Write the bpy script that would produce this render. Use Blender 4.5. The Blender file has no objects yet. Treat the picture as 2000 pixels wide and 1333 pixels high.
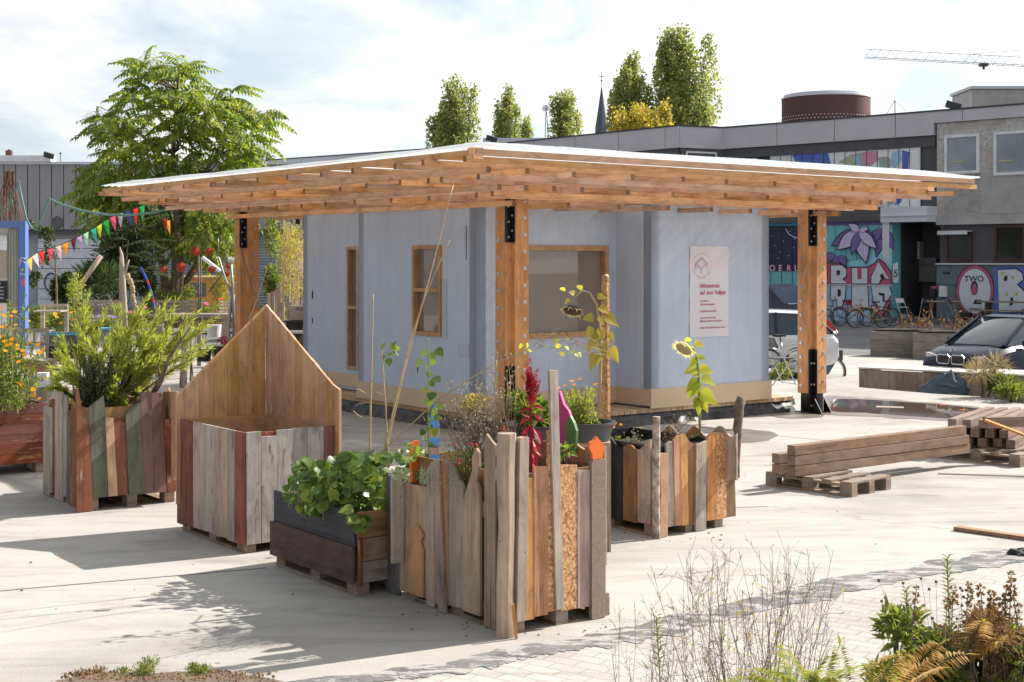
import bpy, math, random
from mathutils import Vector, Matrix, Euler, Quaternion
V = Vector
R = random.Random(7)
C = bpy.context.scene.collection
H = 2.3            # eye height above the concrete slab
LOT = -0.2         # the asphalt lot lies lower than the slab
F = 2700.0         # focal length in photo pixels
HY = 515.0         # horizon row

# ---------------------------------------------------------------- camera
cam = bpy.data.cameras.new('camera')
cam.lens = 48.6; cam.sensor_width = 36; cam.shift_y = (HY - 666.5) / 2000
cam.clip_end = 3000
co = bpy.data.objects.new('camera', cam); C.objects.link(co)
co.location = (0, 0, H); co.rotation_euler = (math.radians(90), 0, 0)
bpy.context.scene.camera = co
vs = bpy.context.scene.view_settings
vs.view_transform = 'Standard'; vs.look = 'None'; vs.gamma = 1; vs.exposure = 0.80
cy = bpy.context.scene.cycles
cy.max_bounces = 8; cy.transparent_max_bounces = 12; cy.caustics_reflective = False; cy.caustics_refractive = False
# ---------------------------------------------------------------- sun and sky
SUN = V((1.125, 0.575, 1.0)).normalized()
elev = math.asin(SUN.z); azim = math.atan2(SUN.x, SUN.y)
sl = bpy.data.lights.new('sun', 'SUN'); sl.energy = 5.0; sl.angle = math.radians(0.5); sl.color = (1, 0.95, 0.88)
so = bpy.data.objects.new('sun', sl); C.objects.link(so)
so.rotation_mode = 'QUATERNION'; so.rotation_quaternion = SUN.to_track_quat('Z', 'Y'); so.location = (30, 20, 40)

def nd(nt, t, **kw):
    n = nt.nodes.new(t)
    for k, v in kw.items():
        if k == 'ins':
            for a, b in v.items(): n.inputs[a].default_value = b
        else: setattr(n, k, v)
    return n
def lk(nt, a, b): nt.links.new(a, b)
def mth(nt, op, a, b=None, clamp=False):
    n = nt.nodes.new('ShaderNodeMath'); n.operation = op; n.use_clamp = clamp
    for i, x in enumerate((a, b)):
        if x is None: continue
        if isinstance(x, (int, float)): n.inputs[i].default_value = x
        else: nt.links.new(x, n.inputs[i])
    return n.outputs[0]
def ramp(nt, fac, stops, interp='LINEAR'):
    n = nt.nodes.new('ShaderNodeValToRGB'); n.color_ramp.interpolation = interp
    e = n.color_ramp.elements
    while len(e) > 1: e.remove(e[-1])
    e[0].position = stops[0][0]; e[0].color = (*stops[0][1], 1)
    for p, c in stops[1:]:
        x = e.new(p); x.color = (*c, 1)
    nt.links.new(fac, n.inputs[0]); return n.outputs[0]
def mixc(nt, fac, a, b, mode='MIX'):
    n = nt.nodes.new('ShaderNodeMix'); n.data_type = 'RGBA'; n.blend_type = mode
    for s, x in ((n.inputs[0], fac), (n.inputs[6], a), (n.inputs[7], b)):
        if isinstance(x, (int, float)): s.default_value = x
        elif isinstance(x, tuple): s.default_value = (*x, 1) if len(x) == 3 else x
        else: nt.links.new(x, s)
    return n.outputs[2]
def noise(nt, vec, scale, detail=4, rough=.55, dist=0):
    n = nd(nt, 'ShaderNodeTexNoise', ins={'Scale': scale, 'Detail': detail, 'Roughness': rough, 'Distortion': dist})
    if vec is not None: nt.links.new(vec, n.inputs['Vector'])
    return n.outputs['Fac']
def mapping(nt, vec, scale=(1, 1, 1), rot=(0, 0, 0), loc=(0, 0, 0)):
    n = nd(nt, 'ShaderNodeMapping', ins={'Scale': scale, 'Rotation': rot, 'Location': loc})
    nt.links.new(vec, n.inputs['Vector']); return n.outputs[0]

w = bpy.data.worlds.new('World'); bpy.context.scene.world = w; w.use_nodes = True
nt = w.node_tree; nt.nodes.clear()
sky = nd(nt, 'ShaderNodeTexSky', sky_type='NISHITA', sun_disc=False, sun_elevation=elev, sun_rotation=azim, air_density=1.0, dust_density=1.5, ozone_density=1.0)
tc = nd(nt, 'ShaderNodeTexCoord')
sep = nd(nt, 'ShaderNodeSeparateXYZ'); lk(nt, tc.outputs['Generated'], sep.inputs[0])
zc = mth(nt, 'MAXIMUM', sep.outputs[2], 0.0)
# project on a cloud layer
den = mth(nt, 'ADD', zc, 0.16)
px_ = mth(nt, 'DIVIDE', sep.outputs[0], den); py_ = mth(nt, 'DIVIDE', sep.outputs[1], den)
cmb = nd(nt, 'ShaderNodeCombineXYZ'); lk(nt, px_, cmb.inputs[0]); lk(nt, py_, cmb.inputs[1])
warp = mapping(nt, cmb.outputs[0], (1.0, 0.55, 1), loc=(2.3, 1.1, 0))
n1 = noise(nt, warp, 1.9, 9, .58, .25)
cov = ramp(nt, n1, [(0.37, (0, 0, 0)), (0.56, (1, 1, 1))])
shade_n = noise(nt, mapping(nt, cmb.outputs[0], (1.0, .5, 1), loc=(2.24, 1.02, .3)), 2.6, 8, .6, .3)
dot = nd(nt, 'ShaderNodeVectorMath', operation='DOT_PRODUCT'); lk(nt, tc.outputs['Generated'], dot.inputs[0]); dot.inputs[1].default_value = (.852, .523, 0)
toward = ramp(nt, mth(nt, 'MULTIPLY_ADD', dot.outputs['Value'], .5) if False else mth(nt, 'ADD', mth(nt, 'MULTIPLY', dot.outputs['Value'], .5), .5), [(0.15, (.36,) * 3), (.45, (.62,) * 3), (.75, (.82,) * 3), (1, (1.0,) * 3)])
ccol = ramp(nt, shade_n, [(0.36, (.80, .85, .93)), (0.5, (1.0, 1.0, 1.01)), (.7, (1.08, 1.07, 1.05))])
ccol2 = mixc(nt, 1.0, ccol, toward, 'MULTIPLY')
skyc = nd(nt, 'ShaderNodeVectorMath', operation='SCALE'); lk(nt, sky.outputs[0], skyc.inputs[0]); skyc.inputs['Scale'].default_value = 0.10
pale = mixc(nt, 0.55, skyc.outputs[0], mixc(nt, 1.0, (.76, .87, .96), toward, 'MULTIPLY'))
# inputs of background already at strength: strength 0.1 times ten
tot = mixc(nt, cov, pale, ccol2)
sc10 = nd(nt, 'ShaderNodeVectorMath', operation='SCALE'); lk(nt, tot, sc10.inputs[0]); sc10.inputs['Scale'].default_value = 8.4
bg = nd(nt, 'ShaderNodeBackground'); lk(nt, sc10.outputs[0], bg.inputs[0]); bg.inputs[1].default_value = 0.10
ow = nd(nt, 'ShaderNodeOutputWorld'); lk(nt, bg.outputs[0], ow.inputs[0])

# ---------------------------------------------------------------- geometry helpers
WO = {}
class MB:
    def __init__(s): s.v = []; s.f = []; s.m = []; s.i = 0
    def face(s, pts):
        b = len(s.v); s.v += [tuple(p) for p in pts]; s.f.append(tuple(range(b, b + len(pts)))); s.m.append(s.i)
    def box(s, c, d, ax=None, taper=1):
        ax = ax or (V((1, 0, 0)), V((0, 1, 0)), V((0, 0, 1))); c = V(c); b = len(s.v)
        for k in (-1, 1):
            t = taper if k == 1 else 1
            for j in (-1, 1):
                for i in (-1, 1):
                    s.v.append(tuple(c + ax[0] * (i * d[0] / 2 * t) + ax[1] * (j * d[1] / 2 * t) + ax[2] * (k * d[2] / 2)))
        for q in ((0, 2, 3, 1), (4, 5, 7, 6), (0, 1, 5, 4), (2, 6, 7, 3), (0, 4, 6, 2), (1, 3, 7, 5)):
            s.f.append(tuple(b + x for x in q)); s.m.append(s.i)
    def bar(s, p, q, wd, ht, up=V((0, 0, 1))):
        p = V(p); q = V(q); d = q - p; L = d.length; d = d / L
        x = d.cross(up)
        if x.length < 1e-4: x = V((1, 0, 0))
        x.normalize(); y = x.cross(d)
        s.box((p + q) / 2, (wd, L, ht), (x, d, y))
    def prism(s, poly, O, ux, uy, n, th):
        O = V(O); ux = V(ux); uy = V(uy); n = V(n); b = len(s.v); k = len(poly)
        for e in (0, th):
            for x, y in poly: s.v.append(tuple(O + ux * x + uy * y + n * e))
        s.f.append(tuple(b + i for i in range(k))); s.m.append(s.i)
        s.f.append(tuple(b + k + i for i in reversed(range(k)))); s.m.append(s.i)
        for i in range(k):
            j = (i + 1) % k
            s.f.append((b + i, b + k + i, b + k + j, b + j)); s.m.append(s.i)
    def tube(s, pts, r, n=6, cap=True):
        pts = [V(p) for p in pts]; rs = r if isinstance(r, (list, tuple)) else [r] * len(pts)
        b = len(s.v); prev = None
        for i, p in enumerate(pts):
            d = (pts[min(i + 1, len(pts) - 1)] - pts[max(i - 1, 0)])
            if d.length < 1e-9: d = V((0, 0, 1))
            d.normalize()
            if prev is None:
                x = d.cross(V((0, 0, 1)));
                if x.length < .05: x = d.cross(V((1, 0, 0)))
            else: x = prev - d * prev.dot(d)
            x.normalize(); prev = x; y = d.cross(x)
            for k in range(n):
                a = 2 * math.pi * k / n
                s.v.append(tuple(p + (x * math.cos(a) + y * math.sin(a)) * rs[i]))
        for i in range(len(pts) - 1):
            for k in range(n):
                k2 = (k + 1) % n
                s.f.append((b + i * n + k, b + i * n + k2, b + (i + 1) * n + k2, b + (i + 1) * n + k)); s.m.append(s.i)
        if cap and n > 2:
            s.f.append(tuple(b + k for k in reversed(range(n)))); s.m.append(s.i)
            e = b + (len(pts) - 1) * n
            s.f.append(tuple(e + k for k in range(n))); s.m.append(s.i)
    def lathe(s, O, prof, n=20, ax=V((0, 0, 1)), cap=True):
        O = V(O); ax = V(ax).normalized(); x = ax.orthogonal().normalized(); y = ax.cross(x); b = len(s.v)
        for r, z in prof:
            for k in range(n):
                a = 2 * math.pi * k / n
                s.v.append(tuple(O + ax * z + (x * math.cos(a) + y * math.sin(a)) * r))
        for i in range(len(prof) - 1):
            for k in range(n):
                k2 = (k + 1) % n
                s.f.append((b + i * n + k, b + i * n + k2, b + (i + 1) * n + k2, b + (i + 1) * n + k)); s.m.append(s.i)
        if cap:
            s.f.append(tuple(b + k for k in reversed(range(n)))); s.m.append(s.i)
            e = b + (len(prof) - 1) * n; s.f.append(tuple(e + k for k in range(n))); s.m.append(s.i)
    def torus(s, O, ax, Rr, r, n=24, m=6):
        O = V(O); ax = V(ax).normalized(); x = ax.orthogonal().normalized(); y = ax.cross(x)
        s.tube([O + (x * math.cos(2 * math.pi * k / n) + y * math.sin(2 * math.pi * k / n)) * Rr for k in range(n + 1)], r, m, False)
    def leaf(s, p, d, up, L, W, fold=.25, droop=.15):
        # pointed leaf, two halves folded at the midrib
        p = V(p); d = V(d).normalized(); x = d.cross(V(up))
        if x.length < 1e-3: x = d.orthogonal()
        x.normalize(); n = x.cross(d); b = len(s.v)
        m1 = p + d * L * .42 - n * L * droop * .15; tip = p + d * L - n * L * droop
        for q in (p, m1 + x * W / 2 + n * W * fold, m1 + V((0, 0, 0)), m1 - x * W / 2 + n * W * fold, tip): s.v.append(tuple(q))
        for q in ((b, b + 1, b + 2), (b, b + 2, b + 3), (b + 1, b + 4, b + 2), (b + 2, b + 4, b + 3)):
            s.f.append(q); s.m.append(s.i)
    def card(s, p, d, up, L, W):
        p = V(p); d = V(d).normalized(); x = d.cross(V(up))
        if x.length < 1e-3: x = d.orthogonal()
        x.normalize(); b = len(s.v)
        for q in (p, p + d * L * .5 + x * W / 2, p + d * L, p + d * L * .5 - x * W / 2): s.v.append(tuple(q))
        s.f.append((b, b + 1, b + 2, b + 3)); s.m.append(s.i)
    def ball(s, c, r, n=8, m=6, sq=(1, 1, 1)):
        c = V(c); b = len(s.v)
        for i in range(1, m):
            t = math.pi * i / m
            for k in range(n):
                a = 2 * math.pi * k / n
                s.v.append((c.x + r * sq[0] * math.sin(t) * math.cos(a), c.y + r * sq[1] * math.sin(t) * math.sin(a), c.z + r * sq[2] * math.cos(t)))
        s.v.append((c.x, c.y, c.z + r * sq[2])); s.v.append((c.x, c.y, c.z - r * sq[2])); T = len(s.v) - 2; B = T + 1
        for k in range(n):
            k2 = (k + 1) % n
            s.f.append((T, b + k, b + k2)); s.m.append(s.i)
            for i in range(m - 2):
                s.f.append((b + i * n + k, b + (i + 1) * n + k, b + (i + 1) * n + k2, b + i * n + k2)); s.m.append(s.i)
            s.f.append((b + (m - 2) * n + k2, b + (m - 2) * n + k, B)); s.m.append(s.i)
    def buildc(s, *a, **k): return s.build(*a, ctr=True, **k)
    def build(s, name, mats, parent=None, smooth=False, bevel=0, ctr=False):
        if not s.v: return None
        xs = [p[0] for p in s.v]; ys = [p[1] for p in s.v]; zs = [p[2] for p in s.v]
        o3 = V(((min(xs) + max(xs)) / 2, (min(ys) + max(ys)) / 2, min(zs)))
        if ctr: o3 = V((0, 0, 0))
        me = bpy.data.meshes.new(name)
        me.from_pydata([(p[0] - o3.x, p[1] - o3.y, p[2] - o3.z) for p in s.v], [], s.f)
        for m in (mats if isinstance(mats, (list, tuple)) else [mats]): me.materials.append(m)
        if any(s.m): me.polygons.foreach_set('material_index', s.m)
        if smooth: me.polygons.foreach_set('use_smooth', [True] * len(s.f))
        me.update()
        o = bpy.data.objects.new(name, me); C.objects.link(o)
        if smooth == 'auto':
            try: me.set_sharp_from_angle(angle=math.radians(35))
            except Exception: pass
        if bevel:
            b = o.modifiers.new('bevel', 'BEVEL'); b.width = bevel; b.segments = 2; b.limit_method = 'ANGLE'; b.angle_limit = math.radians(40)
        if parent is not None:
            o.parent = parent; o.location = o3 - WO[parent.name]
        else: o.location = o3
        WO[o.name] = o3
        return o
def tag(o, label, cat, group=None, kind=None):
    o['label'] = label; o['category'] = cat
    if group: o['group'] = group
    if kind: o['kind'] = kind
    return o
def thing(name, label, cat, loc=(0, 0, 0), group=None):
    o = bpy.data.objects.new(name, None); C.objects.link(o); o.location = loc; o.empty_display_size = .2
    WO[o.name] = V(loc); tag(o, label, cat, group); return o
def struct(o, label, cat): return tag(o, label, cat, None, 'structure')
def dup(root, loc, rotz=0, label=None, group=None, scale=1):
    r = root.copy(); C.objects.link(r); r.location = loc; r.rotation_euler = (0, 0, rotz); r.scale = (scale,) * 3
    if label: r['label'] = label
    if group: r['group'] = group
    for ch in [c for c in bpy.data.objects if c.parent == root]:
        c = ch.copy(); C.objects.link(c); c.parent = r
        for g in [g for g in bpy.data.objects if g.parent == ch]:
            e = g.copy(); C.objects.link(e); e.parent = c
    return r
def K(px): return (px - 1000) / F
def at(px, py, d): return V((K(px) * d, d, H + (HY - py) / F * d))
def gp(px, py, z=0.0):
    d = (H - z) * F / (py - HY); return V((K(px) * d, d, z))
def zat(py, d): return H + (HY - py) / F * d
UZ = V((0, 0, 1))
A = V((.8, .6, 0)); B = V((-.6, .8, 0))       # the two directions everything on the slab follows
class Side:
    """a vertical plane through p along d; n points out of it"""
    def __init__(s, p, d, n): s.p = V((p[0], p[1], 0)); s.d = V((d[0], d[1], 0)).normalized(); s.n = V((n[0], n[1], 0)).normalized()
    def off(s, e): return Side(s.p + s.n * e, s.d, s.n)
    def t(s, px):
        k = K(px); return (k * s.p.y - s.p.x) / (s.d.x - k * s.d.y)
    def tz(s, px, py):
        t = s.t(px); return t, zat(py, s.p.y + t * s.d.y)
    def P(s, px, py):
        t, z = s.tz(px, py); return s.p + s.d * t + UZ * z
    def poly(s, mb, pts, e=0, th=.01):
        q = s.off(e) if e else s
        mb.prism([q.tz(*p) for p in pts], q.p, q.d, UZ, q.n, th)
    def rect(s, mb, x0, y0, x1, y1, e=0, th=.01):
        # true rectangle: heights read at the middle column
        q = s.off(e) if e else s
        xm = (x0 + x1) / 2; z0 = q.tz(xm, y0)[1]; z1 = q.tz(xm, y1)[1]; a = q.t(x0); b = q.t(x1)
        mb.prism([(a, z1), (b, z1), (b, z0), (a, z0)], q.p, q.d, UZ, q.n, th)
    def tr(s, mb, t0, t1, z0, z1, e=0, th=.02):
        mb.prism([(t0, z0), (t1, z0), (t1, z1), (t0, z1)], s.p + s.n * e, s.d, UZ, s.n, th)

# ---------------------------------------------------------------- materials
def newmat(name):
    m = bpy.data.materials.new(name); m.use_nodes = True; nt = m.node_tree; nt.nodes.clear()
    out = nd(nt, 'ShaderNodeOutputMaterial'); p = nd(nt, 'ShaderNodeBsdfPrincipled'); lk(nt, p.outputs[0], out.inputs[0])
    return m, nt, p, out
def objvec(nt, rnd=True):
    tc = nd(nt, 'ShaderNodeTexCoord')
    if not rnd: return tc.outputs['Object']
    oi = nd(nt, 'ShaderNodeObjectInfo')
    a = nd(nt, 'ShaderNodeVectorMath', operation='MULTIPLY_ADD')
    lk(nt, oi.outputs['Random'], a.inputs[0]); a.inputs[1].default_value = (37, 53, 71); lk(nt, tc.outputs['Object'], a.inputs[2])
    return a.outputs[0]
def vary(nt, col, amt, hue=0.0):
    oi = nd(nt, 'ShaderNodeObjectInfo')
    h = nd(nt, 'ShaderNodeHueSaturation'); lk(nt, col, h.inputs['Color'])
    lk(nt, mth(nt, 'ADD', mth(nt, 'MULTIPLY', oi.outputs['Random'], amt * 2), 1 - amt), h.inputs['Value'])
    if hue:
        w2 = nd(nt, 'ShaderNodeTexWhiteNoise', noise_dimensions='1D'); lk(nt, oi.outputs['Random'], w2.inputs['W'])
        lk(nt, mth(nt, 'ADD', mth(nt, 'MULTIPLY', w2.outputs['Value'], hue), .5 - hue / 2), h.inputs['Hue'])
        lk(nt, mth(nt, 'ADD', mth(nt, 'MULTIPLY', w2.outputs['Value'], .4), .8), h.inputs['Saturation'])
    return h.outputs[0]
def bump(nt, p, h, strength=.3, dist=.01):
    b = nd(nt, 'ShaderNodeBump', ins={'Strength': strength, 'Distance': dist}); lk(nt, h, b.inputs['Height']); lk(nt, b.outputs[0], p.inputs['Normal'])
def plain(name, c, rough=.6, metal=0, c2=None, scale=3, bmp=0, bscale=40, rnd=True, amt=0, spec=.5, coat=0):
    m, nt, p, o = newmat(name); v = objvec(nt, rnd)
    col = c
    f = noise(nt, v, scale, 6, .6)
    c2 = c2 or tuple(x * .82 for x in c)
    col = ramp(nt, f, [(.35, c2), (.62, c)])
    if amt: col = vary(nt, col, amt)
    lk(nt, col, p.inputs['Base Color'])
    p.inputs['Roughness'].default_value = rough; p.inputs['Metallic'].default_value = metal; p.inputs['Specular IOR Level'].default_value = spec
    if coat: p.inputs['Coat Weight'].default_value = coat; p.inputs['Coat Roughness'].default_value = .04
    if bmp: bump(nt, p, noise(nt, v, bscale, 4, .6), bmp, .01)
    return m
def wood(name, c, dark=None, axis='Z', rough=.75, amt=.12, hue=.010, flake=None, flk=.5, knots=.5, dirt=.5, grain=1.0, grey=0):
    m, nt, p, o = newmat(name); v = objvec(nt)
    dark = dark or tuple(x * .55 for x in c)
    sx = {'Z': (1, 1, .06), 'X': (.06, 1, 1), 'Y': (1, .06, 1)}[axis]
    g = noise(nt, mapping(nt, v, sx), 62 * grain, 8, .7, .5)
    g2 = noise(nt, mapping(nt, v, sx), 11 * grain, 4, .6, 1.2)
    gg = mth(nt, 'ADD', mth(nt, 'MULTIPLY', g, .55), mth(nt, 'MULTIPLY', g2, .45))
    col = ramp(nt, gg, [(.34, dark), (.47, tuple((a * .65 + b * .35) for a, b in zip(c, dark))), (.6, c), (.78, tuple(min(1, x * 1.14) for x in c))])
    col = vary(nt, col, amt, hue)
    if knots:
        vo = nd(nt, 'ShaderNodeTexVoronoi', ins={'Scale': 3.4}); lk(nt, mapping(nt, v, tuple(.35 if s < 1 else 1 for s in sx)), vo.inputs['Vector'])
        kf = ramp(nt, vo.outputs['Distance'], [(.03, (knots,) * 3), (.085, (0, 0, 0))])
        col = mixc(nt, kf, col, tuple(x * .35 for x in dark))
    if grey:
        gf = ramp(nt, noise(nt, mapping(nt, v, tuple(s if s == 1 else .3 for s in sx)), 5, 5, .6), [(.4, (0,) * 3), (.62, (grey,) * 3)])
        col = mixc(nt, gf, col, (.30, .28, .26))
    if flake:
        ff = ramp(nt, noise(nt, mapping(nt, v, tuple(s if s == 1 else .25 for s in sx)), 14, 8, .72), [(flk - .03, (1,) * 3), (flk + .03, (0,) * 3)])
        col = mixc(nt, ff, col, flake)
    if dirt:
        df = ramp(nt, noise(nt, v, 4, 6, .65), [(.3, (.62,) * 3), (.58, (1,) * 3)])
        col = mixc(nt, dirt, col, mixc(nt, 1, col, df, 'MULTIPLY'))
    cr = ramp(nt, noise(nt, mapping(nt, v, tuple(s if s == 1 else .035 for s in sx)), 30, 4, .6, .8), [(.29, (1,) * 3), (.335, (0,) * 3)])
    col = mixc(nt, mth(nt, 'MULTIPLY', cr, .75), col, tuple(x * .3 for x in dark))
    wx = ramp(nt, noise(nt, mapping(nt, v, tuple(s if s == 1 else .45 for s in sx)), 7, 7, .7, .5), [(.34, (.70, .69, .68)), (.5, (1, 1, 1)), (.66, (1.12, 1.1, 1.06))])
    col = mixc(nt, 1, col, wx, 'MULTIPLY')
    # nail heads / holes
    vn = nd(nt, 'ShaderNodeTexVoronoi', ins={'Scale': 9.0}); lk(nt, v, vn.inputs['Vector'])
    nf = ramp(nt, vn.outputs['Distance'], [(.045, (.85,) * 3), (.065, (0,) * 3)])
    col = mixc(nt, nf, col, (.10, .08, .07))
    lk(nt, col, p.inputs['Base Color']); p.inputs['Roughness'].default_value = rough; p.inputs['Specular IOR Level'].default_value = .25
    bump(nt, p, gg, .45, .006)
    return m
def leafmat(name, c, c2, c3=None, trans=.45, rough=.5, scale=.8, vein=True):
    m, nt, p, o = newmat(name)
    ge = nd(nt, 'ShaderNodeNewGeometry')
    tc = nd(nt, 'ShaderNodeTexCoord')
    f = mth(nt, 'ADD', mth(nt, 'MULTIPLY', ge.outputs['Random Per Island'], .62), mth(nt, 'MULTIPLY', noise(nt, tc.outputs['Object'], scale, 3), .5))
    st = [(.15, c), (.62, c2)]
    if c3: st.append((.92, c3))
    col = ramp(nt, f, st)
    lk(nt, col, p.inputs['Base Color']); p.inputs['Roughness'].default_value = rough; p.inputs['Specular IOR Level'].default_value = .35
    t = nd(nt, 'ShaderNodeBsdfTranslucent')
    tcol = mixc(nt, 1.0, col, (1.6, 1.6, .75), 'MULTIPLY'); lk(nt, tcol, t.inputs[0])
    mx = nd(nt, 'ShaderNodeMixShader'); mx.inputs[0].default_value = trans
    lk(nt, p.outputs[0], mx.inputs[1]); lk(nt, t.outputs[0], mx.inputs[2]); lk(nt, mx.outputs[0], o.inputs[0])
    return m
M = {}
M['concrete'] = None
M['pine'] = wood('glulam_pine', (.66, .35, .17), (.46, .21, .09), 'Z', amt=.10, dirt=.3, hue=.006)
M['pine_x'] = wood('roof_timber', (.80, .49, .29), (.56, .29, .15), 'X', amt=.28, dirt=.3, hue=.01)
M['shaded_end_grain'] = wood('roof_timber_shaded_end_grain', (.34, .19, .10), (.20, .10, .05), 'X', amt=.2, knots=0)  # end grain, with the shade on the beam ends put into its dark colour
M['fresh'] = wood('fresh_board', (.60, .36, .20), (.40, .21, .10), 'Z', amt=.10, dirt=.4)
M['fresh_x'] = wood('fresh_board_flat', (.55, .34, .20), (.36, .20, .10), 'X', amt=.12)
M['ply'] = plain('birch_skirting', (.66, .49, .33), .55, c2=(.60, .44, .29), scale=1.5, rnd=False)
M['ply_y'] = wood('birch_skirting_side', (.66, .50, .34), (.58, .42, .27), 'Y', amt=.03, knots=0, dirt=.15, rough=.55)
M['tan'] = wood('weathered_tan', (.50, .37, .27), (.28, .19, .13), amt=.16, grey=.25)
M['brown'] = wood('brown_board', (.34, .21, .13), (.15, .08, .05), amt=.16)
M['orangew'] = wood('orange_board', (.56, .29, .16), (.28, .12, .05), amt=.12)
M['greyw'] = wood('grey_weathered', (.45, .37, .295), (.22, .18, .15), amt=.18, grey=.4)
M['darkgrey'] = wood('blackened_board', (.13, .12, .12), (.05, .045, .04), amt=.15, grey=.4)
M['redp'] = wood('red_painted_board', (.26, .10, .065), (.18, .05, .03), amt=.12, flake=(.50, .40, .34), flk=.36)
M['redo'] = wood('rust_orange_painted_board', (.25, .105, .07), (.15, .055, .038), amt=.14, flake=(.38, .24, .17), flk=.40)
M['greenp'] = wood('green_painted_board', (.145, .15, .11), (.08, .085, .065), amt=.12, flake=(.34, .34, .28), flk=.34, hue=.01)
M['maroon'] = wood('maroon_board', (.25, .13, .105), (.14, .07, .06), amt=.14, flake=(.5, .42, .38), flk=.35)
M['whitep'] = wood('whitewashed_board', (.45, .41, .38), (.26, .22, .20), amt=.10, flake=(.24, .15, .10), flk=.40)
M['pinkish'] = wood('pinkish_washed_board', (.48, .38, .33), (.27, .19, .16), amt=.12, flake=(.24, .14, .10), flk=.36)
M['teal'] = wood('teal_board', (.13, .19, .17), (.07, .1, .09), flake=(.4, .4, .36), flk=.38)
M['navy'] = wood('navy_board', (.028, .028, .04), (.015, .015, .02), flake=(.5, .5, .5), flk=.26, amt=.05, hue=0)
M['charcoal_x'] = wood('charcoal_board', (.075, .078, .088), (.03, .03, .036), 'X', amt=.04, hue=0, knots=0)
M['maroon_x'] = wood('dark_stained_board', (.12, .068, .058), (.055, .03, .027), 'X', amt=.04, knots=.3)
M['brown_x'] = wood('brown_board_flat', (.36, .22, .12), (.18, .10, .05), 'X', amt=.12)
M['red_x'] = wood('red_painted_plank_flat', (.24, .085, .06), (.13, .045, .03), 'X', amt=.15, flake=(.46, .22, .10), flk=.40)
M['grey_x'] = wood('grey_timber_flat', (.36, .30, .25), (.17, .13, .10), 'X', amt=.16, grey=.5)
M['beam_x'] = wood('sawn_beam', (.31, .205, .15), (.13, .08, .055), 'X', amt=.10, grain=.7, grey=.2)
M['pallet'] = wood('pallet_wood', (.33, .24, .17), (.17, .11, .07), 'X', amt=.18, grey=.4)
M['bark'] = plain('bark', (.20, .15, .11), .9, c2=(.08, .06, .045), scale=14, bmp=.8, bscale=24)
M['birch'] = plain('birch_bark', (.50, .44, .38), .8, c2=(.16, .12, .09), scale=16, bmp=.6, bscale=30)
M['steel_black'] = plain('black_steel', (.012, .012, .014), .4, .3)
M['zinc'] = plain('zinc', (.55, .56, .58), .35, .85, scale=30)
M['soil'] = plain('soil', (.045, .032, .022), .95, c2=(.02, .014, .01), scale=20, bmp=.9, bscale=30)
M['black'] = plain('black_rubber', (.02, .02, .022), .7)
M['liner'] = plain('pond_liner', (.018, .018, .022), .35, bmp=.4, bscale=12)
M['white'] = plain('white_paint', (.75, .75, .74), .5, amt=.03)
M['dkgrey'] = plain('dark_grey_paint', (.06, .062, .07), .5)
M['glass'] = plain('window_glass', (.05, .06, .07), .04, spec=.8)
# osb
m, nt, p, o = newmat('osb_board'); v = objvec(nt)
wn = nd(nt, 'ShaderNodeTexVoronoi', ins={'Scale': 80.0}); wn2 = nd(nt, 'ShaderNodeTexVoronoi', ins={'Scale': 70.0})
def rs(ry, rx): return mapping(nt, mapping(nt, v, rot=(rx, ry, 0)), (1, 1, .22))
lk(nt, rs(.6, .6), wn.inputs['Vector']); lk(nt, rs(-.9, -.9), wn2.inputs['Vector'])
s1 = nd(nt, 'ShaderNodeSeparateColor'); lk(nt, wn.outputs['Color'], s1.inputs[0]); s2 = nd(nt, 'ShaderNodeSeparateColor'); lk(nt, wn2.outputs['Color'], s2.inputs[0])
fx = mth(nt, 'ADD', mth(nt, 'MULTIPLY', s1.outputs[0], .5), mth(nt, 'MULTIPLY', s2.outputs[1], .5))
lk(nt, ramp(nt, fx, [(.12, (.26, .11, .04)), (.5, (.50, .25, .10)), (.9, (.74, .46, .24))]), p.inputs['Base Color']); p.inputs['Roughness'].default_value = .6
bump(nt, p, fx, .5, .006); M['osb'] = m
def flat(name, c, rough=.7): return plain(name, c, rough, c2=tuple(x * .88 for x in c), scale=6)
for n_, c_ in dict(orange=(.80, .16, .02), pink=(.62, .06, .26), leafgreen=(.10, .24, .06), bluep=(.08, .24, .60), redpaint=(.55, .04, .03)).items(): M[n_] = flat('paint_' + n_, c_, .55)
# leaves
M['leaf_bean'] = leafmat('bean_leaf', (.055, .10, .03), (.13, .20, .04), (.34, .39, .09), .38, .34)
M['leaf_tree'] = leafmat('sumac_leaf', (.07, .13, .03), (.20, .27, .055), (.44, .43, .08), .5, .45, .5)
M['leaf_dark'] = leafmat('dark_leaf', (.025, .045, .018), (.06, .09, .03), (.13, .16, .05), .3, .5)
M['leaf_mid'] = leafmat('garden_leaf', (.07, .10, .03), (.17, .21, .05), (.34, .36, .10), .42)
M['leaf_pop'] = leafmat('poplar_leaf', (.16, .20, .08), (.30, .34, .14), (.48, .45, .20), .42, .5, .12)
M['leaf_yel'] = leafmat('yellowing_leaf', (.28, .26, .07), (.46, .38, .09), (.58, .42, .10), .45, .6, .3)
M['leaf_pine'] = leafmat('soft_needle', (.20, .24, .06), (.34, .38, .09), (.50, .52, .16), .5, .5, 2)
M['leaf_cypress'] = leafmat('cypress_leaf', (.012, .028, .012), (.035, .055, .025), (.12, .11, .05), .2)
M['leaf_bamboo'] = leafmat('bamboo_leaf', (.30, .28, .06), (.46, .40, .10), (.55, .50, .18), .45)
M['leaf_sun'] = leafmat('sunflower_leaf', (.28, .36, .05), (.48, .50, .09), (.62, .48, .10), .5)
M['leaf_weed'] = leafmat('weed_leaf', (.045, .07, .02), (.13, .165, .045), (.32, .31, .10), .4)
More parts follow.
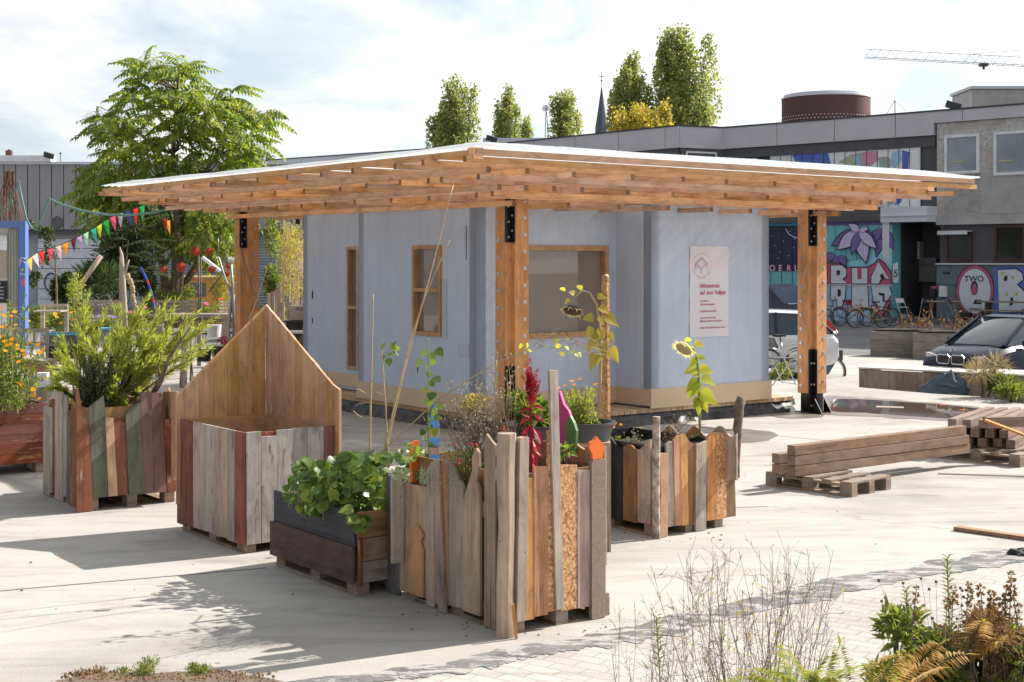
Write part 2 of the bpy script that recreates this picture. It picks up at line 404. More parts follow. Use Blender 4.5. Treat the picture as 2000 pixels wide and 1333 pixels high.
M['leaf_grey'] = leafmat('silvery_leaf', (.20, .24, .17), (.34, .38, .28), (.45, .48, .38), .3)
M['leaf_red'] = leafmat('amaranth_leaf', (.16, .006, .025), (.32, .012, .045), (.48, .06, .05), .35)
M['leaf_brown'] = leafmat('dry_leaf', (.13, .075, .04), (.26, .15, .085), (.36, .22, .13), .25, .8)
M['fern'] = leafmat('fern_leaf', (.14, .22, .03), (.34, .36, .06), (.50, .36, .08), .45)
M['fern_or'] = leafmat('orange_fern', (.36, .22, .07), (.50, .31, .10), (.55, .42, .16), .45)
M['dry'] = leafmat('dry_stalk', (.30, .22, .13), (.46, .36, .22), (.55, .46, .32), .15, .8)
M['drygrey'] = leafmat('grey_dry_stalk', (.16, .12, .09), (.28, .22, .17), (.36, .30, .22), .1, .8)
M['greenstem'] = leafmat('green_stem', (.12, .18, .04), (.25, .30, .08), None, .1)
M['pet_or'] = leafmat('orange_petal', (.75, .22, .01), (.85, .42, .02), None, .35)
M['pet_ye'] = leafmat('yellow_petal', (.72, .50, .05), (.80, .62, .12), None, .35)
M['pet_red'] = leafmat('red_petal', (.60, .02, .03), (.75, .05, .06), None, .3)
M['pet_pink'] = leafmat('pink_petal', (.70, .05, .30), (.75, .10, .40), None, .3)
M['pet_vio'] = leafmat('violet_petal', (.25, .15, .60), (.35, .22, .70), None, .3)
M['cane'] = plain('bamboo_cane', (.52, .36, .20), .5, c2=(.34, .22, .12), scale=10)
def jit(a): return R.uniform(-a, a)
def rdir(zlo=-1, zhi=1):
    z = R.uniform(zlo, zhi); a = R.uniform(0, 6.283); r = math.sqrt(max(0, 1 - z * z)); return V((r * math.cos(a), r * math.sin(a), z))
# ================================================================ ground
def ground_mat(name, c, c2, fine=60, crack=False, warm=(.56, .50, .42), scale=.35, rough=.85, pv=None):
    m, nt, p, o = newmat(name); tcn = nd(nt, 'ShaderNodeTexCoord'); v = tcn.outputs['Object']
    a = noise(nt, v, scale, 8, .62, .4); b = noise(nt, v, 2.2, 8, .65); f = noise(nt, v, fine, 3, .7)
    col = ramp(nt, a, [(.33, c2), (.55, c)])
    col = mixc(nt, mth(nt, 'MULTIPLY', ramp(nt, b, [(.42, (0,) * 3), (.68, (1,) * 3)]), .35), col, warm)
    col = mixc(nt, .55, col, mixc(nt, 1, col, ramp(nt, f, [(.3, (.78,) * 3), (.6, (1.1,) * 3)]), 'MULTIPLY'))
    vd = nd(nt, 'ShaderNodeTexVoronoi', ins={'Scale': 1.7, 'Randomness': 1.0}); lk(nt, v, vd.inputs['Vector'])
    col = mixc(nt, ramp(nt, vd.outputs['Distance'], [(.022, (.8,) * 3), (.032, (0,) * 3)]), col, tuple(x * .25 for x in c))
    # long faint streaks and stains
    st = noise(nt, mapping(nt, v, (.5, 2.2, 1), (0, 0, .35)), 1.1, 8, .7, 1.0)
    col = mixc(nt, 1, col, ramp(nt, st, [(.30, (.60, .58, .56)), (.40, (.86, .85, .83)), (.52, (1,) * 3), (.66, (1.05, 1.03, 1.0))]), 'MULTIPLY')
    h = f
    if crack:
        vc = nd(nt, 'ShaderNodeTexVoronoi', feature='DISTANCE_TO_EDGE', ins={'Scale': .16})
        nv = nd(nt, 'ShaderNodeTexNoise', ins={'Scale': 1.6, 'Detail': 6.0}); lk(nt, v, nv.inputs['Vector'])
        wv = nd(nt, 'ShaderNodeVectorMath', operation='MULTIPLY_ADD'); lk(nt, nv.outputs['Color'], wv.inputs[0]); wv.inputs[1].default_value = (.9, .9, 0); lk(nt, v, wv.inputs[2])
        lk(nt, wv.outputs[0], vc.inputs['Vector'])
        col = mixc(nt, ramp(nt, vc.outputs['Distance'], [(.0006, (.38,) * 3), (.0018, (0,) * 3)]), col, tuple(x * .4 for x in c))
    if pv:
        br = nd(nt, 'ShaderNodeTexBrick', ins={'Scale': 1.0, 'Mortar Size': .007, 'Brick Width': .22, 'Row Height': .11, 'Mortar Smooth': .2})
        nv = nd(nt, 'ShaderNodeTexNoise', ins={'Scale': 1.2}); lk(nt, v, nv.inputs['Vector'])
        wv = nd(nt, 'ShaderNodeVectorMath', operation='MULTIPLY_ADD'); lk(nt, nv.outputs['Color'], wv.inputs[0]); wv.inputs[1].default_value = (.06, .06, 0); lk(nt, v, wv.inputs[2])
        lk(nt, mapping(nt, wv.outputs[0], rot=(0, 0, .6)), br.inputs['Vector'])
        br.inputs['Color1'].default_value = (1, 1, 1, 1); br.inputs['Color2'].default_value = (.92, .92, .92, 1); br.inputs['Mortar'].default_value = (.74, .71, .67, 1)
        col = mixc(nt, 1, col, br.outputs['Color'], 'MULTIPLY')
    lk(nt, col, p.inputs['Base Color']); p.inputs['Roughness'].default_value = rough; p.inputs['Specular IOR Level'].default_value = .3
    bump(nt, p, h, .25, .01)
    return m
GM_slab = ground_mat('slab_concrete', (.42, .40, .37), (.29, .275, .255), crack=True, warm=(.39, .34, .285))
GM_lot = ground_mat('worn_asphalt', (.17, .17, .175), (.12, .12, .125), fine=90, warm=(.24, .23, .22))
GM_pale = ground_mat('pale_asphalt', (.40, .385, .36), (.30, .29, .28), fine=50)
GM_pave = ground_mat('block_paving', (.43, .41, .38), (.34, .32, .30), pv=True)
GM_band = ground_mat('tar_strip', (.115, .112, .115), (.20, .19, .185), fine=30, scale=2.5, warm=(.30, .28, .26))
GM_soil = M['soil']
nt = GM_band.node_tree; p = next(n for n in nt.nodes if n.type == 'BSDF_PRINCIPLED'); old = p.inputs['Base Color'].links[0].from_socket
tcn = nd(nt, 'ShaderNodeTexCoord')
pf = ramp(nt, noise(nt, mapping(nt, tcn.outputs['Object'], (1, 2.4, 1)), 3.2, 9, .75, .6), [(.50, (0,) * 3), (.535, (1,) * 3)])
lk(nt, mixc(nt, mth(nt, 'MULTIPLY', pf, .85), old, (.40, .385, .36)), p.inputs['Base Color'])

def sheet(name, pts, z, mat, label, cat):
    b = MB(); b.face([(x, y, z) for x, y in pts]); o = b.build(name, mat); struct(o, label, cat); return o
sheet('ground', [(-600, -60), (600, -60), (600, 1200), (-600, 1200)], LOT, GM_lot, 'grey asphalt ground of the yard in front of the buildings', 'ground')
# paler strip of the lot beside the slab
pale_strip = [gp(1490, 742, LOT), gp(1490, 700, LOT), gp(1640, 694, LOT), gp(1750, 700, LOT), gp(1860, 712, LOT), gp(1990, 722, LOT), gp(2300, 745, LOT), (16, 12, 0), (7, 14, 0), (5, 24, 0)]
sheet('pale_ground', [(p[0], p[1]) for p in pale_strip], LOT + .004, GM_pale, 'pale strip of the yard behind the concrete slab edge', 'ground')
edge = [(12.5, -3), (12.5, 12), (10.4, 18.2), (8.45, 22.3), (8.1, 23.9), (7.45, 24.4), (6.5, 25.6), (6.0, 26.3), (5.05, 27.2), (2, 29.5), (-3, 33.5), (-9, 38), (-18, 41), (-40, 44), (-40, -3)]
b = MB(); b.prism([(x, y) for x, y in edge], (0, 0, LOT - .1), (1, 0, 0), (0, 1, 0), UZ, -LOT + .1)
o = b.build('concrete_slab', GM_slab); struct(o, 'pale worn concrete slab with cracks and stains under the planters', 'concrete floor')
# paving inside the foreground, lower right, and tar strip between the two
arc = [(560, 1345), (690, 1331), (900, 1307), (1020, 1282), (1140, 1262), (1262, 1243), (1467, 1196), (1672, 1147), (1877, 1112), (2000, 1096), (2300, 1070)]
ap = [gp(x, y) for x, y in arc]
sheet('block_paving', [(p.x, p.y) for p in ap] + [(9, 2.5), (-2.0, 2.5)], .004, GM_pave, 'pale block paving curving through the foreground', 'paving')
b = MB(); up = []; lo = []
rr = random.Random(3)
N_ = 420
from mathutils import noise as mno
def arcp(t):
    s = t * (len(ap) - 1); i = min(int(s), len(ap) - 2); return ap[i].lerp(ap[i + 1], s - i)
for i in range(N_ + 1):
    t = i / N_; p = arcp(t); nz = mno.fractal(V((t * 14, 3.1, 0)), .9, 2.2, 7); nz2 = mno.fractal(V((t * 22, 9.1, 0)), .9, 2.2, 7); wd = (.09 + .26 * t) * (1 + nz * .55) + .01
    up.append(p + V((-.25, 1, 0)).normalized() * wd); lo.append(p - V((-.25, 1, 0)).normalized() * (.04 + .16 * abs(nz2)))
for i in range(N_): b.face([tuple(V((q.x, q.y, .008))) for q in (lo[i], lo[i + 1], up[i + 1], up[i])])
o = b.build('tar_strip', GM_band); struct(o, 'grey tar strip curving between the slab and the paving', 'path')
# two thin joints in the slab
b = MB()
for (x0, y0), (x1, y1) in (((640, 905), (1100, 862)), ((1450, 845), (2000, 900)), ((0, 1155), (520, 1110)), ((1180, 1000), (1500, 990))):
    p = gp(x0, y0); q = gp(x1, y1); n = V((q - p).yx.to_3d() if False else (-(q - p).y, (q - p).x, 0)).normalized() * .008
    b.face([(p - n) + UZ * .004, (q - n) + UZ * .004, (q + n) + UZ * .004, (p + n) + UZ * .004])
o = b.build('slab_joint', plain('joint_filler', (.16, .15, .145), .9)); struct(o, 'thin dark joints across the concrete slab', 'floor joint')
# puddles
m, nt, p, o_ = newmat('puddle_water'); p.inputs['Base Color'].default_value = (.10, .075, .055, 1); p.inputs['Roughness'].default_value = .03; p.inputs['IOR'].default_value = 1.33; p.inputs['Specular IOR Level'].default_value = .6
M['puddle'] = m
M['wet'] = plain('wet_concrete', (.20, .17, .14), .45, c2=(.14, .12, .10), scale=2)
def blob(pts, z, name, mat, label, seed, rough=.12):
    r_ = random.Random(seed); c = sum((gp(*q) for q in pts), V()) / len(pts); out = []
    P_ = [gp(*q) for q in pts]; n = len(P_)
    for i in range(n):
        for k in range(5):
            t = k / 5; p0, p1, p2, p3 = P_[i - 1], P_[i], P_[(i + 1) % n], P_[(i + 2) % n]
            q = .5 * ((2 * p1) + (p2 - p0) * t + (2 * p0 - 5 * p1 + 4 * p2 - p3) * t * t + (3 * p1 - p0 - 3 * p2 + p3) * t ** 3)
            out.append(c + (q - c) * (1 + r_.uniform(-rough, rough) * .5))
    b = MB(); b.face([(q.x, q.y, z) for q in out]); o = b.build(name, mat); struct(o, label, 'puddle'); return o
blob([(1585, 806), (1605, 776), (1700, 778), (1830, 788), (1950, 800), (2030, 806), (1960, 816), (1880, 823), (1760, 818), (1660, 812)], .004, 'wet_stain', M['wet'], 'damp brown stain around the large puddle', 1)
blob([(1625, 803), (1630, 782), (1700, 782), (1830, 791), (1940, 802), (1985, 807), (1900, 815), (1860, 818), (1760, 812), (1690, 807)], .008, 'puddle', M['puddle'], 'large brown puddle right of the right roof post', 2, .06)
blob([(1440, 838), (1490, 842), (1520, 850), (1500, 860), (1440, 866), (1380, 862), (1390, 845)], .004, 'wet_stain', M['wet'], 'small damp brown patch beside the sunflower planter', 4)
blob([(1505, 812), (1560, 806), (1606, 810), (1600, 816), (1540, 818)], .004, 'wet_stain', M['wet'], 'dark damp patch at the foot of the right post', 5)

# ================================================================ hut
N0 = V((0, 17.9, 0))
def U(u, v, z=0): return N0 + A * u + B * v + UZ * z
m, nt, p, o_ = newmat('blue_grey_membrane'); v = objvec(nt, False)
f = noise(nt, v, .9, 6, .6, .3); g = noise(nt, mapping(nt, v, (1, 1, .12)), 9, 5, .7); hh = noise(nt, mapping(nt, v, (.12, .12, 1)), 26, 4, .6)
col = ramp(nt, f, [(.3, (.50, .575, .70)), (.6, (.535, .615, .745)), (.75, (.57, .645, .76))])
col = mixc(nt, .6, col, mixc(nt, 1, col, ramp(nt, g, [(.3, (.86, .87, .88)), (.6, (1.02,) * 3)]), 'MULTIPLY'))
vd = nd(nt, 'ShaderNodeTexVoronoi', ins={'Scale': 1.3}, distance='CHEBYCHEV'); lk(nt, v, vd.inputs['Vector'])
sx_ = nd(nt, 'ShaderNodeSeparateColor'); lk(nt, vd.outputs['Color'], sx_.inputs[0])
col = mixc(nt, ramp(nt, sx_.outputs[0], [(.80, (0,) * 3), (.82, (.08,) * 3)]), col, (.34, .36, .38))
lk(nt, col, p.inputs['Base Color']); p.inputs['Roughness'].default_value = .62; p.inputs['Specular IOR Level'].default_value = .3
wr = noise(nt, v, 2.2, 5, .55, 1.5)
bump(nt, p, mth(nt, 'ADD', mth(nt, 'MULTIPLY', hh, .25), wr), .35, .05)
M['membrane'] = m
m, nt, p, o_ = newmat('clear_pane'); p.inputs['Base Color'].default_value = (.5, .5, .5, 1); p.inputs['Roughness'].default_value = .02
gl = nd(nt, 'ShaderNodeBsdfGlossy', ins={'Roughness': .02}); tr = nd(nt, 'ShaderNodeBsdfTransparent'); tr.inputs[0].default_value = (.62, .60, .57, 1)
fr = nd(nt, 'ShaderNodeFresnel', ins={'IOR': 1.9}); mx = nd(nt, 'ShaderNodeMixShader')
df = nd(nt, 'ShaderNodeBsdfDiffuse'); df.inputs[0].default_value = (.80, .68, .56, 1); md_ = nd(nt, 'ShaderNodeMixShader'); md_.inputs[0].default_value = .30; lk(nt, tr.outputs[0], md_.inputs[1]); lk(nt, df.outputs[0], md_.inputs[2])
lk(nt, fr.outputs[0], mx.inputs[0]); lk(nt, md_.outputs[0], mx.inputs[1]); lk(nt, gl.outputs[0], mx.inputs[2]); lk(nt, mx.outputs[0], o_.inputs[0])
M['pane'] = m
M['tar'] = plain('bitumen_plinth', (.022, .022, .024), .45, c2=(.05, .05, .05), scale=3, bmp=.6, bscale=6)
hut = thing('information_hut', 'blue grey membrane clad hut with timber windows under the flat timber roof', 'hut', U(2.5, 3.5))
DZ, WT = .25, 3.14
corners = [(.15, 1.01), (2.67, 1.01), (2.67, .25), (5.1, .25), (5.1, 6.85), (.65, 6.85), (.65, 4.14), (.15, 4.14)]
TH = .16
def wall(u0, v0, u1, v1, holes=(), outward=None, nm='wall'):
    P = U(u0, v0); Q = U(u1, v1); d = (Q - P); L = d.length; d = d / L; n = V((d.y, -d.x, 0))   # outward on the right hand
    b = MB(); mid = ''
    xs = sorted({0, L, *[h[0] for h in holes], *[h[1] for h in holes]})
    for i in range(len(xs) - 1):
        a, c = xs[i], xs[i + 1]; cuts = [h for h in holes if h[0] <= a + 1e-6 and h[1] >= c - 1e-6]
        z = DZ + .0
        for h in sorted(cuts, key=lambda q: q[2]):
            if h[2] > z: b.prism([(a, z), (c, z), (c, h[2]), (a, h[2])], P, d, UZ, -n, TH)
            z = h[3]
        if z < WT: b.prism([(a, z), (c, z), (c, WT), (a, WT)], P, d, UZ, -n, TH)
    # fine subdivision not needed: membrane wrinkles are in the bump
    b.build(nm, M['membrane'], hut)
    return P, d, n
def window(P, d, n, a, c, z0, z1, split=None, fw=.075, dep=.05, vbars=(), pane=True):
    b = MB(); e = n * .02
    def bar(x0, x1, y0, y1, th=.09): b.prism([(x0, y0), (x1, y0), (x1, y1), (x0, y1)], P + n * .03, d, UZ, -n, th)
    bar(a, a + fw, z0, z1); bar(c - fw, c, z0, z1); bar(a + fw, c - fw, z0, z0 + fw); bar(a + fw, c - fw, z1 - fw, z1)
    if split: bar(a + fw, c - fw, split - fw * .5, split + fw * .5, .085)
    for x0, x1 in vbars: bar(x0, x1, z0 + fw, z1 - fw, .085)
    w_ = b.build('window_frame', M['fresh'], hut, bevel=.004)
    g = MB(); g.prism([(a + fw, z0 + fw), (c - fw, z0 + fw), (c - fw, z1 - fw), (a + fw, z1 - fw)], P - n * .06, d, UZ, -n, .012)
    g.build('window_pane', M['pane'], w_)
# front recess wall (u .15..2.67, v 1.01) with the large window
S1 = Side(U(.15, 1.01), A, -B)
a0, a1 = S1.t(1028), S1.t(1187); dm = (S1.p + S1.d * (a0 + a1) / 2).y
z1 = zat(480, dm); z0 = zat(659, dm)
P, d, n = wall(.15, 1.01, 2.67, 1.01, [(a0 - .35, a1, z0, z1)])
x1 = S1.t(1101); x2 = S1.t(1120)
window(P, d, n, a0 - .35, a1, z0, z1)
# inner jambs behind that window
wall(2.67, 1.01, 2.67, .25)
wall(2.67, .25, 5.1, .25)
wall(5.1, .25, 5.1, 6.85, [(4.1, 4.52, .6, 2.6)])
wall(5.1, 6.85, .65, 6.85, [(1.2, 3.4, .8, 2.4)])  # unseen back opening, added so that sun brightens the hut inside
# left faces
S3 = Side(U(.65, 6.85), -B, -A); b0, b1 = S3.t(679), S3.t(679) + .38; dm = (S3.p + S3.d * (b0 + b1) / 2).y
P, d, n = wall(.65, 6.85, .65, 4.14, [(b0, b1, zat(722, dm), zat(482, dm))])
window(P, d, n, b0, b1, zat(722, dm), zat(482, dm), zat(601, dm), .055)
wall(.65, 4.14, .15, 4.14)
S2 = Side(U(.15, 4.14), -B, -A); c0, c1 = S2.t(807), S2.t(863); dm = (S2.p + S2.d * (c0 + c1) / 2).y
P, d, n = wall(.15, 4.14, .15, 1.01, [(c0, c1, zat(656, dm), zat(480, dm))])
window(P, d, n, c0, c1, zat(656, dm), zat(480, dm), zat(567, dm), .055)
# floor, ceiling and timber studs inside
b = MB(); b.prism([(x, y) for x, y in [(.31, 1.17), (2.83, 1.17), (2.83, .41), (4.94, .41), (4.94, 6.69), (.81, 6.69), (.81, 3.98), (.31, 3.98)]], U(0, 0, DZ), A, B, UZ, .02); b.build('inner_floor', M['fresh_x'], hut)
b = MB(); b.prism([(x, y) for x, y in corners], U(0, 0, WT), A, B, UZ, .03); b.build('ceiling', M['fresh_x'], hut)
M['inner'] = wood('interior_board', (.60, .46, .34), (.25, .16, .10), amt=.05)
b = MB()
for (u0, v0, u1, v1, nrm) in ((4.92, .45, 4.92, 4.3, -A), (4.92, 4.8, 4.92, 6.7, -A), (.85, 6.67, 1.7, 6.67, -B), (3.9, 6.67, 4.9, 6.67, -B)):
    b.prism([(0, DZ + .02), ((U(u1, v1) - U(u0, v0)).length, DZ + .02), ((U(u1, v1) - U(u0, v0)).length, WT - .01), (0, WT - .01)], U(u0, v0), (U(u1, v1) - U(u0, v0)).normalized(), UZ, nrm, .015)
b.build('inner_lining', M['inner'], hut)
for u_, v_ in ((4.22, 4.0), (3.69, 2.6), (4.8, 4.85), (4.8, 4.2)):
    b = MB(); b.box(U(u_, v_, (DZ + WT) / 2), (.22, .10, WT - DZ - .04), (A, B, UZ)); b.build('inner_stud', M['fresh'], hut)
# skirting boards
def skirt(u0, v0, u1, v1, z0=.25, z1=.53):
    P = U(u0, v0); d = U(u1, v1) - P; L = d.length; d /= L; n = V((d.y, -d.x, 0)); b = MB()
    b.prism([(-.0, z0), (L, z0), (L, z1), (0, z1)], P + n * .002, d, UZ, n, .022)
    o = b.build('skirting', M['ply'], hut)
skirt(.15, 1.01, 2.67, 1.01, .27, .5); skirt(2.67, .985, 2.67, .228, .27, .5); skirt(2.645, .25, 5.14, .25, .235, .51)
skirt(.65, 6.85, .65, 4.16, .3, .5); skirt(.15, 4.165, .15, .985, .235, .49); skirt(5.1, .25, 5.1, 6.8)
# membrane lap joints, a few patches and small slits
mp_ = plain('patch_tape', (.47, .53, .62), .6)
for S_, r4 in ((S2, (863.5, 545, 873, 662)), (S2, (895, 672, 916, 697))):
    b = MB(); S_.rect(b, *r4, .003, .004); b.build('membrane_patch', mp_, hut)
for S_, r4 in ((S3, (609, 569, 611.5, 584)), (S3, (609.5, 622, 611, 632)), (S2, (910, 440, 911, 508)), (S2, (815, 716, 816.5, 728))):
    b = MB(); S_.rect(b, *r4, .003, .003); b.build('membrane_slit', M['black'], hut)
S4 = Side(U(2.67, .25), A, -B)
# ---- deck and plinth
deck = thing('timber_deck', 'low timber deck on a black plinth around the hut', 'deck', U(3, 3))
b = MB(); b.prism([(.2, .35), (5.75, .35), (5.75, 7.4), (.2, 7.4)], U(0, 0, 0), A, B, UZ, .17); b.build('plinth', M['tar'], deck)
# crinkled bitumen skirt in front of the plinth
r_ = random.Random(5)
b = MB()
def crinkle(p0, p1, n, h, out):
    seg = int((p1 - p0).length / .08); rows = []
    for i in range(seg + 1):
        q = p0.lerp(p1, i / seg); rows.append([q + n * (out * .2 + r_.uniform(0, .015)) + UZ * h, q + n * (out * .55 + r_.uniform(0, .05)) + UZ * h * .5, q + n * (out + r_.uniform(0, .09)) + UZ * .006])
    for i in range(seg):
        for k in range(2): b.face([rows[i][k + 1], rows[i + 1][k + 1], rows[i + 1][k], rows[i][k]])
crinkle(U(.2, 7.4), U(.2, .35), -A, .19, .10); crinkle(U(.2, .35), U(5.75, .35), -B, .19, .10)
b.build('bitumen_skirt', M['tar'], deck, smooth=True)
i = 0
for k in range(50):
    u0 = .15 + k * .113
    if u0 > 5.65: break
    vb = 7.4 if (k % 2) else 7.4
    b = MB(); 
    e = .28 if u0 < 5.2 else .28
    b.prism([(u0, e + r_.uniform(-.01, .01)), (u0 + .108, e), (u0 + .108, 7.4), (u0, 7.4)], U(0, 0, .172), A, B, UZ, .06)
    o = b.build('deck_board', M['fresh_y'] if 'fresh_y' in M else M.setdefault('fresh_y', wood('deck_board_wood', (.60, .42, .26), (.38, .24, .13), 'X', amt=.2)), deck)
# ---- banner
m_ban = plain('banner_pvc', (.72, .70, .74), .55, c2=(.68, .66, .71), scale=1)
ban = thing('info_banner', 'tall white banner with pink lettering on the front wall of the hut', 'banner', S4.P(1385, 658))
b = MB(); q = S4.off(.006)
pts = [q.tz(1347, 481), q.tz(1422, 483)]
rows = 24
t0, t1 = S4.t(1347), S4.t(1422); zt0, zt1 = S4.tz(1347, 481)[1], S4.tz(1422, 482.5)[1]; zb0, zb1 = S4.tz(1345, 659)[1], S4.tz(1422, 657)[1]
gr = [[None] * 7 for _ in range(rows + 1)]
for j in range(rows + 1):
    for i in range(7):
        tt = t0 - .01 * (j / rows) + (t1 - t0 + .01 * j / rows) * i / 6; zz = (zt0 + (zb0 - zt0) * j / rows) * (1 - i / 6) + (zt1 + (zb1 - zt1) * j / rows) * i / 6
        gr[j][i] = S4.p + S4.d * tt + S4.n * (.008 + .004 * math.sin(j * .9 + i)) + UZ * zz
for j in range(rows):
    for i in range(6): b.face([gr[j + 1][i], gr[j + 1][i + 1], gr[j][i + 1], gr[j][i]])
b.build('banner_sheet', m_ban, ban, smooth=True)
M['banpink'] = flat('banner_print', (.55, .12, .22)); M['banpale'] = flat('banner_pale_print', (.66, .42, .55)); M['bangrey'] = flat('banner_grey_print', (.42, .36, .46))
def text(s, side, px, py, h_px, mat, parent, name='lettering', align='LEFT', e=.014, sx=1.0, th=.001, rot=0, bold=0):
    cu = bpy.data.curves.new('t', 'FONT'); cu.body = s; cu.align_x = align; cu.extrude = th; cu.offset = bold
    t, z = side.tz(px, py); dep = (side.p + side.d * t).y
    cu.size = h_px / F * dep / .70
    ob = bpy.data.objects.new('t', cu); C.objects.link(ob)
    bpy.context.view_layer.update()
    me = bpy.data.meshes.new_from_object(ob); bpy.data.objects.remove(ob)
    vv = [v.co.copy() for v in me.vertices]; b = MB(); ca, sa = math.cos(rot), math.sin(rot)
    O = side.p + side.d * t + UZ * z + side.n * e
    b.v = [tuple(O + side.d * ((c.x * ca - c.y * sa) * sx) + UZ * (c.x * sa + c.y * ca) + side.n * c.z) for c in vv]
    b.f = [tuple(p.vertices) for p in me.polygons]; b.m = [0] * len(b.f); bpy.data.meshes.remove(me)
    return b if parent is None else b.build(name, mat, parent)
text('Infozentrale', S4, 1366.5, 562.5, 8.4, M['banpink'], ban, sx=.92, bold=.0015)
text('auf dem Vollgut', S4, 1366.5, 576, 8.4, M['banpink'], ban, sx=.92, bold=.0015)
for s_, y_ in (('Am Sudhaus 3', 590), ('12053 Berlin-Neukölln', 597), ('post@infozentrale.berlin', 610), ('www.infozentrale.berlin', 623), ('@infozentraleberlin auf Facebook', 629.5), ('Offene Runde jeden Mittwoch, 18 Uhr', 642.5)):
    text(s_, S4, 1366, y_, 3.7, M['banpink'], ban, sx=.84)
for i_, ch in enumerate('INFOZENTRALE'):
    a_ = math.radians(158 - i_ * 12.4); text(ch, S4, 1370 + 17.5 * math.cos(a_), 520 - 24 * math.sin(a_), 2.6, M['bangrey'], ban, 'emblem_letter', 'CENTER', rot=a_ - math.pi / 2)
for i_, ch in enumerate('AUF DEM VOLLGUT'):
    if ch == ' ': continue
    a_ = math.radians(196 + i_ * 10.3); text(ch, S4, 1370 + 18 * math.cos(a_), 520 - 24 * math.sin(a_), 2.6, M['bangrey'], ban, 'emblem_letter', 'CENTER', rot=a_ + math.pi / 2)
b = MB()
def ringpoly(o4, i4):
    for k in range(4): S4.poly(b, [o4[k], o4[(k + 1) % 4], i4[(k + 1) % 4], i4[k]], .014, .001)
ringpoly([(1371, 503), (1384, 514), (1370, 528), (1358, 516)], [(1371, 507), (1379, 514.5), (1370, 523), (1362, 516)])
for x_, y_ in ((1359.5, 518), (1370, 528), (1381, 517)): S4.rect(b, x_ - 1.0, y_, x_ + 1.0, y_ + 7, .014, .001)
b.build('emblem', M['banpale'], ban)

# ================================================================ open roof on posts
pav = thing('timber_canopy', 'large square timber lattice canopy on bolted posts over the hut', 'canopy', U(2.9, 3.8))
ZB = 3.10
def post(u, v, seed):
    s = .155; nt_ = .085
    p_ = thing  # noqa
    b = MB(); poly = [(-s + nt_, -s), (s, -s), (s, s), (-s, s), (-s, -s + nt_), (-s + nt_, -s + nt_)]
    b.prism(poly, U(u, v, .30), A, B, UZ, 3.32 - .30)
    # groove between glued lamellae
    po = b.build('post', M['pine'], pav, bevel=.004)
    b = MB()
    b.box(U(u + .02, v + .02, .15), (.24, .24, .3), (A, B, UZ))
    b.box(U(u + .02, v + .02, .006), (.36, .36, .012), (A, B, UZ))
    for e in (-.13, .09):
        b.prism([(0, 0), (.16, 0), (0, .24)], U(u + e, v - .15, .01), -B, UZ, A, .012)
    b.build('post_foot', M['steel_black'], po)
    for z0, z1 in ((.0, .98), (2.57, 3.36)):
        b = MB(); c = -s + nt_ - .0
        b.box(U(u - s + .032, v + c - .012, (z0 + z1) / 2), (.10, .012, z1 - z0), (A, B, UZ)); b.box(U(u + c - .012, v - s + .032, (z0 + z1) / 2), (.012, .10, z1 - z0), (A, B, UZ))
        pl = b.build('steel_plate', M['steel_black'], po)
        n_ = 4 if z0 else 3
        for i in range(n_):
            zz = z0 + (z1 - z0) * ((i + .35) / n_)
            for q_, a_ in ((U(u + c - .055, v + c - .018, zz), -B), (U(u + c - .018, v + c - .055, zz + (.08 if z0 else 0)), -A)):
                b = MB(); b.lathe(q_, [(.016, 0), (.016, .012), (.008, .018)], 10, a_); b.build('plate_bolt', M['zinc'], pl)
    for i in range(14):
        z = .42 + i * .218
        if z > 3.2: break
        for q_, a_ in ((U(u - s, v + .085, z), -A), (U(u + .085, v - s, z + .07), -B)):
            b = MB(); b.lathe(q_, [(.026, 0), (.026, .006), (.012, .008), (.012, .018)], 12, a_); b.build('washer', M['zinc'], po)
post(0, 0, 1); post(5.8, 0, 2); post(0, 7.7, 3); post(5.8, 7.7, 4)
# roof lattice
RU0, RU1, RV0, RV1 = -1.78, 7.54, -1.67, 9.75
def roofz(z, v): return z + max(0, v - 3.0) * .010
LH = .078; NL = 6
for k in range(NL):
    f = k / (NL - 1); z = ZB - .02 + k * LH
    o_ = lambda lo, hi: lo + (hi - lo) * f ** .8
    u0 = o_(-.25, RU0); u1 = o_(6.05, RU1); v0 = o_(-.25, RV0); v1 = o_(7.95, RV1)
    along_a = (k % 2 == 1)
    if along_a: vsx = [x for x in (-.16, 7.86)] + [v0 + .03] + [x_ for x_ in [-1.3 + .86 * j + (.43 if k % 4 == 1 else 0) for j in range(14)] if v0 + .3 < x_ < v1 - .3] + ([v1 - .03] if k > 2 else [])
    else: vsx = [x for x in (-.16, 5.96)] + [u0 + .03] + [x_ for x_ in [-1.4 + .84 * j + (.42 if k % 4 == 0 else 0) for j in range(12)] if u0 + .3 < x_ < u1 - .3] + ([u1 - .03] if k > 2 else [])
    vsx = sorted(set(round(x, 3) for x in vsx)); vsx = [x for i, x in enumerate(vsx) if i == 0 or x - vsx[i - 1] > .2]; NB_ = globals().get('NB_', 0) + len(vsx)
    for x in vsx:
        j_ = R.uniform(-.05, .05)
        lb = MB(); L = ((u1 - u0) if along_a else (v1 - v0)) + R.uniform(.10, .34)
        lb.box((0, 0, 0), (L, .066, LH * .86)); lb.m[4] = lb.m[5] = 1; ob = lb.buildc('roof_beam', [M['pine_x'], M['shaded_end_grain']])
        c = U((u0 + u1) / 2 + j_, x) if along_a else U(x, (v0 + v1) / 2 + j_)
        vv = x if along_a else (v0 + v1) / 2
        ob.parent = pav; ob.location = V((c.x, c.y, roofz(z, vv))) - WO[pav.name]
        ang = math.atan2(.6, .8) if along_a else math.atan2(.8, -.6)
        slope = 0 if along_a else math.atan(.006)
        ob.rotation_euler = (0, -slope, ang)
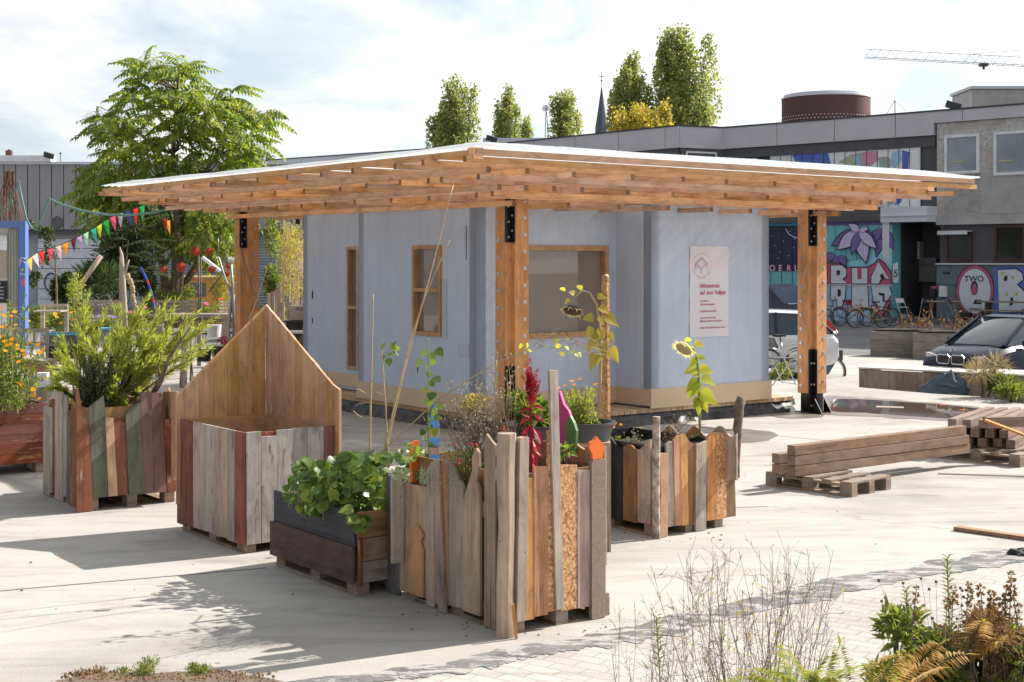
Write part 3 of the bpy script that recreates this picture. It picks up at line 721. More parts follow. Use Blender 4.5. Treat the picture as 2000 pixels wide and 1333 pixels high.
# flat roof battens carrying the sheet
vb = RV0 + .22
while vb < RV1:
    lb = MB(); lb.box((0, 0, 0), (RU1 - RU0 - .06, .06, .045)); ob = lb.buildc('roof_batten', M['pine_x']); ob.parent = pav; ob.location = U((RU0 + RU1) / 2, vb, roofz(ZB + NL * LH - .008, vb)) - WO[pav.name]; ob.rotation_euler = (0, 0, math.atan2(.6, .8)); vb += .80
# short blocks between layers along the edges (ends of cross pieces seen under the eave)
def blocks(edge):
    pass
sh = []
for k in (3, 5, 7):
    f = (k - 1) / (NL - 1); z = ZB - .02 + k * LH
for nm_, c_, L_, ang in (('eave_beam', U((RU0 + RU1) / 2, RV0, ZB + NL * LH - .016), RU1 - RU0, math.atan2(.6, .8)), ('eave_beam', U(RU0, (RV0 + RV1) / 2 + .05, ZB + NL * LH - .002), RV1 - RV0 - .1, math.atan2(.8, -.6))):
    lb = MB(); lb.box((0, 0, 0), (L_, .055, .072)); ob = lb.buildc(nm_, M['pine_x']); ob.parent = pav; ob.location = c_ - WO[pav.name]
    ob.rotation_euler = (0, -(.0045 if ang > 1 else 0), ang)
# roof corner block
b = MB(); b.box(U(RU0 + .05, RV0 + .05, ZB + NL * LH - .03), (.13, .13, .13), (A, B, UZ)); b.build('corner_block', M['pine_x'], pav)
# screws hanging under the lattice
for i in range(36):
    u = R.uniform(-1.4, 7.0); v = R.choice([R.uniform(-1.3, -.3), R.uniform(-.3, 7)]); 
    if v > 0: u = R.uniform(-1.3, -.2)
    d_ = max(0, -u, -v, u - 6.0); z = ZB - .05 + min(.4, d_ * .24)
    b = MB(); b.tube([U(u, v, z), U(u, v, z - .035)], .008, 5); b.build('screw_tip', M['zinc'], pav)
# corrugated clear sheet, low pitched
m, nt, p, o_ = newmat('corrugated_clear_sheet'); p.inputs['Base Color'].default_value = (.72, .83, .90, 1); p.inputs['Roughness'].default_value = .3
t_ = nd(nt, 'ShaderNodeBsdfTranslucent'); t_.inputs[0].default_value = (.80, .85, .86, 1); tr = nd(nt, 'ShaderNodeBsdfTransparent'); tr.inputs[0].default_value = (.95, .97, .98, 1)
m1 = nd(nt, 'ShaderNodeMixShader'); m1.inputs[0].default_value = .42; m2 = nd(nt, 'ShaderNodeMixShader'); lwt = nd(nt, 'ShaderNodeLayerWeight'); lwt.inputs[0].default_value = .5; lk(nt, mth(nt, 'MULTIPLY', mth(nt, 'SUBTRACT', 1.0, lwt.outputs['Facing']), .16), m2.inputs[0])
lk(nt, p.outputs[0], m1.inputs[1]); lk(nt, t_.outputs[0], m1.inputs[2]); lk(nt, m1.outputs[0], m2.inputs[1]); lk(nt, tr.outputs[0], m2.inputs[2]); lk(nt, m2.outputs[0], o_.inputs[0])
M['sheet'] = m
b = MB(); nu = 310; nv = 26; ZT = ZB + .045 + NL * LH
ids = {}
ue0, ue1, ve0, ve1 = RU0 - .06, RU1 + .10, RV0 - .06, RV1 + .08
for j in range(nv + 1):
    v = ve0 + (ve1 - ve0) * j / nv; jag = .025 * math.sin(j * 2.7)
    for i in range(nu + 1):
        u = ue0 + (ue1 - ue0) * i / nu + (jag if i in (0, nu) else 0)
        d_ = min(u - ue0, ue1 - u, v - ve0, ve1 - v)
        rise = .20 * (1 - math.exp(-max(0, d_) / .8))
        z = roofz(ZT, v) + rise + .012 * math.sin(u * 2 * math.pi / .12) + .006 * math.sin(v * 3 + u)
        if v < 0 and u < .8 and u > -1.5: z += .012 * math.sin(u * 9) * math.sin(v * 5)
        ids[i, j] = len(b.v); b.v.append(tuple(U(u, v, z)))
for j in range(nv):
    for i in range(nu): b.f.append((ids[i, j], ids[i + 1, j], ids[i + 1, j + 1], ids[i, j + 1])); b.m.append(0)
b.build('roof_sheet', M['sheet'], pav, smooth=True)
# lamp cable hooked under the roof near the left post
b = MB(); q = at(578, 418, 24.4)
b.tube([at(571, 400, 24.2), at(570, 412, 24.2), at(576, 419, 24.2), at(584, 420, 24.2), at(582, 428, 24.2)], .008, 5); b.lathe(at(581.5, 438, 24.2), [(.03, 0), (.045, .02), (.035, .08), (.012, .1)], 10)
tag(b.build('hanging_socket', M['black']), 'black lamp socket on a looped cable under the roof edge', 'lamp socket')
# ================================================================ pallets and planters
def pallet_parts(F0, da, db, La, Lb, h=.144, z=0.0, parent=None, top=True, name='pallet', mat=None):
    """euro pallet: three runners along b, top boards across"""
    mat = mat or M['pallet']; F0 = V((F0[0], F0[1], 0)); ax = (da, db, UZ)
    P = lambda a, b_, zz: F0 + da * a + db * b_ + UZ * (z + zz)
    out = []
    for a in (.05, La / 2, La - .05):
        b = MB(); b.box(P(a, Lb / 2, .011), (.10, Lb, .022), ax); b.box(P(a, Lb / 2, h - .033), (.10, Lb, .022), ax); out.append(('runner', b))
        for c in (.07, Lb / 2, Lb - .07):
            b = MB(); b.box(P(a, c, (h - .022) / 2), (.098, .14, h - .066), ax); out.append(('block', b))
    if top:
        n = 5
        for k in range(n):
            b = MB(); c = .07 + (Lb - .14) * k / (n - 1); b.box(P(La / 2, c, h - .011), (La, .13 if k in (0, 2, 4) else .11, .022), ax); out.append(('slat', b))
    return [b.build(nm, mat, parent, bevel=.002) for nm, b in out]
class Planter:
    def __init__(s, name, label, px, py, La=.8, Lb=1.2, da=A, db=B):
        p = gp(px, py); s.F = V((p.x, p.y, 0)); s.La, s.Lb, s.da, s.db = La, Lb, da, db
        s.o = thing(name, label, 'planter', tuple(s.F + da * La / 2 + db * Lb / 2))
        s.left = Side(s.F, db, -da); s.right = Side(s.F, da, -db)
        s.bleft = Side(s.F + db * Lb, da, db); s.bright = Side(s.F + da * La, db, da)
    def P(s, a, b_, z=0): return s.F + s.da * a + s.db * b_ + UZ * z
    def plank(s, side, x0, x1, tops, bot, mat, th=.022, e=0, bot2=None, name='plank', label=None, bx=None):
        """tops: row, or list of (px, py) outline points of the top"""
        e += R.uniform(-.003, .004); th *= R.uniform(.85, 1.15)
        q = side.off(e)
        if not isinstance(tops, (list, tuple)): tops = [(x0, tops), (x1, tops)]
        tl = [q.tz(*p_) for p_ in tops]
        b0, b1 = (bx or (x0, x1))
        zb0 = q.tz(b0, bot)[1]; zb1 = q.tz(b1, bot2 if bot2 else bot)[1]
        zm = max(.004, (zb0 + zb1) / 2)
        g = R.uniform(.0015, .0045)
        poly = [(q.t(b0) + g, zm), (q.t(b1) - g, zm)] + [(t, z) for t, z in reversed(tl)]
        b = MB(); b.prism(poly, q.p, q.d, UZ, q.n, th)
        o = b.build(name, M[mat] if isinstance(mat, str) else mat, s.o, bevel=.0015)
        if label: o['label'] = label
        return o
    def inner(s, z0, z1, soil, inset=.03, mat=None, liner=None):
        # box frame inside the boards, liner and soil
        a0, a1, b0, b1 = inset, s.La - inset, inset, s.Lb - inset
        b = MB(); t = .018; ax = (s.da, s.db, UZ)
        for c, d in ((s.P((a0 + a1) / 2, b0, (z0 + z1) / 2), (a1 - a0, t, z1 - z0)), (s.P((a0 + a1) / 2, b1, (z0 + z1) / 2), (a1 - a0, t, z1 - z0)), (s.P(a0, (b0 + b1) / 2, (z0 + z1) / 2), (t, b1 - b0 - t, z1 - z0)), (s.P(a1, (b0 + b1) / 2, (z0 + z1) / 2), (t, b1 - b0 - t, z1 - z0))): b.box(c, d, ax)
        b.build('inner_frame', mat or M['brown_x'], s.o)
        if soil:
            b = MB(); n = 10; r_ = random.Random(int(s.F.x * 100)); g = {}
            for i in range(n + 1):
                for j in range(n + 1):
                    g[i, j] = s.P(a0 + (a1 - a0) * i / n, b0 + (b1 - b0) * j / n, soil + r_.uniform(-.02, .02) + (.02 if 0 < i < n and 0 < j < n else -.02))
            for i in range(n):
                for j in range(n): b.face([g[i, j], g[i + 1, j], g[i + 1, j + 1], g[i, j + 1]])
            b.build('soil', M['soil'], s.o, smooth=True)
def arc_top(x0, x1, y0, y1, yp, n=8):
    """rounded top between two columns, peak row yp"""
    return [(x0 + (x1 - x0) * i / n, (y0 + (y1 - y0) * i / n) + (yp - (y0 + y1) / 2) * math.sin(math.pi * i / n)) for i in range(n + 1)]
def ZX(sc, ox, oy): return lambda X, Y: (ox + sc * X, oy + sc * Y)

# ---- A near tall planter -------------------------------------------------
PA = Planter('plank_planter', 'nearest planter of tall ragged mixed planks with orange tulip top', 1000, 1240)
pallet_parts(PA.F, A, B, .8, 1.2, parent=PA.o)
PA.inner(.14, .98, .90, inset=.035)
z = ZX(.435, 740, 680)
def PL(P_, side, zz, X0, X1, tops, bot, mat, e=0, th=.022, name='plank', label=None, BX=None):
    if not isinstance(tops, (list, tuple)): tt = [zz(X0, tops), zz(X1, tops)]
    else: tt = [zz(*q) for q in tops]
    bx = [zz(q, 0)[0] for q in BX] if BX else None
    return P_.plank(side, zz(X0, 0)[0], zz(X1, 0)[0], tt, zz(0, bot)[1], mat, th, e, name=name, label=label, bx=bx)
L_ = PA.left; R_ = PA.right
PL(PA, L_, z, 45, 101, [(45, 562), (70, 575), (101, 592)], 1142, 'darkgrey', th=.03)
PL(PA, L_, z, 101, 126, [(101, 592), (126, 603)], 1088, 'tan')
PL(PA, L_, z, 126, 226, [(126, 603), (160, 612), (226, 625)], 1108, 'tan', th=.018)
PL(PA, L_, z, 226, 258, [(226, 560), (232, 535), (245, 512), (258, 504)], 1205, 'greyw', e=.004)
PL(PA, L_, z, 258, 300, [(258, 504), (280, 499), (300, 501)], 1150, 'tan')
PL(PA, L_, z, 286, 322, [(286, 500), (322, 512)], 1150, 'orangew', e=.006)
PL(PA, L_, z, 322, 362, [(322, 512), (345, 535), (362, 560)], 1158, 'greyw')
PL(PA, L_, z, 362, 392, [(362, 560), (378, 590), (392, 632)], 1165, 'greyw')
PL(PA, L_, z, 388, 464, [(388, 680), (415, 600), (430, 545), (428, 490), (446, 448), (458, 470), (460, 530), (448, 600), (462, 640)], 1190, 'tan', e=.008)
PL(PA, L_, z, 440, 466, [(440, 612), (452, 598), (466, 640)], 1196, 'greyw', e=.002)
PL(PA, L_, z, 468, 488, [(468, 690), (488, 692)], 760, 'fresh', e=-.02)
PL(PA, L_, z, 255, 276, [(255, 500), (276, 503)], 1226, 'pinkish', e=.03, BX=(278, 308))
PL(PA, L_, z, 150, 204, [(150, 910), (160, 895), (163, 870), (155, 845), (162, 822), (176, 806), (178, 788), (184, 806), (198, 824), (204, 846), (194, 872), (198, 895), (204, 908)], 1110, 'fresh', e=.022, th=.018, name='pawn_cutout', label='pale board sawn into a chess pawn outline')
PL(PA, L_, z, 66, 100, [(66, 720), (82, 716), (100, 730), (96, 790)], 770, 'brown', e=.035, name='offcut')
PL(PA, L_, z, 484, 532, [(484, 432), (492, 384), (510, 410), (532, 436)], 1292, 'tan', e=.01)
# split log at the corner
b = MB()
def col(zz, X, Y, d): x, y = zz(X, Y); return at(x, y, d)
d0 = PA.F.y - .04
b.tube([col(z, 568, 1302, d0), col(z, 566, 1100, d0), col(z, 574, 800, d0), col(z, 570, 560, d0), col(z, 574, 382, d0)], [.062, .056, .053, .058, .060], 9); b.build('corner_log', M['tan'], PA.o, smooth='auto')
b = MB(); b.bar(col(z, 600, 1150, d0 - .06), col(z, 617, 1304, d0 - .06), .012, .02); b.build('splinter', M['fresh'], PA.o)
PL(PA, R_, z, 606, 650, [(615, 402), (635, 396), (656, 398)], 1222, 'tan', e=.02, th=.04, BX=(600, 645))
PL(PA, R_, z, 648, 692, 582, 1218, 'fresh')
PL(PA, R_, z, 688, 752, 530, 1200, 'orangew', e=.004)
PL(PA, R_, z, 752, 786, 372, 1180, 'osb', BX=(742, 785))
PL(PA, R_, z, 757, 795, 100, 1172, 'greyw', e=.024, BX=(788, 824))
PL(PA, R_, z, 808, 882, 524, 1174, 'osb')
PL(PA, R_, z, 882, 942, 546, 1162, 'pinkish')
PL(PA, R_, z, 942, 1006, [(942, 520), (950, 500), (1002, 498), (1006, 512)], 1232, plain('rough_render_board', (.30, .215, .165), .9, bmp=1.0, bscale=160, scale=30), e=.006, th=.03)
PL(PA, R_, z, 932, 1003, [(948, 478), (934, 445), (938, 425), (955, 412), (968, 395), (980, 412), (998, 425), (1002, 445), (996, 478), (994, 497)], 497, 'orange', e=.008, th=.028, name='tulip_cutout', label='bright orange tulip shaped board top', BX=(948, 994))
# back boards
BL, BR = PA.bleft, PA.bright
zz = lambda X, Y: (X, Y)
PL(PA, BL, zz, 766, 790, 925, 1100, 'greyw'); PL(PA, BL, zz, 790, 830, 930, 1100, 'greyw'); PL(PA, BL, zz, 830, 870, 905, 1100, 'tan')
PL(PA, BL, zz, 870, 915, 900, 1100, 'tan'); PL(PA, BL, zz, 915, 975, 905, 1100, 'brown')
PL(PA, BL, zz, 841, 858, [(840.5, 835), (849, 784), (858.5, 830), (858, 900)], 1000, 'tan', e=-.05, name='striped_spike', label='pointed board with bright blue painted bands')
for y0, y1 in ((835, 836),): pass
Qs = BL.off(-.05 + .0)
b = MB(); Qs.poly(b, [(840.2, 836), (858.8, 836), (849, 783)], -.003, .028); b.build('blue_tip', M['bluep'], PA.o)
for y0, y1 in ((855, 872), (888, 902)):
    b = MB(); Qs.poly(b, [(839.5, y0 + 2), (839.5, y1 - 2), (843, y1), (856, y1), (859.5, y1 - 2), (859.5, y0 + 2), (856, y0), (843, y0)], -.003, .028); b.build('blue_band', M['bluep'], PA.o)
o = PL(PA, BL, zz, 803, 819, [(803, 868), (812, 861), (819, 862)], 942, 'orange', e=-.09, name='orange_stick', label='short orange board full of drilled holes')
b = MB()
PL(PA, BL, zz, 980, 994, [(980, 838), (984, 832), (990, 832), (994, 839)], 900, 'redpaint', e=-.02, name='red_tip')
PL(PA, BR, zz, 1000, 1050, 858, 1100, 'tan'); PL(PA, BR, zz, 1050, 1090, 862, 1100, 'brown')
PL(PA, BR, zz, 1086, 1117, [(1086, 850), (1088, 765), (1092, 764), (1100, 790), (1110, 803), (1117, 822), (1117, 860)], 1100, 'pink', e=.0, name='pink_petal', label='pink painted board with a curved petal outline')
PL(PA, BR, zz, 1103, 1125, [(1103, 838), (1107, 822), (1113, 813), (1120, 826), (1125, 842), (1124, 862)], 880, 'leafgreen', e=-.03, name='green_leaf_cutout', BX=(1106, 1122))
PL(PA, BR, zz, 1118, 1142, [(1118, 860), (1130, 872), (1142, 880)], 1100, 'orangew'); PL(PA, BR, zz, 1142, 1180, 872, 1100, 'tan')

# ---- B low dark planter ---------------------------------------------------
PB = Planter('low_planter', 'low planter of charcoal and dark brown boards with bean plants', 697, 1165)
pallet_parts(PB.F, A, B, .8, 1.2, parent=PB.o)
PB.inner(.14, .52, .47, inset=.03)
L_, R_ = PB.left, PB.right
def tboard(P_, side, z0, z1, L, mat, e=0, th=.022, t0=0, name='board'):
    b = MB(); n = side.n; mid = side.p + side.d * (t0 + L / 2) + UZ * ((z0 + z1) / 2) + n * (e + th / 2)
    lb = MB(); lb.box((0, 0, 0), (L, th, z1 - z0)); o = lb.buildc(name, M[mat] if isinstance(mat, str) else mat, None, bevel=.0015)
    o.parent = P_.o; o.location = mid - WO[P_.o.name]; o.rotation_euler = (0, 0, math.atan2(side.d.y, side.d.x)); return o
tboard(PB, L_, .34, .58, 1.2, 'charcoal_x'); tboard(PB, L_, .09, .345, 1.24, 'maroon_x', e=.024, t0=-.02)
tboard(PB, R_, .40, .58, .8, 'brown_x'); tboard(PB, R_, .24, .395, .8, 'brown_x', e=.002); tboard(PB, R_, .09, .235, .8, 'grey_x', e=.004)
tboard(PB, R_, .08, .40, .028, 'redo', e=.026, th=.03, t0=-.01, name='corner_strip')
tboard(PB, PB.bleft, .12, .54, .8, 'brown_x'); tboard(PB, PB.bright, .12, .54, 1.2, 'brown_x')

# ---- C house-shaped planter ----------------------------------------------
PC = Planter('house_planter', 'empty planter shaped like a gabled house corner with whitewashed front boards', 478, 1082)
pallet_parts(PC.F, A, B, .8, 1.2, parent=PC.o)
PC.inner(.14, .93, 0, inset=.028, mat=M['fresh_x'])
b = MB(); b.box(PC.P(.4, .6, .16), (.7, 1.1, .02), (A, B, UZ)); b.build('inner_floor', M['brown_x'], PC.o)
z = ZX(.45, 330, 580)
def edgeline(xa, ya, xb, yb): return lambda X: ya + (yb - ya) * (X - xa) / (xb - xa)
tl = edgeline(45, 527, 330, 588); bl_ = edgeline(45, 975, 330, 1075)
for X0, X1, mt in ((45, 80, 'redp'), (80, 112, 'redo'), (112, 143, 'pinkish'), (143, 170, 'pinkish'), (170, 199, 'whitep'), (199, 232, 'pinkish'), (232, 262, 'pinkish'), (262, 296, 'whitep'), (296, 332, 'redp')):
    PL(PC, PC.left, z, X0, X1, [(X0, tl(X0)), (X1, tl(X1))], (bl_(X0) + bl_(X1)) / 2 + R.uniform(-6, 6), mt)
tl = edgeline(330, 588, 735, 557)
for X0, X1, mt in ((330, 396, 'whitep'), (396, 463, 'whitep'), (463, 534, 'whitep'), (534, 596, 'whitep'), (596, 666, 'whitep'), (666, 737, 'redp')):
    dy = 24 if X0 == 396 else R.uniform(-3, 3)
    PL(PC, PC.right, z, X0, X1, [(X0, tl(X0) + dy), (X1, tl(X1) + dy)], 1072 - (X0 - 330) * .13, mt)
PL(PC, PC.right, z, 398, 461, [(398, 585), (461, 583)], 640, 'redp', e=-.02, name='offcut')
# gable walls behind
tl = edgeline(35, 430, 420, 35)
for X0, X1 in ((33, 70), (70, 133), (133, 194), (194, 255), (255, 302), (302, 360), (360, 419)):
    PL(PC, PC.bleft, z, X0, X1, [(X0, tl(X0)), (X1, tl(X1))], 900, 'fresh', name='gable_board')
tl = edgeline(420, 35, 726, 402)
for X0, X1 in ((419, 448), (448, 480), (480, 512), (512, 545), (545, 578), (578, 611), (611, 645), (645, 680), (680, 708), (708, 737)):
    PL(PC, PC.bright, z, X0, X1, [(X0, tl(X0)), (X1, tl(min(X1, 727)))], 900, 'fresh', name='gable_board')
tboard(PC, PC.bleft, .88, .96, .74, 'fresh_x', e=-.03, t0=.03, name='batten'); tboard(PC, PC.bright, .88, .96, 1.14, 'fresh_x', e=-.03, t0=.03, name='batten')

# ---- D colourful plank planter --------------------------------------------
PD = Planter('painted_plank_planter', 'planter of red, green and maroon painted planks holding a feathery shrub', 172, 999)
pallet_parts(PD.F, A, B, .85, 1.2, parent=PD.o); PD.inner(.14, .95, .88, inset=.03)
z = ZX(.3375, 0, 560)
for X0, X1, tp, bt, mt, e in ((262, 298, [(262, 695), (270, 688), (298, 700)], 1238, 'greyw', 0), (298, 312, [(298, 698), (312, 702)], 1192, 'whitep', 0), (308, 332, [(308, 645), (332, 655)], 1196, 'redp', -.01), (330, 372, [(330, 610), (340, 595), (372, 612)], 1268, 'pinkish', .006), (372, 398, [(372, 632), (398, 640)], 1215, 'whitep', 0), (396, 416, [(396, 745), (416, 750)], 1225, 'teal', .004), (412, 446, [(412, 720), (428, 706), (446, 712)], 1298, 'redo', .01)):
    PL(PD, PD.left, z, X0, X1, tp, bt, mt, e=e)
for X0, X1, tp, bt, mt, e in ((436, 535, [(436, 660), (432, 590), (448, 588), (458, 650), (475, 755), (500, 782), (508, 800)], 1300, 'redo', .012), (510, 628, [(510, 700), (530, 680), (596, 632), (606, 730), (612, 800)], 1220, 'greenp', 0), (605, 678, 758, 1212, 'fresh', .004), (650, 738, [(650, 780), (690, 772), (722, 790)], 1206, 'redo', 0), (722, 832, [(722, 740), (770, 690), (805, 665)], 1203, 'greenp', .004), (805, 900, [(805, 612), (868, 608)], 1195, 'maroon', 0), (872, 964, [(870, 615), (934, 612)], 1190, 'maroon', .006), (945, 1026, [(945, 766), (1002, 762)], 1186, 'redo', 0), (1004, 1042, 730, 1200, 'tan', -.01)):
    x1t = X1 - 26 if X1 > 640 else X1
    PL(PD, PD.right, z, X0, X1, tp if isinstance(tp, list) else [(X0, tp), (x1t, tp)], bt, mt, e=e, BX=(X0 + 18 if X0 > 500 else X0, X1))
PL(PD, PD.bleft, zz, 92, 120, 800, 930, 'tan'); PL(PD, PD.bleft, zz, 120, 150, 790, 930, 'redp'); PL(PD, PD.bleft, zz, 150, 230, 800, 930, 'tan')
for X0, X1, tp in ((235, 270, 775), (270, 290, 742), (290, 318, 770), (318, 345, 765)): PL(PD, PD.bright, zz, X0, X1, tp, 930, 'fresh')
PL(PD, PD.bright, zz, 325, 333, [(328, 757), (334, 790)], 800, 'fresh', name='offcut')

# ---- E red box at the left edge --------------------------------------------
PE = Planter('red_planter', 'red painted box planter with horizontal planks at the left edge', 89, 918)
PE.F = gp(88, 922); PE.F.z = 0
w_ = -A; PE.left = Side(PE.F, -A, -B)
WO[PE.o.name] = PE.F.copy(); PE.o.location = PE.F
pallet_parts(PE.F - A * 1.2, A, B, 1.2, .8, parent=PE.o)
for k in range(6):
    z0 = .115 + k * .108
    lb = MB(); lb.box((0, 0, 0), (1.24, .025, .105)); ob = lb.buildc('plank', M['red_x'], None, bevel=.002); ob.parent = PE.o; ob.location = -A * .6 - B * .012 + UZ * (z0 + .052); ob.rotation_euler = (0, 0, math.atan2(.6, .8))
    lb = MB(); lb.box((0, 0, 0), (.8, .025, .105)); ob = lb.buildc('plank', M['red_x'], None, bevel=.002); ob.parent = PE.o; ob.location = A * .012 + B * .4 + UZ * (z0 + .052); ob.rotation_euler = (0, 0, math.atan2(.8, -.6))
    lb = MB(); lb.box((0, 0, 0), (1.24, .025, .105)); ob = lb.buildc('plank', M['red_x'], None, bevel=.002); ob.parent = PE.o; ob.location = -A * .6 + B * .812 + UZ * (z0 + .052); ob.rotation_euler = (0, 0, math.atan2(.6, .8))
b = MB(); b.box(PE.F - A * .6 + B * .4 + UZ * .68, (1.18, .78, .05), (A, B, UZ)); b.build('soil', M['soil'], PE.o)

# ---- F scalloped planter -----------------------------------------------------
PF = Planter('scalloped_planter', 'planter with wavy topped mixed planks, white log and tall sunflower', 1280, 1050, .8, 1.2)
pallet_parts(PF.F, A, B, .8, 1.2, parent=PF.o); PF.inner(.14, .76, .66, inset=.03, mat=M['liner'])
z = ZX(.3302, 1100, 640)
def wavetop(X0, X1, Y, amp=32, per=148, ph=0, n=6): return [(X0 + (X1 - X0) * i / n, Y + amp * math.cos(2 * math.pi * (X0 + (X1 - X0) * i / n - ph) / per)) for i in range(n + 1)]
for X0, X1, tp, bt, mt, e in ((272, 366, [(272, 628), (290, 650), (310, 680), (335, 708), (366, 705)], 1132, 'navy', 0), (366, 442, [(366, 705), (385, 694), (410, 695), (442, 722)], 1146, 'brown', .004), (438, 524, [(438, 722), (460, 722), (490, 695), (524, 660)], 1156, 'tan', 0)):
    PL(PF, PF.left, z, X0, X1, tp, bt, mt, e=e)
for X0, X1, tp in ((130, 200, wavetop(130, 200, 680, 25, 150, 130)), (200, 275, wavetop(200, 275, 680, 25, 150, 130))):
    PL(PF, PF.left, z, X0, X1, tp, 1110, 'tan')
for X0, X1, tp, bt, mt, e in ((566, 610, 742, 1240, 'fresh', .03), (600, 652, [(600, 690), (622, 672), (640, 672)], 1176, 'greyw', 0), (650, 690, [(642, 665), (665, 640), (690, 630)], 1170, 'orangew', .004), (690, 735, [(683, 628), (712, 634), (722, 650)], 1168, 'fresh', .008), (735, 778, [(722, 650), (745, 680), (775, 690)], 1165, 'brown', 0), (772, 838, [(778, 684), (805, 684), (838, 668)], 1236, 'greyw', .02), (838, 896, [(838, 660), (860, 628), (892, 618)], 1138, 'orangew', 0), (892, 958, [(894, 618), (925, 620), (955, 648)], 1130, 'osb', .004), (958, 1012, [(955, 655), (975, 668), (1000, 672)], 1118, 'brown', 0)):
    PL(PF, PF.right, z, X0, X1, tp, bt, mt, e=e, BX=None)
for i, (X0, X1, mt) in enumerate(((90, 150, 'tan'), (150, 210, 'tan'), (210, 300, 'tan'), (300, 385, 'greyw'), (385, 450, 'brown'), (450, 520, 'tan'), (520, 576, 'tan'))):
    PL(PF, PF.bleft, z, X0, X1, wavetop(X0, X1, 622, -34, 180, 150 if X0 < 300 else 452), 900, mt)
for i, (X0, X1, mt) in enumerate(((576, 640, 'orangew'), (640, 680, 'tan'), (680, 720, 'brown'), (720, 780, 'orangew'), (780, 820, 'tan'), (820, 905, 'tan'), (905, 970, 'tan'), (970, 1022, 'tan'))):
    PL(PF, PF.bright, z, X0, X1, wavetop(X0, X1, 614, -32, 148, 626), 900, mt)
b = MB(); d0 = PF.F.y - .05
b.tube([col(z, 552, 1264, d0), col(z, 548, 1000, d0), col(z, 550, 760, d0), col(z, 552, 527, d0)], [.036, .034, .036, .032], 10); b.build('birch_log', M['birch'], PF.o, smooth='auto')
rcy = PF.F.y + .55
b = MB(); b.tube([col(z, 1025, 888, rcy), col(z, 1022, 800, rcy), col(z, 1035, 640, rcy), col(z, 1030, 600, rcy), col(z, 1042, 500, rcy), col(z, 1036, 480, rcy), col(z, 1056, 412, rcy)], [.030, .034, .032, .042, .038, .046, .040], 8); b.build('gnarled_branch', M['bark'], PF.o, smooth=True)
QF = PF.left.off(.02)
b = MB(); QF.poly(b, [(1175, 1010), (1194, 1012), (1190, 540), (1187, 536), (1183, 536), (1180, 540)], 0, .03); b.build('tall_board', M['osb'], PF.o)['label'] = 'tall thin chipboard lath rising above the planter'

# ================================================================ lumber on the right
def free_pallet(name, label, Fp, Lp, Rp, group='pallets on the concrete'):
    F0 = gp(*Fp); Lc = gp(*Lp); Rc = gp(*Rp)
    db = (Lc - F0); Lb = db.length; db.normalize(); da = (Rc - F0); da -= db * da.dot(db); La = (Rc - F0).length; da.normalize()
    o = thing(name, label, 'pallet', tuple(F0 + da * La / 2 + db * Lb / 2), group)
    pallet_parts(F0, da, db, La, Lb, parent=o, mat=M['pallet']); return F0, da, db, La, Lb
free_pallet('pallet', 'weathered pallet under the near end of the long beams', (1664, 972), (1495, 948), (1766, 960))
free_pallet('pallet', 'pallet carrying the stack of square beams at the right edge', (1992, 914), (1822, 893), (2090, 905))
def beam(p, q, w_=.105, h=.105, label='', mat='beam_x'):
    h -= .006; p = V(p) + V((jit(.008), jit(.008), 0)); q = V(q) + V((jit(.012), jit(.012), 0))
    p, q = V(p), V(q); L = (q - p).length; d = (q - p) / L
    lb = MB(); lb.box((0, 0, 0), (L, w_, h)); o = lb.buildc('timber_beam', M[mat], None, bevel=.003)
    o.location = (p + q) / 2; o.rotation_euler = (0, -math.asin(d.z), math.atan2(d.y, d.x)); tag(o, label, 'beam', 'square timber beams lying on pallets'); return o
ba = A.copy(); bn = V((ba.y, -ba.x, 0))
s0 = V((2.83, 13.98, .20))
for k, lb_ in enumerate(('bottom dark beam of the long stack of three', 'middle reddish beam of the long stack of three', 'topmost sunlit beam of the long stack of three')):
    beam(s0 + UZ * (.105 * k), s0 + UZ * (.105 * k) + ba * (2.92 - .03 * k), label=lb_ + ' on the pallet')
s1 = s0 - bn * .19 - ba * .02
for k, lb_ in enumerate(('lower short beam end behind the long stack', 'upper short beam end behind the long stack')):
    beam(s1 + UZ * (.107 * k), s1 + UZ * (.107 * k) + ba * 2.6, label=lb_)
# right-hand stack: ends face the camera side
g0 = gp(1878, 897); e1 = V((.93, -.37, 0)).normalized(); e2 = V((.55, .835, 0)).normalized()
c0 = V((g0.x, g0.y, .20)) + V((.02, .05, 0)); wds = ('first', 'second', 'third', 'fourth', 'fifth')
rows_ = ((0, 4, 0.06), (1, 4, .03), (2, 4, 0.0))
lab = ('bottom', 'middle', 'upper')
for r_i, cnt, sh_ in rows_:
    for j in range(cnt):
        p_ = c0 + e1 * (j * .165 + sh_ - .05 * r_i) + UZ * (.108 * r_i) + e2 * R.uniform(-.05, .05)
        beam(p_, p_ + e2 * 1.7, .10, .104, '%s beam end from the left in the %s row of the right stack' % (wds[j], lab[r_i]))
p_ = c0 + e1 * .10 + UZ * .33
p_ = at(1925, 826, 15.9); beam(p_, p_ + V((.96, .28, 0)) * 3.2, .10, .13, 'loose beam lying across the top of the right stack')
lb = MB(); lb.box((0, 0, 0), (1.9, .10, .022)); o = lb.buildc('loose_board', M['orangew'], None); o.location = at(2092, 885, 15.0); o.rotation_euler = (0, .33, -.5); tag(o, 'thin orange board leaning down off the right beam stack', 'board')
lb = MB(); lb.box((0, 0, 0), (2.6, .09, .03)); o = lb.buildc('loose_board', M['brown_x'], None); q0 = gp(1867, 1036); q1 = gp(2010, 1056); dd = (q1 - q0).normalized(); o.location = q0 + dd * 1.3 + UZ * .02; o.rotation_euler = (0, 0, math.atan2(dd.y, dd.x)); tag(o, 'brown board lying flat on the pale concrete at right', 'board')
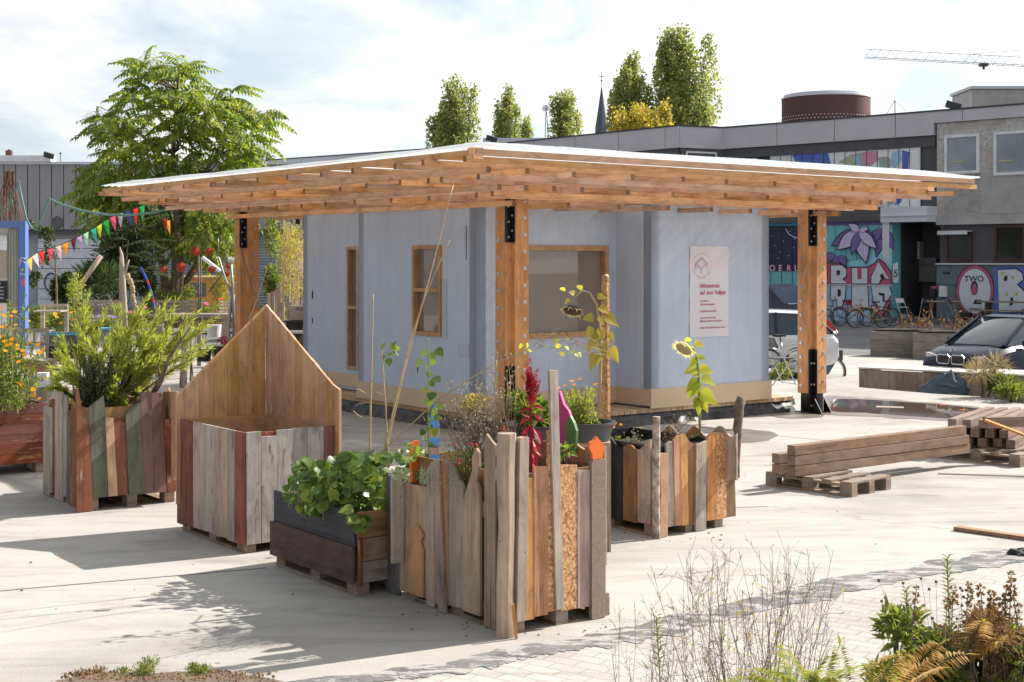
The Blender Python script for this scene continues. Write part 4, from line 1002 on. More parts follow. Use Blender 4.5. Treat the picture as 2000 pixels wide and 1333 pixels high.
# an upright plank standing beyond the right edge whose thin shadow crosses the slab
q = gp(2000, 1090); tt = V((1.086, .667, 0)).normalized()
# black rag
b = MB(); q = gp(1998, 1085); r_ = random.Random(2)
b.ball(q + UZ * .02, .09, 12, 7, (1.3, .7, .35)); b.v = [(x + r_.uniform(-.02, .02), y + r_.uniform(-.015, .015), max(.002, z_ + r_.uniform(-.015, .015))) for x, y, z_ in b.v]
tag(b.build('black_rag', M['black']), 'crumpled black rag on the concrete at the right edge', 'rag')
# push broom head behind the house planter
b = MB(); q = at(668, 893, 12.3); b.box(q, (.10, .05, .025)); ob = thing('broom', 'red bristled hand broom sticking out behind the house planter', 'broom', tuple(q)); b.build('broom_head', M['fresh_x'], ob)
b = MB()
for i in range(7): b.prism([(-.008, 0), (.008, 0), (.012, -.07), (-.012, -.07)], q + V((-.042 + i * .014, -.02, -.012)), (1, 0, 0), UZ, (0, 1, 0), .04)
b.build('bristles', M['redpaint'], ob)
# wooden stop end: planter with rounded boards seen between the house gable and the hut
PG = Planter('small_plank_planter', 'small rounded plank planter between the house gable and the hut', 606, 790, .6, .9)
PG2 = Side(gp(560, 760), A, -B)
q = gp(560, 762); S_ = Side(q, (1, .12), (.12, -1))
for x0, x1, tops in ((590, 600, [(590, 640), (600, 632)]), (600, 611, [(600, 632), (611, 640)]), (611, 625, [(611, 640), (619, 642), (625, 655)])):
    b = MB(); S_.poly(b, [(x0, 745), (x1, 745)] + list(reversed(tops)), 0, .03); o = b.build('plank', M['fresh' if x0 < 605 else 'tan'], PG.o)
for x0, x1 in ((590, 603), (603, 618)):
    b = MB(); S_.off(.25).poly(b, [(x0, 745), (x1, 745), (x1, 676), (x0, 674)], 0, .03); b.build('plank', M['tan'], PG.o)
b = MB(); S_.off(.1).poly(b, [(578, 680), (584, 684), (602, 640), (596, 636)], 0, .04); b.build('brace', M['greyw'], PG.o)
# small stones and crumbs
M['crumb'] = plain('crumb', (.22, .19, .16), .9)
b = MB(); r_ = random.Random(11)
for i in range(110):
    x, y = r_.choice([(r_.uniform(0, 2000), r_.uniform(900, 1300)), (r_.uniform(900, 1200), r_.uniform(1195, 1250)), (r_.uniform(770, 960), r_.uniform(1165, 1230)), (r_.uniform(1200, 1430), r_.uniform(1030, 1060))])
    q = gp(x, y); s_ = r_.uniform(.003, .010); b.ball(q + UZ * s_ * .6, s_, 5, 4, (1.2, 1, .7))
o = b.build('loose_grit', M['crumb']); tag(o, 'scattered stones and splinters on the pale concrete', 'grit', kind='stuff')
# ================================================================ buildings
M['fascia'] = plain('grey_fascia', (.58, .56, .60), .55, c2=(.52, .505, .54), scale=.6, rnd=False)
M['fascia_lt'] = plain('light_fascia', (.68, .69, .74), .5, c2=(.60, .61, .66), scale=.5, rnd=False)
M['clad'] = plain('grey_cladding', (.34, .33, .34), .6, c2=(.29, .285, .295), scale=.4, rnd=False)
M['clad_dk'] = plain('dark_cladding', (.095, .092, .10), .6, scale=.5, rnd=False)
M['seam'] = plain('dark_seam', (.01, .01, .012), .8)
M['coping'] = plain('roof_coping', (.05, .052, .055), .5)
M['winglass'] = plain('reflecting_glass', (.30, .34, .39), .06, c2=(.20, .23, .27), scale=.8, spec=.9)
M['upvc'] = plain('white_window_frame', (.84, .85, .87), .4)
M['redframe'] = plain('dark_red_frame', (.085, .02, .02), .5)
m, nt, p, o_ = newmat('stripped_masonry'); v = objvec(nt, False)
tcg = nd(nt, 'ShaderNodeTexCoord')
mp = mapping(nt, v, (1.0, 1.0, 1.0), rot=(math.radians(90), 0, 0))
sp = nd(nt, 'ShaderNodeSeparateXYZ'); lk(nt, v, sp.inputs[0]); cm = nd(nt, 'ShaderNodeCombineXYZ'); lk(nt, mth(nt, 'SUBTRACT', sp.outputs[0], sp.outputs[1]), cm.inputs[0]); lk(nt, sp.outputs[2], cm.inputs[1])
br = nd(nt, 'ShaderNodeTexBrick', ins={'Scale': 1.0, 'Mortar Size': .012, 'Brick Width': .34, 'Row Height': .085}); lk(nt, cm.outputs[0], br.inputs['Vector'])
br.inputs['Color1'].default_value = (.40, .31, .27, 1); br.inputs['Color2'].default_value = (.52, .45, .40, 1); br.inputs['Mortar'].default_value = (.56, .54, .51, 1)
f = noise(nt, v, .9, 7, .65, .4); g_ = noise(nt, v, 7, 6, .7)
col = mixc(nt, ramp(nt, f, [(.50, (0,) * 3), (.54, (1,) * 3)]), br.outputs['Color'], ramp(nt, g_, [(.3, (.30, .29, .28)), (.6, (.62, .61, .58))]))
lk(nt, col, p.inputs['Base Color']); p.inputs['Roughness'].default_value = .9; bump(nt, p, mth(nt, 'ADD', f, mth(nt, 'MULTIPLY', g_, .5)), .6, .08)
M['masonry'] = m
M['concrete_w'] = plain('bare_concrete_wall', (.48, .47, .45), .85, c2=(.38, .37, .36), scale=1.5, bmp=.4, bscale=8, rnd=False)
P1 = V((10.07, 65.7, 0)); P0 = V((20.7, 55.9, 0)); P2 = V((7.85, 64.6, 0)); P3 = V((-.69, 74.6, 0)); P4 = V((-17.5, 88.2, 0))
dR = (P0 - P1).normalized(); nR = V((dR.y, -dR.x, 0))
SR = Side(P1, dR, nR)
ZTOP = 8.7
gal = thing('workshop_building', 'two storey dark grey workshop building with murals and graffiti at the right', 'building', tuple(P1))
def bprism(parent, name, pts, z0, z1, mat):
    b = MB(); b.prism([(p_[0], p_[1]) for p_ in pts], (0, 0, z0), (1, 0, 0), (0, 1, 0), UZ, z1 - z0); return b.build(name, mat, parent)
E = P1 + dR * 30.0
back = V((.66, .75, 0)) * 14
tR = SR.t(1755); tR2 = SR.t(1836)
a1, a2 = P1 + dR * tR, P1 + dR * tR2
bprism(gal, 'wall', [P1, a1, a1 - nR * 2.2, a2 - nR * 2.2, a2, P1 + dR * 17.4, P1 + dR * 17.4 + back, P1 + back], LOT, 4.2, M['clad_dk'])
bprism(gal, 'upper_wall', [P1, P1 + dR * 17.4, P1 + dR * 17.4 + back, P1 + back], 4.2, ZTOP - .1, M['clad_dk'])
bprism(gal, 'unseen_shade_block', [P1 + dR * 17.4, P1 + dR * 30, P1 + dR * 30 + back * .9, P1 + dR * 17.4 + back * .9], LOT, 15.5, M['clad'])  # unseen tall block, added beyond the right edge to shade the yard
ts = SR.t(1828)
b = MB(); SR.tr(b, .0, ts, 7.72, ZTOP, .0, .22); b.build('fascia', M['fascia'], gal)
b = MB(); SR.tr(b, ts, 17.4, 8.22, ZTOP, .0, .22); b.build('fascia', M['fascia'], gal)
b = MB(); SR.tr(b, -.1, 17.4, ZTOP, ZTOP + .07, -.05, .30); b.build('coping', M['coping'], gal)
b = MB(); SR.tr(b, .0, ts, 7.25, 7.70, 0, .10); b.build('soffit_band', plain('soffit_grey', (.10, .10, .105), .6), gal)
for px in (1522, 1634, 1753, 1884):
    b = MB(); t = SR.t(px); SR.tr(b, t, t + .025, 7.73 if px < 1828 else 8.23, ZTOP - .01, .222, .004); b.build('fascia_joint', M['clad_dk'], gal)
# upper mural
def col_(n, c): return flat('mural_' + n, tuple(min(.85, x * 1.55) for x in c))
mW = col_('white', (.56, .57, .62)); mB = col_('blue', (.07, .11, .34)); mG = col_('grey', (.26, .29, .28)); mP = col_('rose', (.42, .20, .26)); mK = col_('black', (.012, .013, .018)); mT = col_('turquoise', (.12, .34, .38)); mT2 = col_('sky_blue', (.22, .48, .58)); mV = col_('lilac', (.38, .33, .52)); mV2 = col_('violet', (.13, .09, .26)); mPk = col_('pink', (.36, .07, .13)); mN = col_('navy', (.016, .02, .045)); mL = col_('pale_blue', (.24, .36, .52)); mGr = col_('pale_grey', (.45, .47, .50)); mVb = col_('violet_band', (.10, .075, .19)); mBb = col_('cyan_band', (.03, .20, .42)); mOl = col_('olive', (.30, .33, .22))
def paint(pts, mat, e, th=.004, side=None, nm='mural_paint', parent=None):
    b = MB(); (side or SR).poly(b, pts, e, th); return b.build(nm, mat, parent or gal)
paint([(1418, 298), (1505, 291), (1612, 281), (1796, 273), (1796, 405), (1500, 405), (1418, 405)], mW, .0, .06, nm='mural_panel')
paint([(1418, 297), (1430, 296), (1430, 405), (1418, 405)], mB, .062); paint([(1430, 305), (1503, 300), (1503, 405), (1430, 405)], mK, .062)
paint([(1418, 297), (1611, 281), (1611, 288), (1505, 297), (1430, 304), (1418, 306)], mB, .068)
paint([(1540, 297), (1611, 290), (1618, 302), (1623, 322), (1555, 320), (1548, 305)], mB, .064)
paint([(1505, 300), (1538, 296), (1550, 312), (1552, 322), (1505, 320)], mGr, .066)
paint([(1444, 312), (1478, 309), (1478, 322), (1444, 322)], mGr, .066)
paint([(1637, 318), (1660, 303), (1700, 295), (1714, 296), (1716, 312), (1700, 325), (1665, 326), (1650, 320)], mG, .064)
paint([(1682, 300), (1703, 295), (1714, 300), (1716, 312), (1698, 324), (1685, 318)], mP, .068); paint([(1640, 317), (1665, 305), (1672, 318), (1660, 324)], mOl, .070)
paint([(1668, 307), (1676, 305), (1682, 322), (1672, 324)], mL, .072); paint([(1716, 308), (1736, 306), (1742, 318), (1738, 330), (1718, 326)], mG, .064)
paint([(1742, 300), (1758, 292), (1762, 312), (1748, 330), (1740, 322)], mL, .066); paint([(1762, 294), (1776, 297), (1774, 330), (1762, 332)], mB, .064)
paint([(1748, 380), (1764, 376), (1760, 396), (1748, 402)], mB, .064); paint([(1668, 386), (1682, 384), (1678, 404), (1668, 402)], mB, .064); paint([(1685, 384), (1700, 382), (1690, 398)], mOl, .064); paint([(1725, 378), (1748, 376), (1752, 398), (1738, 400)], mG, .066)
b = None
for px in range(1440, 1800, 21):
    b = MB(); y_ = 297 - (px - 1418) * .064; SR.off(.072).poly(b, [(px, 404), (px + .9, 404), (px + .9, y_), (px, y_)], 0, .006); b.build('panel_seam', M['seam'], gal)
b = MB(); SR.off(.06).poly(b, [(1795, 273), (1798, 273), (1798, 404), (1795, 404)], 0, .02); b.build('panel_edge', mGr, gal)
# floor band, canopy, pillar
SRp = SR.off(.9)
b = MB(); t0_, t1_ = SR.t(1480), SR.t(1742); SR.tr(b, t0_, t1_, 4.12, 4.72, 0, 1.0); b.build('floor_band', M['clad_dk'], gal)
b = MB(); SR.tr(b, t1_, SR.t(1832), 4.05, 4.70, 0, 1.02); b.build('porch_canopy', M['fascia_lt'], gal)
b = MB(); SR.tr(b, t1_ - .01, SR.t(1833), 4.30, 4.34, 0, 1.09); b.build('canopy_trim', M['fascia_lt'], gal)
b = MB(); SR.tr(b, t1_ + .02, t1_ + .34, LOT, 4.05, .4, .5); b.build('porch_pillar', M['fascia_lt'], gal)
b = MB(); SR.tr(b, t1_ + .0, t1_ + .36, LOT, 1.35, .38, .54); b.build('pillar_base', plain('blue_grey_paint', (.07, .09, .12), .6), gal)
# ground floor mural wall, one metre proud
W_ = SR.off(.85)
b = MB(); W_.tr(b, W_.t(1480), W_.t(1742), LOT, 4.12, -.8, .8); b.build('mural_wall', mT, gal)
q = lambda pts, mat, e, nm='mural_paint': paint(pts, mat, e, .004, W_, nm)
q([(1490, 441), (1561, 441), (1561, 530), (1490, 530)], mN, .01); q([(1490, 431), (1561, 431), (1561, 440), (1490, 440)], mBb, .012)
q([(1561, 441), (1612, 441), (1612, 530), (1561, 530)], mN, .01)
q([(1608, 428), (1742, 427), (1742, 440), (1608, 441)], mVb, .012)
q([(1690, 470), (1742, 450), (1742, 545), (1625, 545), (1640, 515), (1680, 508)], mT2, .010)
for cx_, cy_ in ((1508, 462), (1513, 480), (1530, 472), (1524, 492), (1543, 452), (1550, 484), (1520, 505), (1505, 500), (1540, 500), (1553, 467)):
    q([(cx_ - 1, cy_), (cx_, cy_ - 1.2), (cx_ + 1, cy_), (cx_, cy_ + 1.2)], mGr, .016, 'painted_star')
q([(1534, 448), (1540, 458), (1550, 464), (1561, 466), (1561, 464.6), (1551, 462.6), (1541, 457), (1535.5, 447.6)], mGr, .016, 'painted_arc')
def petal(cx, cy, ang, L, wd, mat, e):
    a = math.radians(ang); pts = []
    for i in range(11):
        s_ = i / 10; r = wd * math.sin(math.pi * s_ ** .8) ; pts.append((s_ * L, r))
    pts = pts + [(x, -y) for x, y in reversed(pts[1:-1])]
    rot = [(cx + x * math.cos(a) - y * math.sin(a), cy + x * math.sin(a) + y * math.cos(a)) for x, y in pts]
    q([(x, y) for x, y in rot], mK, e, 'petal_outline')
    q([(cx + (x - cx) * .955 + .0, cy + (y - cy) * .955) for x, y in [(cx + (px_ * .98 + L * .01) * math.cos(a) - py_ * .88 * math.sin(a), cy + (px_ * .98 + L * .01) * math.sin(a) + py_ * .88 * math.cos(a)) for px_, py_ in pts]], mat, e + .005, 'petal')
for i, (cx, cy, an, L, wd, mt) in enumerate(((1722, 446, 100, 60, 11, mV2), (1722, 446, 60, 48, 12, mV2), (1722, 446, 130, 48, 10, mV2), (1676, 450, 150, 62, 13, mV2), (1676, 450, 20, 34, 9, mV2), (1632, 500, 170, 26, 9, mV2), (1636, 500, 100, 26, 9, mV2), (1640, 498, 60, 26, 8, mV2), (1678, 452, 140, 58, 15, mV), (1678, 452, 78, 66, 15, mV), (1678, 452, 108, 50, 9, mV2), (1678, 452, 215, 26, 8, mV), (1678, 452, 45, 50, 11, mV), (1678, 452, -20, 20, 6, mV))):
    petal(cx, cy, an, L, wd, mt, .02 + i * .011)
# graffiti: pink cloud then white block letters, lower band paler
q([(1608, 519), (1614, 513), (1640, 514), (1650, 521), (1694, 521), (1705, 516), (1716, 504), (1728, 514), (1741, 532), (1741, 556), (1608, 556)], mK, .18); q([(1609, 520), (1615, 515), (1639, 516), (1649, 523), (1695, 523), (1706, 518), (1716, 507), (1727, 516), (1740, 534), (1740, 556), (1609, 556)], mPk, .186)
q([(1608, 557), (1742, 557), (1742, 584), (1720, 618), (1700, 600), (1700, 640), (1608, 640)], mL, .18); q([(1702, 590), (1720, 622), (1741, 586), (1741, 577), (1720, 608), (1706, 585)], mPk, .186)
def gletter(pts_list, e=.2):
    for pts, mt in pts_list: q(pts, mt, e if mt is mK else e + .01, 'graffiti_letter')
def outl(pts, g=1.6):
    cx = sum(p_[0] for p_ in pts) / len(pts); cy = sum(p_[1] for p_ in pts) / len(pts)
    return [(x + g * (1 if x > cx else -1), y + g * (1 if y > cy else -1)) for x, y in pts]
for nm, pts in (('R', [(1623, 519), (1645, 519), (1653, 527), (1652, 540), (1645, 546), (1655, 554), (1623, 554)]), ('U', [(1664, 524), (1674, 524), (1675, 546), (1683, 546), (1683, 524), (1694, 524), (1694, 554), (1664, 554)]), ('G', [(1702, 541), (1716, 512), (1737, 546), (1722, 543), (1716, 554), (1702, 554)]),
                ('R2', [(1623, 558), (1652, 558), (1650, 582), (1644, 600), (1636, 600), (1632, 580), (1623, 590)]), ('U2', [(1664, 558), (1694, 558), (1696, 600), (1664, 602)]), ('G2', [(1702, 558), (1736, 558), (1741, 574), (1722, 606), (1706, 586)]), ('O', [(1608, 521), (1614, 524), (1616, 554), (1608, 554)])):
    q(outl(pts), mK, .20, 'graffiti_outline'); q(pts, mGr, .21, 'graffiti_letter')
for pts in ([(1634, 528), (1641, 529), (1640, 537), (1634, 538)], [(1636, 566), (1642, 566), (1642, 578), (1636, 580)], [(1718, 538), (1724, 534), (1728, 544), (1722, 546)], [(1716, 572), (1728, 574), (1727, 590), (1724, 588), (1724, 578), (1716, 576)]): q(pts, mK, .225, 'graffiti_counter')
for i_, (x0, ch) in enumerate(((1503, 'O'), (1521, 'E'), (1537, 'R'), (1552, 'U'))):
    text(ch, W_, x0, 530, 12, mPk, gal, 'graffiti_letter', e=.03, bold=.02); text(ch, W_, x0 + .6, 529.5, 11, mGr, gal, 'graffiti_letter', e=.04)
b = MB(); W_.poly(b, [(1500, 555.5), (1742, 556.5), (1742, 558), (1500, 557)], .235, .02); b.build('wall_rail', mGr, gal)
for px in range(1505, 1742, 21):
    b = MB(); W_.poly(b, [(px, 629), (px + .8, 629), (px + .8, 441), (px, 441)], .001 if px > 1600 else .018, .004); b.build('panel_seam', M['seam'], gal)
PS = SR.off(.91)
b = MB(); PS.poly(b, [(1743, 552), (1755, 552), (1754, 513), (1744, 516)], 0, .01); b.build('number_sheet', mGr, gal); text('5', PS, 1745.5, 541, 14, mK, gal, 'house_number', e=.02)
# recess things
RC = SR.off(-2.15)
b = MB(); RC.rect(b, 1776, 472, 1804, 506, .0, .4); b.build('wall_boiler', M['white'], gal)
for x0, y0, x1, y1, mt in ((1770, 506, 1800, 548, 'a'), (1801, 504, 1834, 551, 'b')):
    b = MB(); RC.rect(b, x0, y0, x1, y1, .0, .3); b.build('meter_cabinet', plain('cabinet_' + mt, (.11, .14, .15) if mt == 'a' else (.26, .27, .27), .6, scale=3), gal)
text('EINGANG', RC, 1805, 520, 3.5, mK, gal, 'cabinet_lettering', e=.31)
# right part: stripped masonry above, painted wall below
tm = SR.t(1832)
zlo = 3.95
b = MB(); SR.tr(b, tm, 17.3, zlo, 8.2, .0, .10)
# windows cut as separate opaque boxes proud of the wall
b.build('masonry_wall', M['masonry'], gal)
b = MB(); SR.tr(b, tm, 17.35, zlo - .03, zlo + .38, .1, .10); b.build('concrete_lintel', M['concrete_w'], gal)
b = MB(); SR.tr(b, SR.t(1920), SR.t(2080), 4.35, 6.05, .1, .03); b.build('concrete_panel', M['concrete_w'], gal)
b = MB(); SR.tr(b, SR.t(1846), SR.t(1915), 4.4, 6.1, .1, .012); b.build('painted_brick_patch', plain('whitewashed_brick', (.44, .43, .42), .85, c2=(.33, .31, .30), scale=4, bmp=.6, bscale=14), gal)
def win(side, x0, y0, x1, y1, fmat, gmat, fw=.09, e=0, th=.1, nm='window', parent=gal):
    qd = side.off(e); t0, t1 = qd.t(x0), qd.t(x1); xm = (x0 + x1) / 2; z1, z0 = qd.tz(xm, y0)[1], qd.tz(xm, y1)[1]
    b = MB(); P = lambda a, c, zz0, zz1: qd.tr(b, a, c, zz0, zz1, 0, th)
    P(t0, t0 + fw, z0, z1); P(t1 - fw, t1, z0, z1); P(t0 + fw, t1 - fw, z0, z0 + fw); P(t0 + fw, t1 - fw, z1 - fw, z1)
    o = b.build(nm, fmat, parent); b = MB(); qd.tr(b, t0 + fw, t1 - fw, z0 + fw, z1 - fw, .004, th * .5); b.build('pane', gmat, o); return o
W1 = SR.off(.10)
win(W1, 1846, 263, 1914, 340, M['upvc'], M['winglass'], .12); win(W1, 1942, 256, 2020, 342, M['upvc'], M['winglass'], .12)
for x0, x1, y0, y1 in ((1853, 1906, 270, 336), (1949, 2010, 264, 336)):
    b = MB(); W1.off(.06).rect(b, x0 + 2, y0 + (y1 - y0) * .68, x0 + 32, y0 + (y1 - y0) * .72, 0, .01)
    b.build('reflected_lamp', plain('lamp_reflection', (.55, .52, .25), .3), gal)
m_lw = plain('teal_grey_lower_wall', (.15, .20, .225), .65, c2=(.12, .16, .18), scale=2, rnd=False)
b = MB(); SR.tr(b, tm, 17.35, LOT, 2.25, 0, .14); b.build('lower_wall', m_lw, gal)
b = MB(); SR.tr(b, tm, 17.35, 2.25, 2.31, 0, .24); b.build('sill_ledge', M['fascia_lt'], gal)
b = MB(); SR.tr(b, tm, 17.35, 1.40, 1.44, .14, .03); b.build('wall_rail', M['clad_dk'], gal)
win(SR.off(.0), 1850, 452, 1899, 511, M['redframe'], plain('dark_pane', (.012, .012, .014), .1), .08, .02); win(SR.off(0), 1944, 440, 2004, 512, M['redframe'], plain('dark_pane', (.02, .02, .022), .1), .10, .02)
b = MB(); SR.tr(b, SR.t(1842), SR.t(1900), 3.62, 3.66, .05, .5); SR.tr(b, SR.t(1842), SR.t(1900), 3.50, 3.62, .53, .02); b.build('window_awning', M['fascia_lt'], gal)
b = MB(); SR.tr(b, SR.t(1905), SR.t(1934), LOT, 3.9, .145, .22); b.build('wall_pier', M['clad_dk'], gal) if False else None
LW = SR.off(.145)
def lw(pts, mat, e, nm='graffiti_paint'): return paint(pts, mat, e, .004, LW, nm)
def ell(cx, cy, rx, ry, n=26, wob=0): return [(cx + rx * math.cos(2 * math.pi * i / n) * (1 + wob * math.sin(3 * i)), cy + ry * math.sin(2 * math.pi * i / n)) for i in range(n)]
lw(ell(1904, 568, 38, 51, wob=.02), mK, .03); lw(ell(1904, 568, 36.5, 49.5, wob=.02), mPk, .036); lw(ell(1904, 569, 32, 45), mK, .042); lw(ell(1904, 569, 31, 44), mGr, .048)
lw(ell(1903, 563, 7, 14), mK, .055); lw(ell(1903, 565, 5, 11), mPk, .061)
text('TWO', LW, 1885, 550, 11, mK, gal, 'graffiti_lettering', e=.06, bold=.005)
lw([(1941, 522), (2060, 520), (2060, 632), (1946, 632), (1941, 600)], mB, .03); lw([(1948, 526), (1985, 524), (1998, 532), (2000, 548), (1990, 556), (2004, 570), (2002, 606), (1985, 612), (1950, 612)], mK, .036); lw([(1949, 528), (1984, 526), (1996, 534), (1998, 547), (1986, 556), (2001, 571), (2000, 604), (1984, 610), (1951, 610)], mGr, .042)
lw([(1964, 538), (1968, 540), (1967, 548), (1962, 550), (1960, 544)], mK, .048); lw([(1974, 580), (1979, 582), (1978, 596), (1972, 598)], mK, .048)
for cx_, cy_ in ((1958, 534), (1978, 542), (1966, 575), (1985, 574), (1984, 590)): lw(ell(cx_, cy_, 3, 4, 8), col_('dull_yellow', (.40, .36, .08)), .05)
text('amble', LW, 1955, 622, 10, mK, gal, 'graffiti_lettering', e=.05, bold=.004)
text('SWK', LW, 1842, 536, 5, mK, gal, 'graffiti_lettering', e=.02, bold=.006)
def boxon(side, x0, y0, x1, y1, th, mat, name, label=None, parent=None, e=0):
    b = MB(); side.rect(b, x0, y0, x1, y1, e, th); return b.build(name, mat, parent or gal)
boxon(LW, 1819, 559, 1830, 580, .18, plain('black_box', (.02, .015, .016), .5), 'fuse_box'); boxon(LW, 1837, 559, 1851, 580, .16, M['white'], 'letter_box')
b = MB(); LW.poly(b, [(1820, 559), (1829, 559), (1829, 564), (1820, 564)], .185, .004); b.build('red_label', mPk, gal)
# terrace step
b = MB(); SR.tr(b, t1_ + .2, 17.3, LOT, .02, .2, 1.9); b.build('terrace_step', plain('terrace_concrete', (.13, .13, .125), .9), gal)
b = MB(); q_ = SR.off(1.0); q_.tr(b, q_.t(1764), q_.t(1776), .02, .16, 0, .3); b.build('loose_block', M['concrete_w'], gal)
# floodlight
def flood(px, py, d, label, n=V((0, -1, 0))):
    q = at(px, py, d); t = thing('floodlight', label, 'floodlight', tuple(q), 'floodlights on the roof edges')
    b = MB(); b.box(q + UZ * .18 + V((-.15, -.2, 0)), (.62, .1, .30), (V((.94, -.2, -.28)).normalized(), V((.2, .9, .2)).normalized(), V((.2, -.25, .93)).normalized())); b.build('lamp_head', M['dkgrey'], t)
    b = MB(); b.tube([q, q + V((-.1, -.1, .15))], .04, 6); b.build('bracket', M['steel_black'], t)
flood(1866, 216, 58, 'black floodlight on the roof edge of the mural building')
flood(966, 279, 74, 'black floodlight on the roof edge above the canopy corner')
flood(103, 311, 77, 'black floodlight on the roof edge of the left hall')
# link building between
link = thing('link_building', 'grey cladded low building behind the timber canopy', 'building', tuple(P3))
bprism(link, 'wall', [P4, P3, P2, P1, P1 + back, P2 + V((3, 16, 0)), P3 + V((8, 16, 0)), P4 + V((5, 12, 0))], LOT, ZTOP - .1, M['clad_dk'])
for nm, Pa, Pb in (('a', P2, P1), ('b', P3, P2), ('c', P4, P3)):
    d_ = (Pb - Pa); L = d_.length; d_.normalize(); n_ = V((d_.y, -d_.x, 0)); S_ = Side(Pa, d_, n_)
    e0 = .22 if nm != 'a' else .16
    b = MB(); S_.tr(b, -.1 if nm != 'b' else -.0, L + (.1 if nm == 'b' else 0), 7.70, ZTOP, 0, e0); b.build('fascia', M['fascia'], link)
    b = MB(); S_.tr(b, -.1, L + .1, ZTOP, ZTOP + .07, -.05, e0 + .08); b.build('coping', M['coping'], link)
    b = MB(); S_.tr(b, .0, L, 7.25, 7.68, 0, .1); b.build('soffit_band', plain('soffit_link', (.11, .11, .115), .6), link)
    k = 1
    while k * 3.1 < L:
        b = MB(); S_.tr(b, k * 3.1, k * 3.1 + .025, 7.71, ZTOP - .01, e0 + .001, .004); b.build('fascia_joint', M['clad_dk'], link); k += 1
S2b = Side(P2, (P1 - P2), ((P1 - P2).y, -(P1 - P2).x))
win(S2b, 1338, 297, 1398, 330, M['upvc'], M['winglass'], .08, .02, parent=link)
# white rooftop box and brick penthouse
b = MB(); rb = thing('rooftop_unit', 'white rooftop box above the right roof edge', 'rooftop unit', tuple(at(1940, 214, 70)))
q = at(1990, 206, 68); b.box(q + V((.0, 0, -.6)), (5.6, 3, 2.4)); b.build('unit_body', plain('cream_metal', (.62, .60, .56), .5), rb); b = MB(); b.box(q + UZ * .68, (5.8, 3.2, .14)); b.build('unit_lid', M['upvc'], rb)
pn = thing('brick_penthouse', 'low dark brick block with white parapet behind the canopy corner', 'building', tuple(at(1010, 290, 92)))
mbk = plain('red_brown_brick', (.16, .065, .05), .85, c2=(.10, .045, .035), scale=6)
b = MB(); q = at(1012, 281, 92); b.box(q + V((0, 3, -5.2)), (4.4, 6, 10.6)); b.build('brick_wall', mbk, pn); b = MB(); b.box(q + V((0, 3, .22)), (4.7, 6.3, .30)); b.build('parapet', M['fascia_lt'], pn)
# ---- left hall
DL = 78.0
SL = Side((at(-400, 500, DL).x, DL), (1, 0), (0, -1))
hall = thing('warehouse', 'long grey warehouse with vertical cladding and shutters at the left', 'building', (-20, DL, LOT))
def hx(px): return SL.t(px)
zt = zat(323, DL)
b = MB(); SL.tr(b, hx(-380), hx(640), LOT, zt - .1, -10, 9.9); b.build('wall', plain('blue_grey_wall', (.42, .45, .49), .7, c2=(.36, .39, .43), scale=1, rnd=False), hall)
b = MB(); SL.tr(b, hx(-380), hx(640), zat(449, DL), zt, .0, .6); b.build('cladding', M['clad'], hall)
b = MB(); SL.tr(b, hx(-380), hx(640), zt, zt + .14, -.1, .8); b.build('roof_trim', M['fascia_lt'], hall)
b = MB(); SL.tr(b, hx(-380), hx(108), zt + .14, zat(306, DL), -.1, .9); b.build('white_parapet', M['upvc'], hall)
b = MB(); SL.tr(b, hx(-380), hx(640), zat(456, DL), zat(449, DL), -.0, .5); b.build('soffit', M['clad_dk'], hall)
k = -380
while k < 640:
    b = MB(); SL.tr(b, hx(k), hx(k) + .035, zat(449, DL), zt - .02, .6, .01); b.build('cladding_seam', M['seam'], hall); k += 23.2
b = MB(); b.lathe((hx(119) + SL.p.x, DL - .615, zat(436, DL)), [(.36, 0), (.36, .01)], 24, V((0, -1, 0))); b.build('round_patch', plain('patch_grey', (.12, .118, .122), .6), hall)
def door(x0, x1, y0, y1, n, mat):
    b = MB(); t0, t1 = hx(x0), hx(x1); z0, z1 = zat(y1, DL), zat(y0, DL)
    for i in range(n): SL.tr(b, t0, t1, z0 + (z1 - z0) * i / n + .02, z0 + (z1 - z0) * (i + 1) / n - .02, .0, .08)
    return b.build('sectional_door', mat, hall)
door(75, 222, 466, 604, 7, plain('white_door', (.74, .76, .80), .5, rnd=False))
b = MB(); SL.tr(b, hx(66), hx(230), zat(466, DL), zat(456, DL), 0, .16); b.build('door_housing', M['clad'], hall)
for x0, x1 in ((300, 592),):
    b = MB(); n = 15; z0, z1 = zat(604, DL), zat(462, DL)
    prof = []
    nn = 26 * 4
    for i in range(nn + 1): prof.append((.05 * math.sin(i * math.pi / 2) , z0 + (z1 - z0) * i / nn))
    for i in range(nn):
        b.face([(SL.p.x + hx(x0), DL - .1 - prof[i][0], prof[i][1]), (SL.p.x + hx(x1), DL - .1 - prof[i][0], prof[i][1]), (SL.p.x + hx(x1), DL - .1 - prof[i + 1][0], prof[i + 1][1]), (SL.p.x + hx(x0), DL - .1 - prof[i + 1][0], prof[i + 1][1])])
    b.build('corrugated_shutter', plain('shutter_metal', (.50, .52, .56), .45, .3), hall)
b = MB(); SL.tr(b, hx(288), hx(300), LOT, zat(456, DL), 0, .35); b.build('pilaster', plain('pilaster_blue', (.13, .15, .19), .7), hall)
b = MB(); SL.tr(b, hx(592), hx(640), LOT, zat(456, DL), 0, .3); b.build('pilaster', plain('pilaster_dark', (.09, .09, .10), .7), hall)
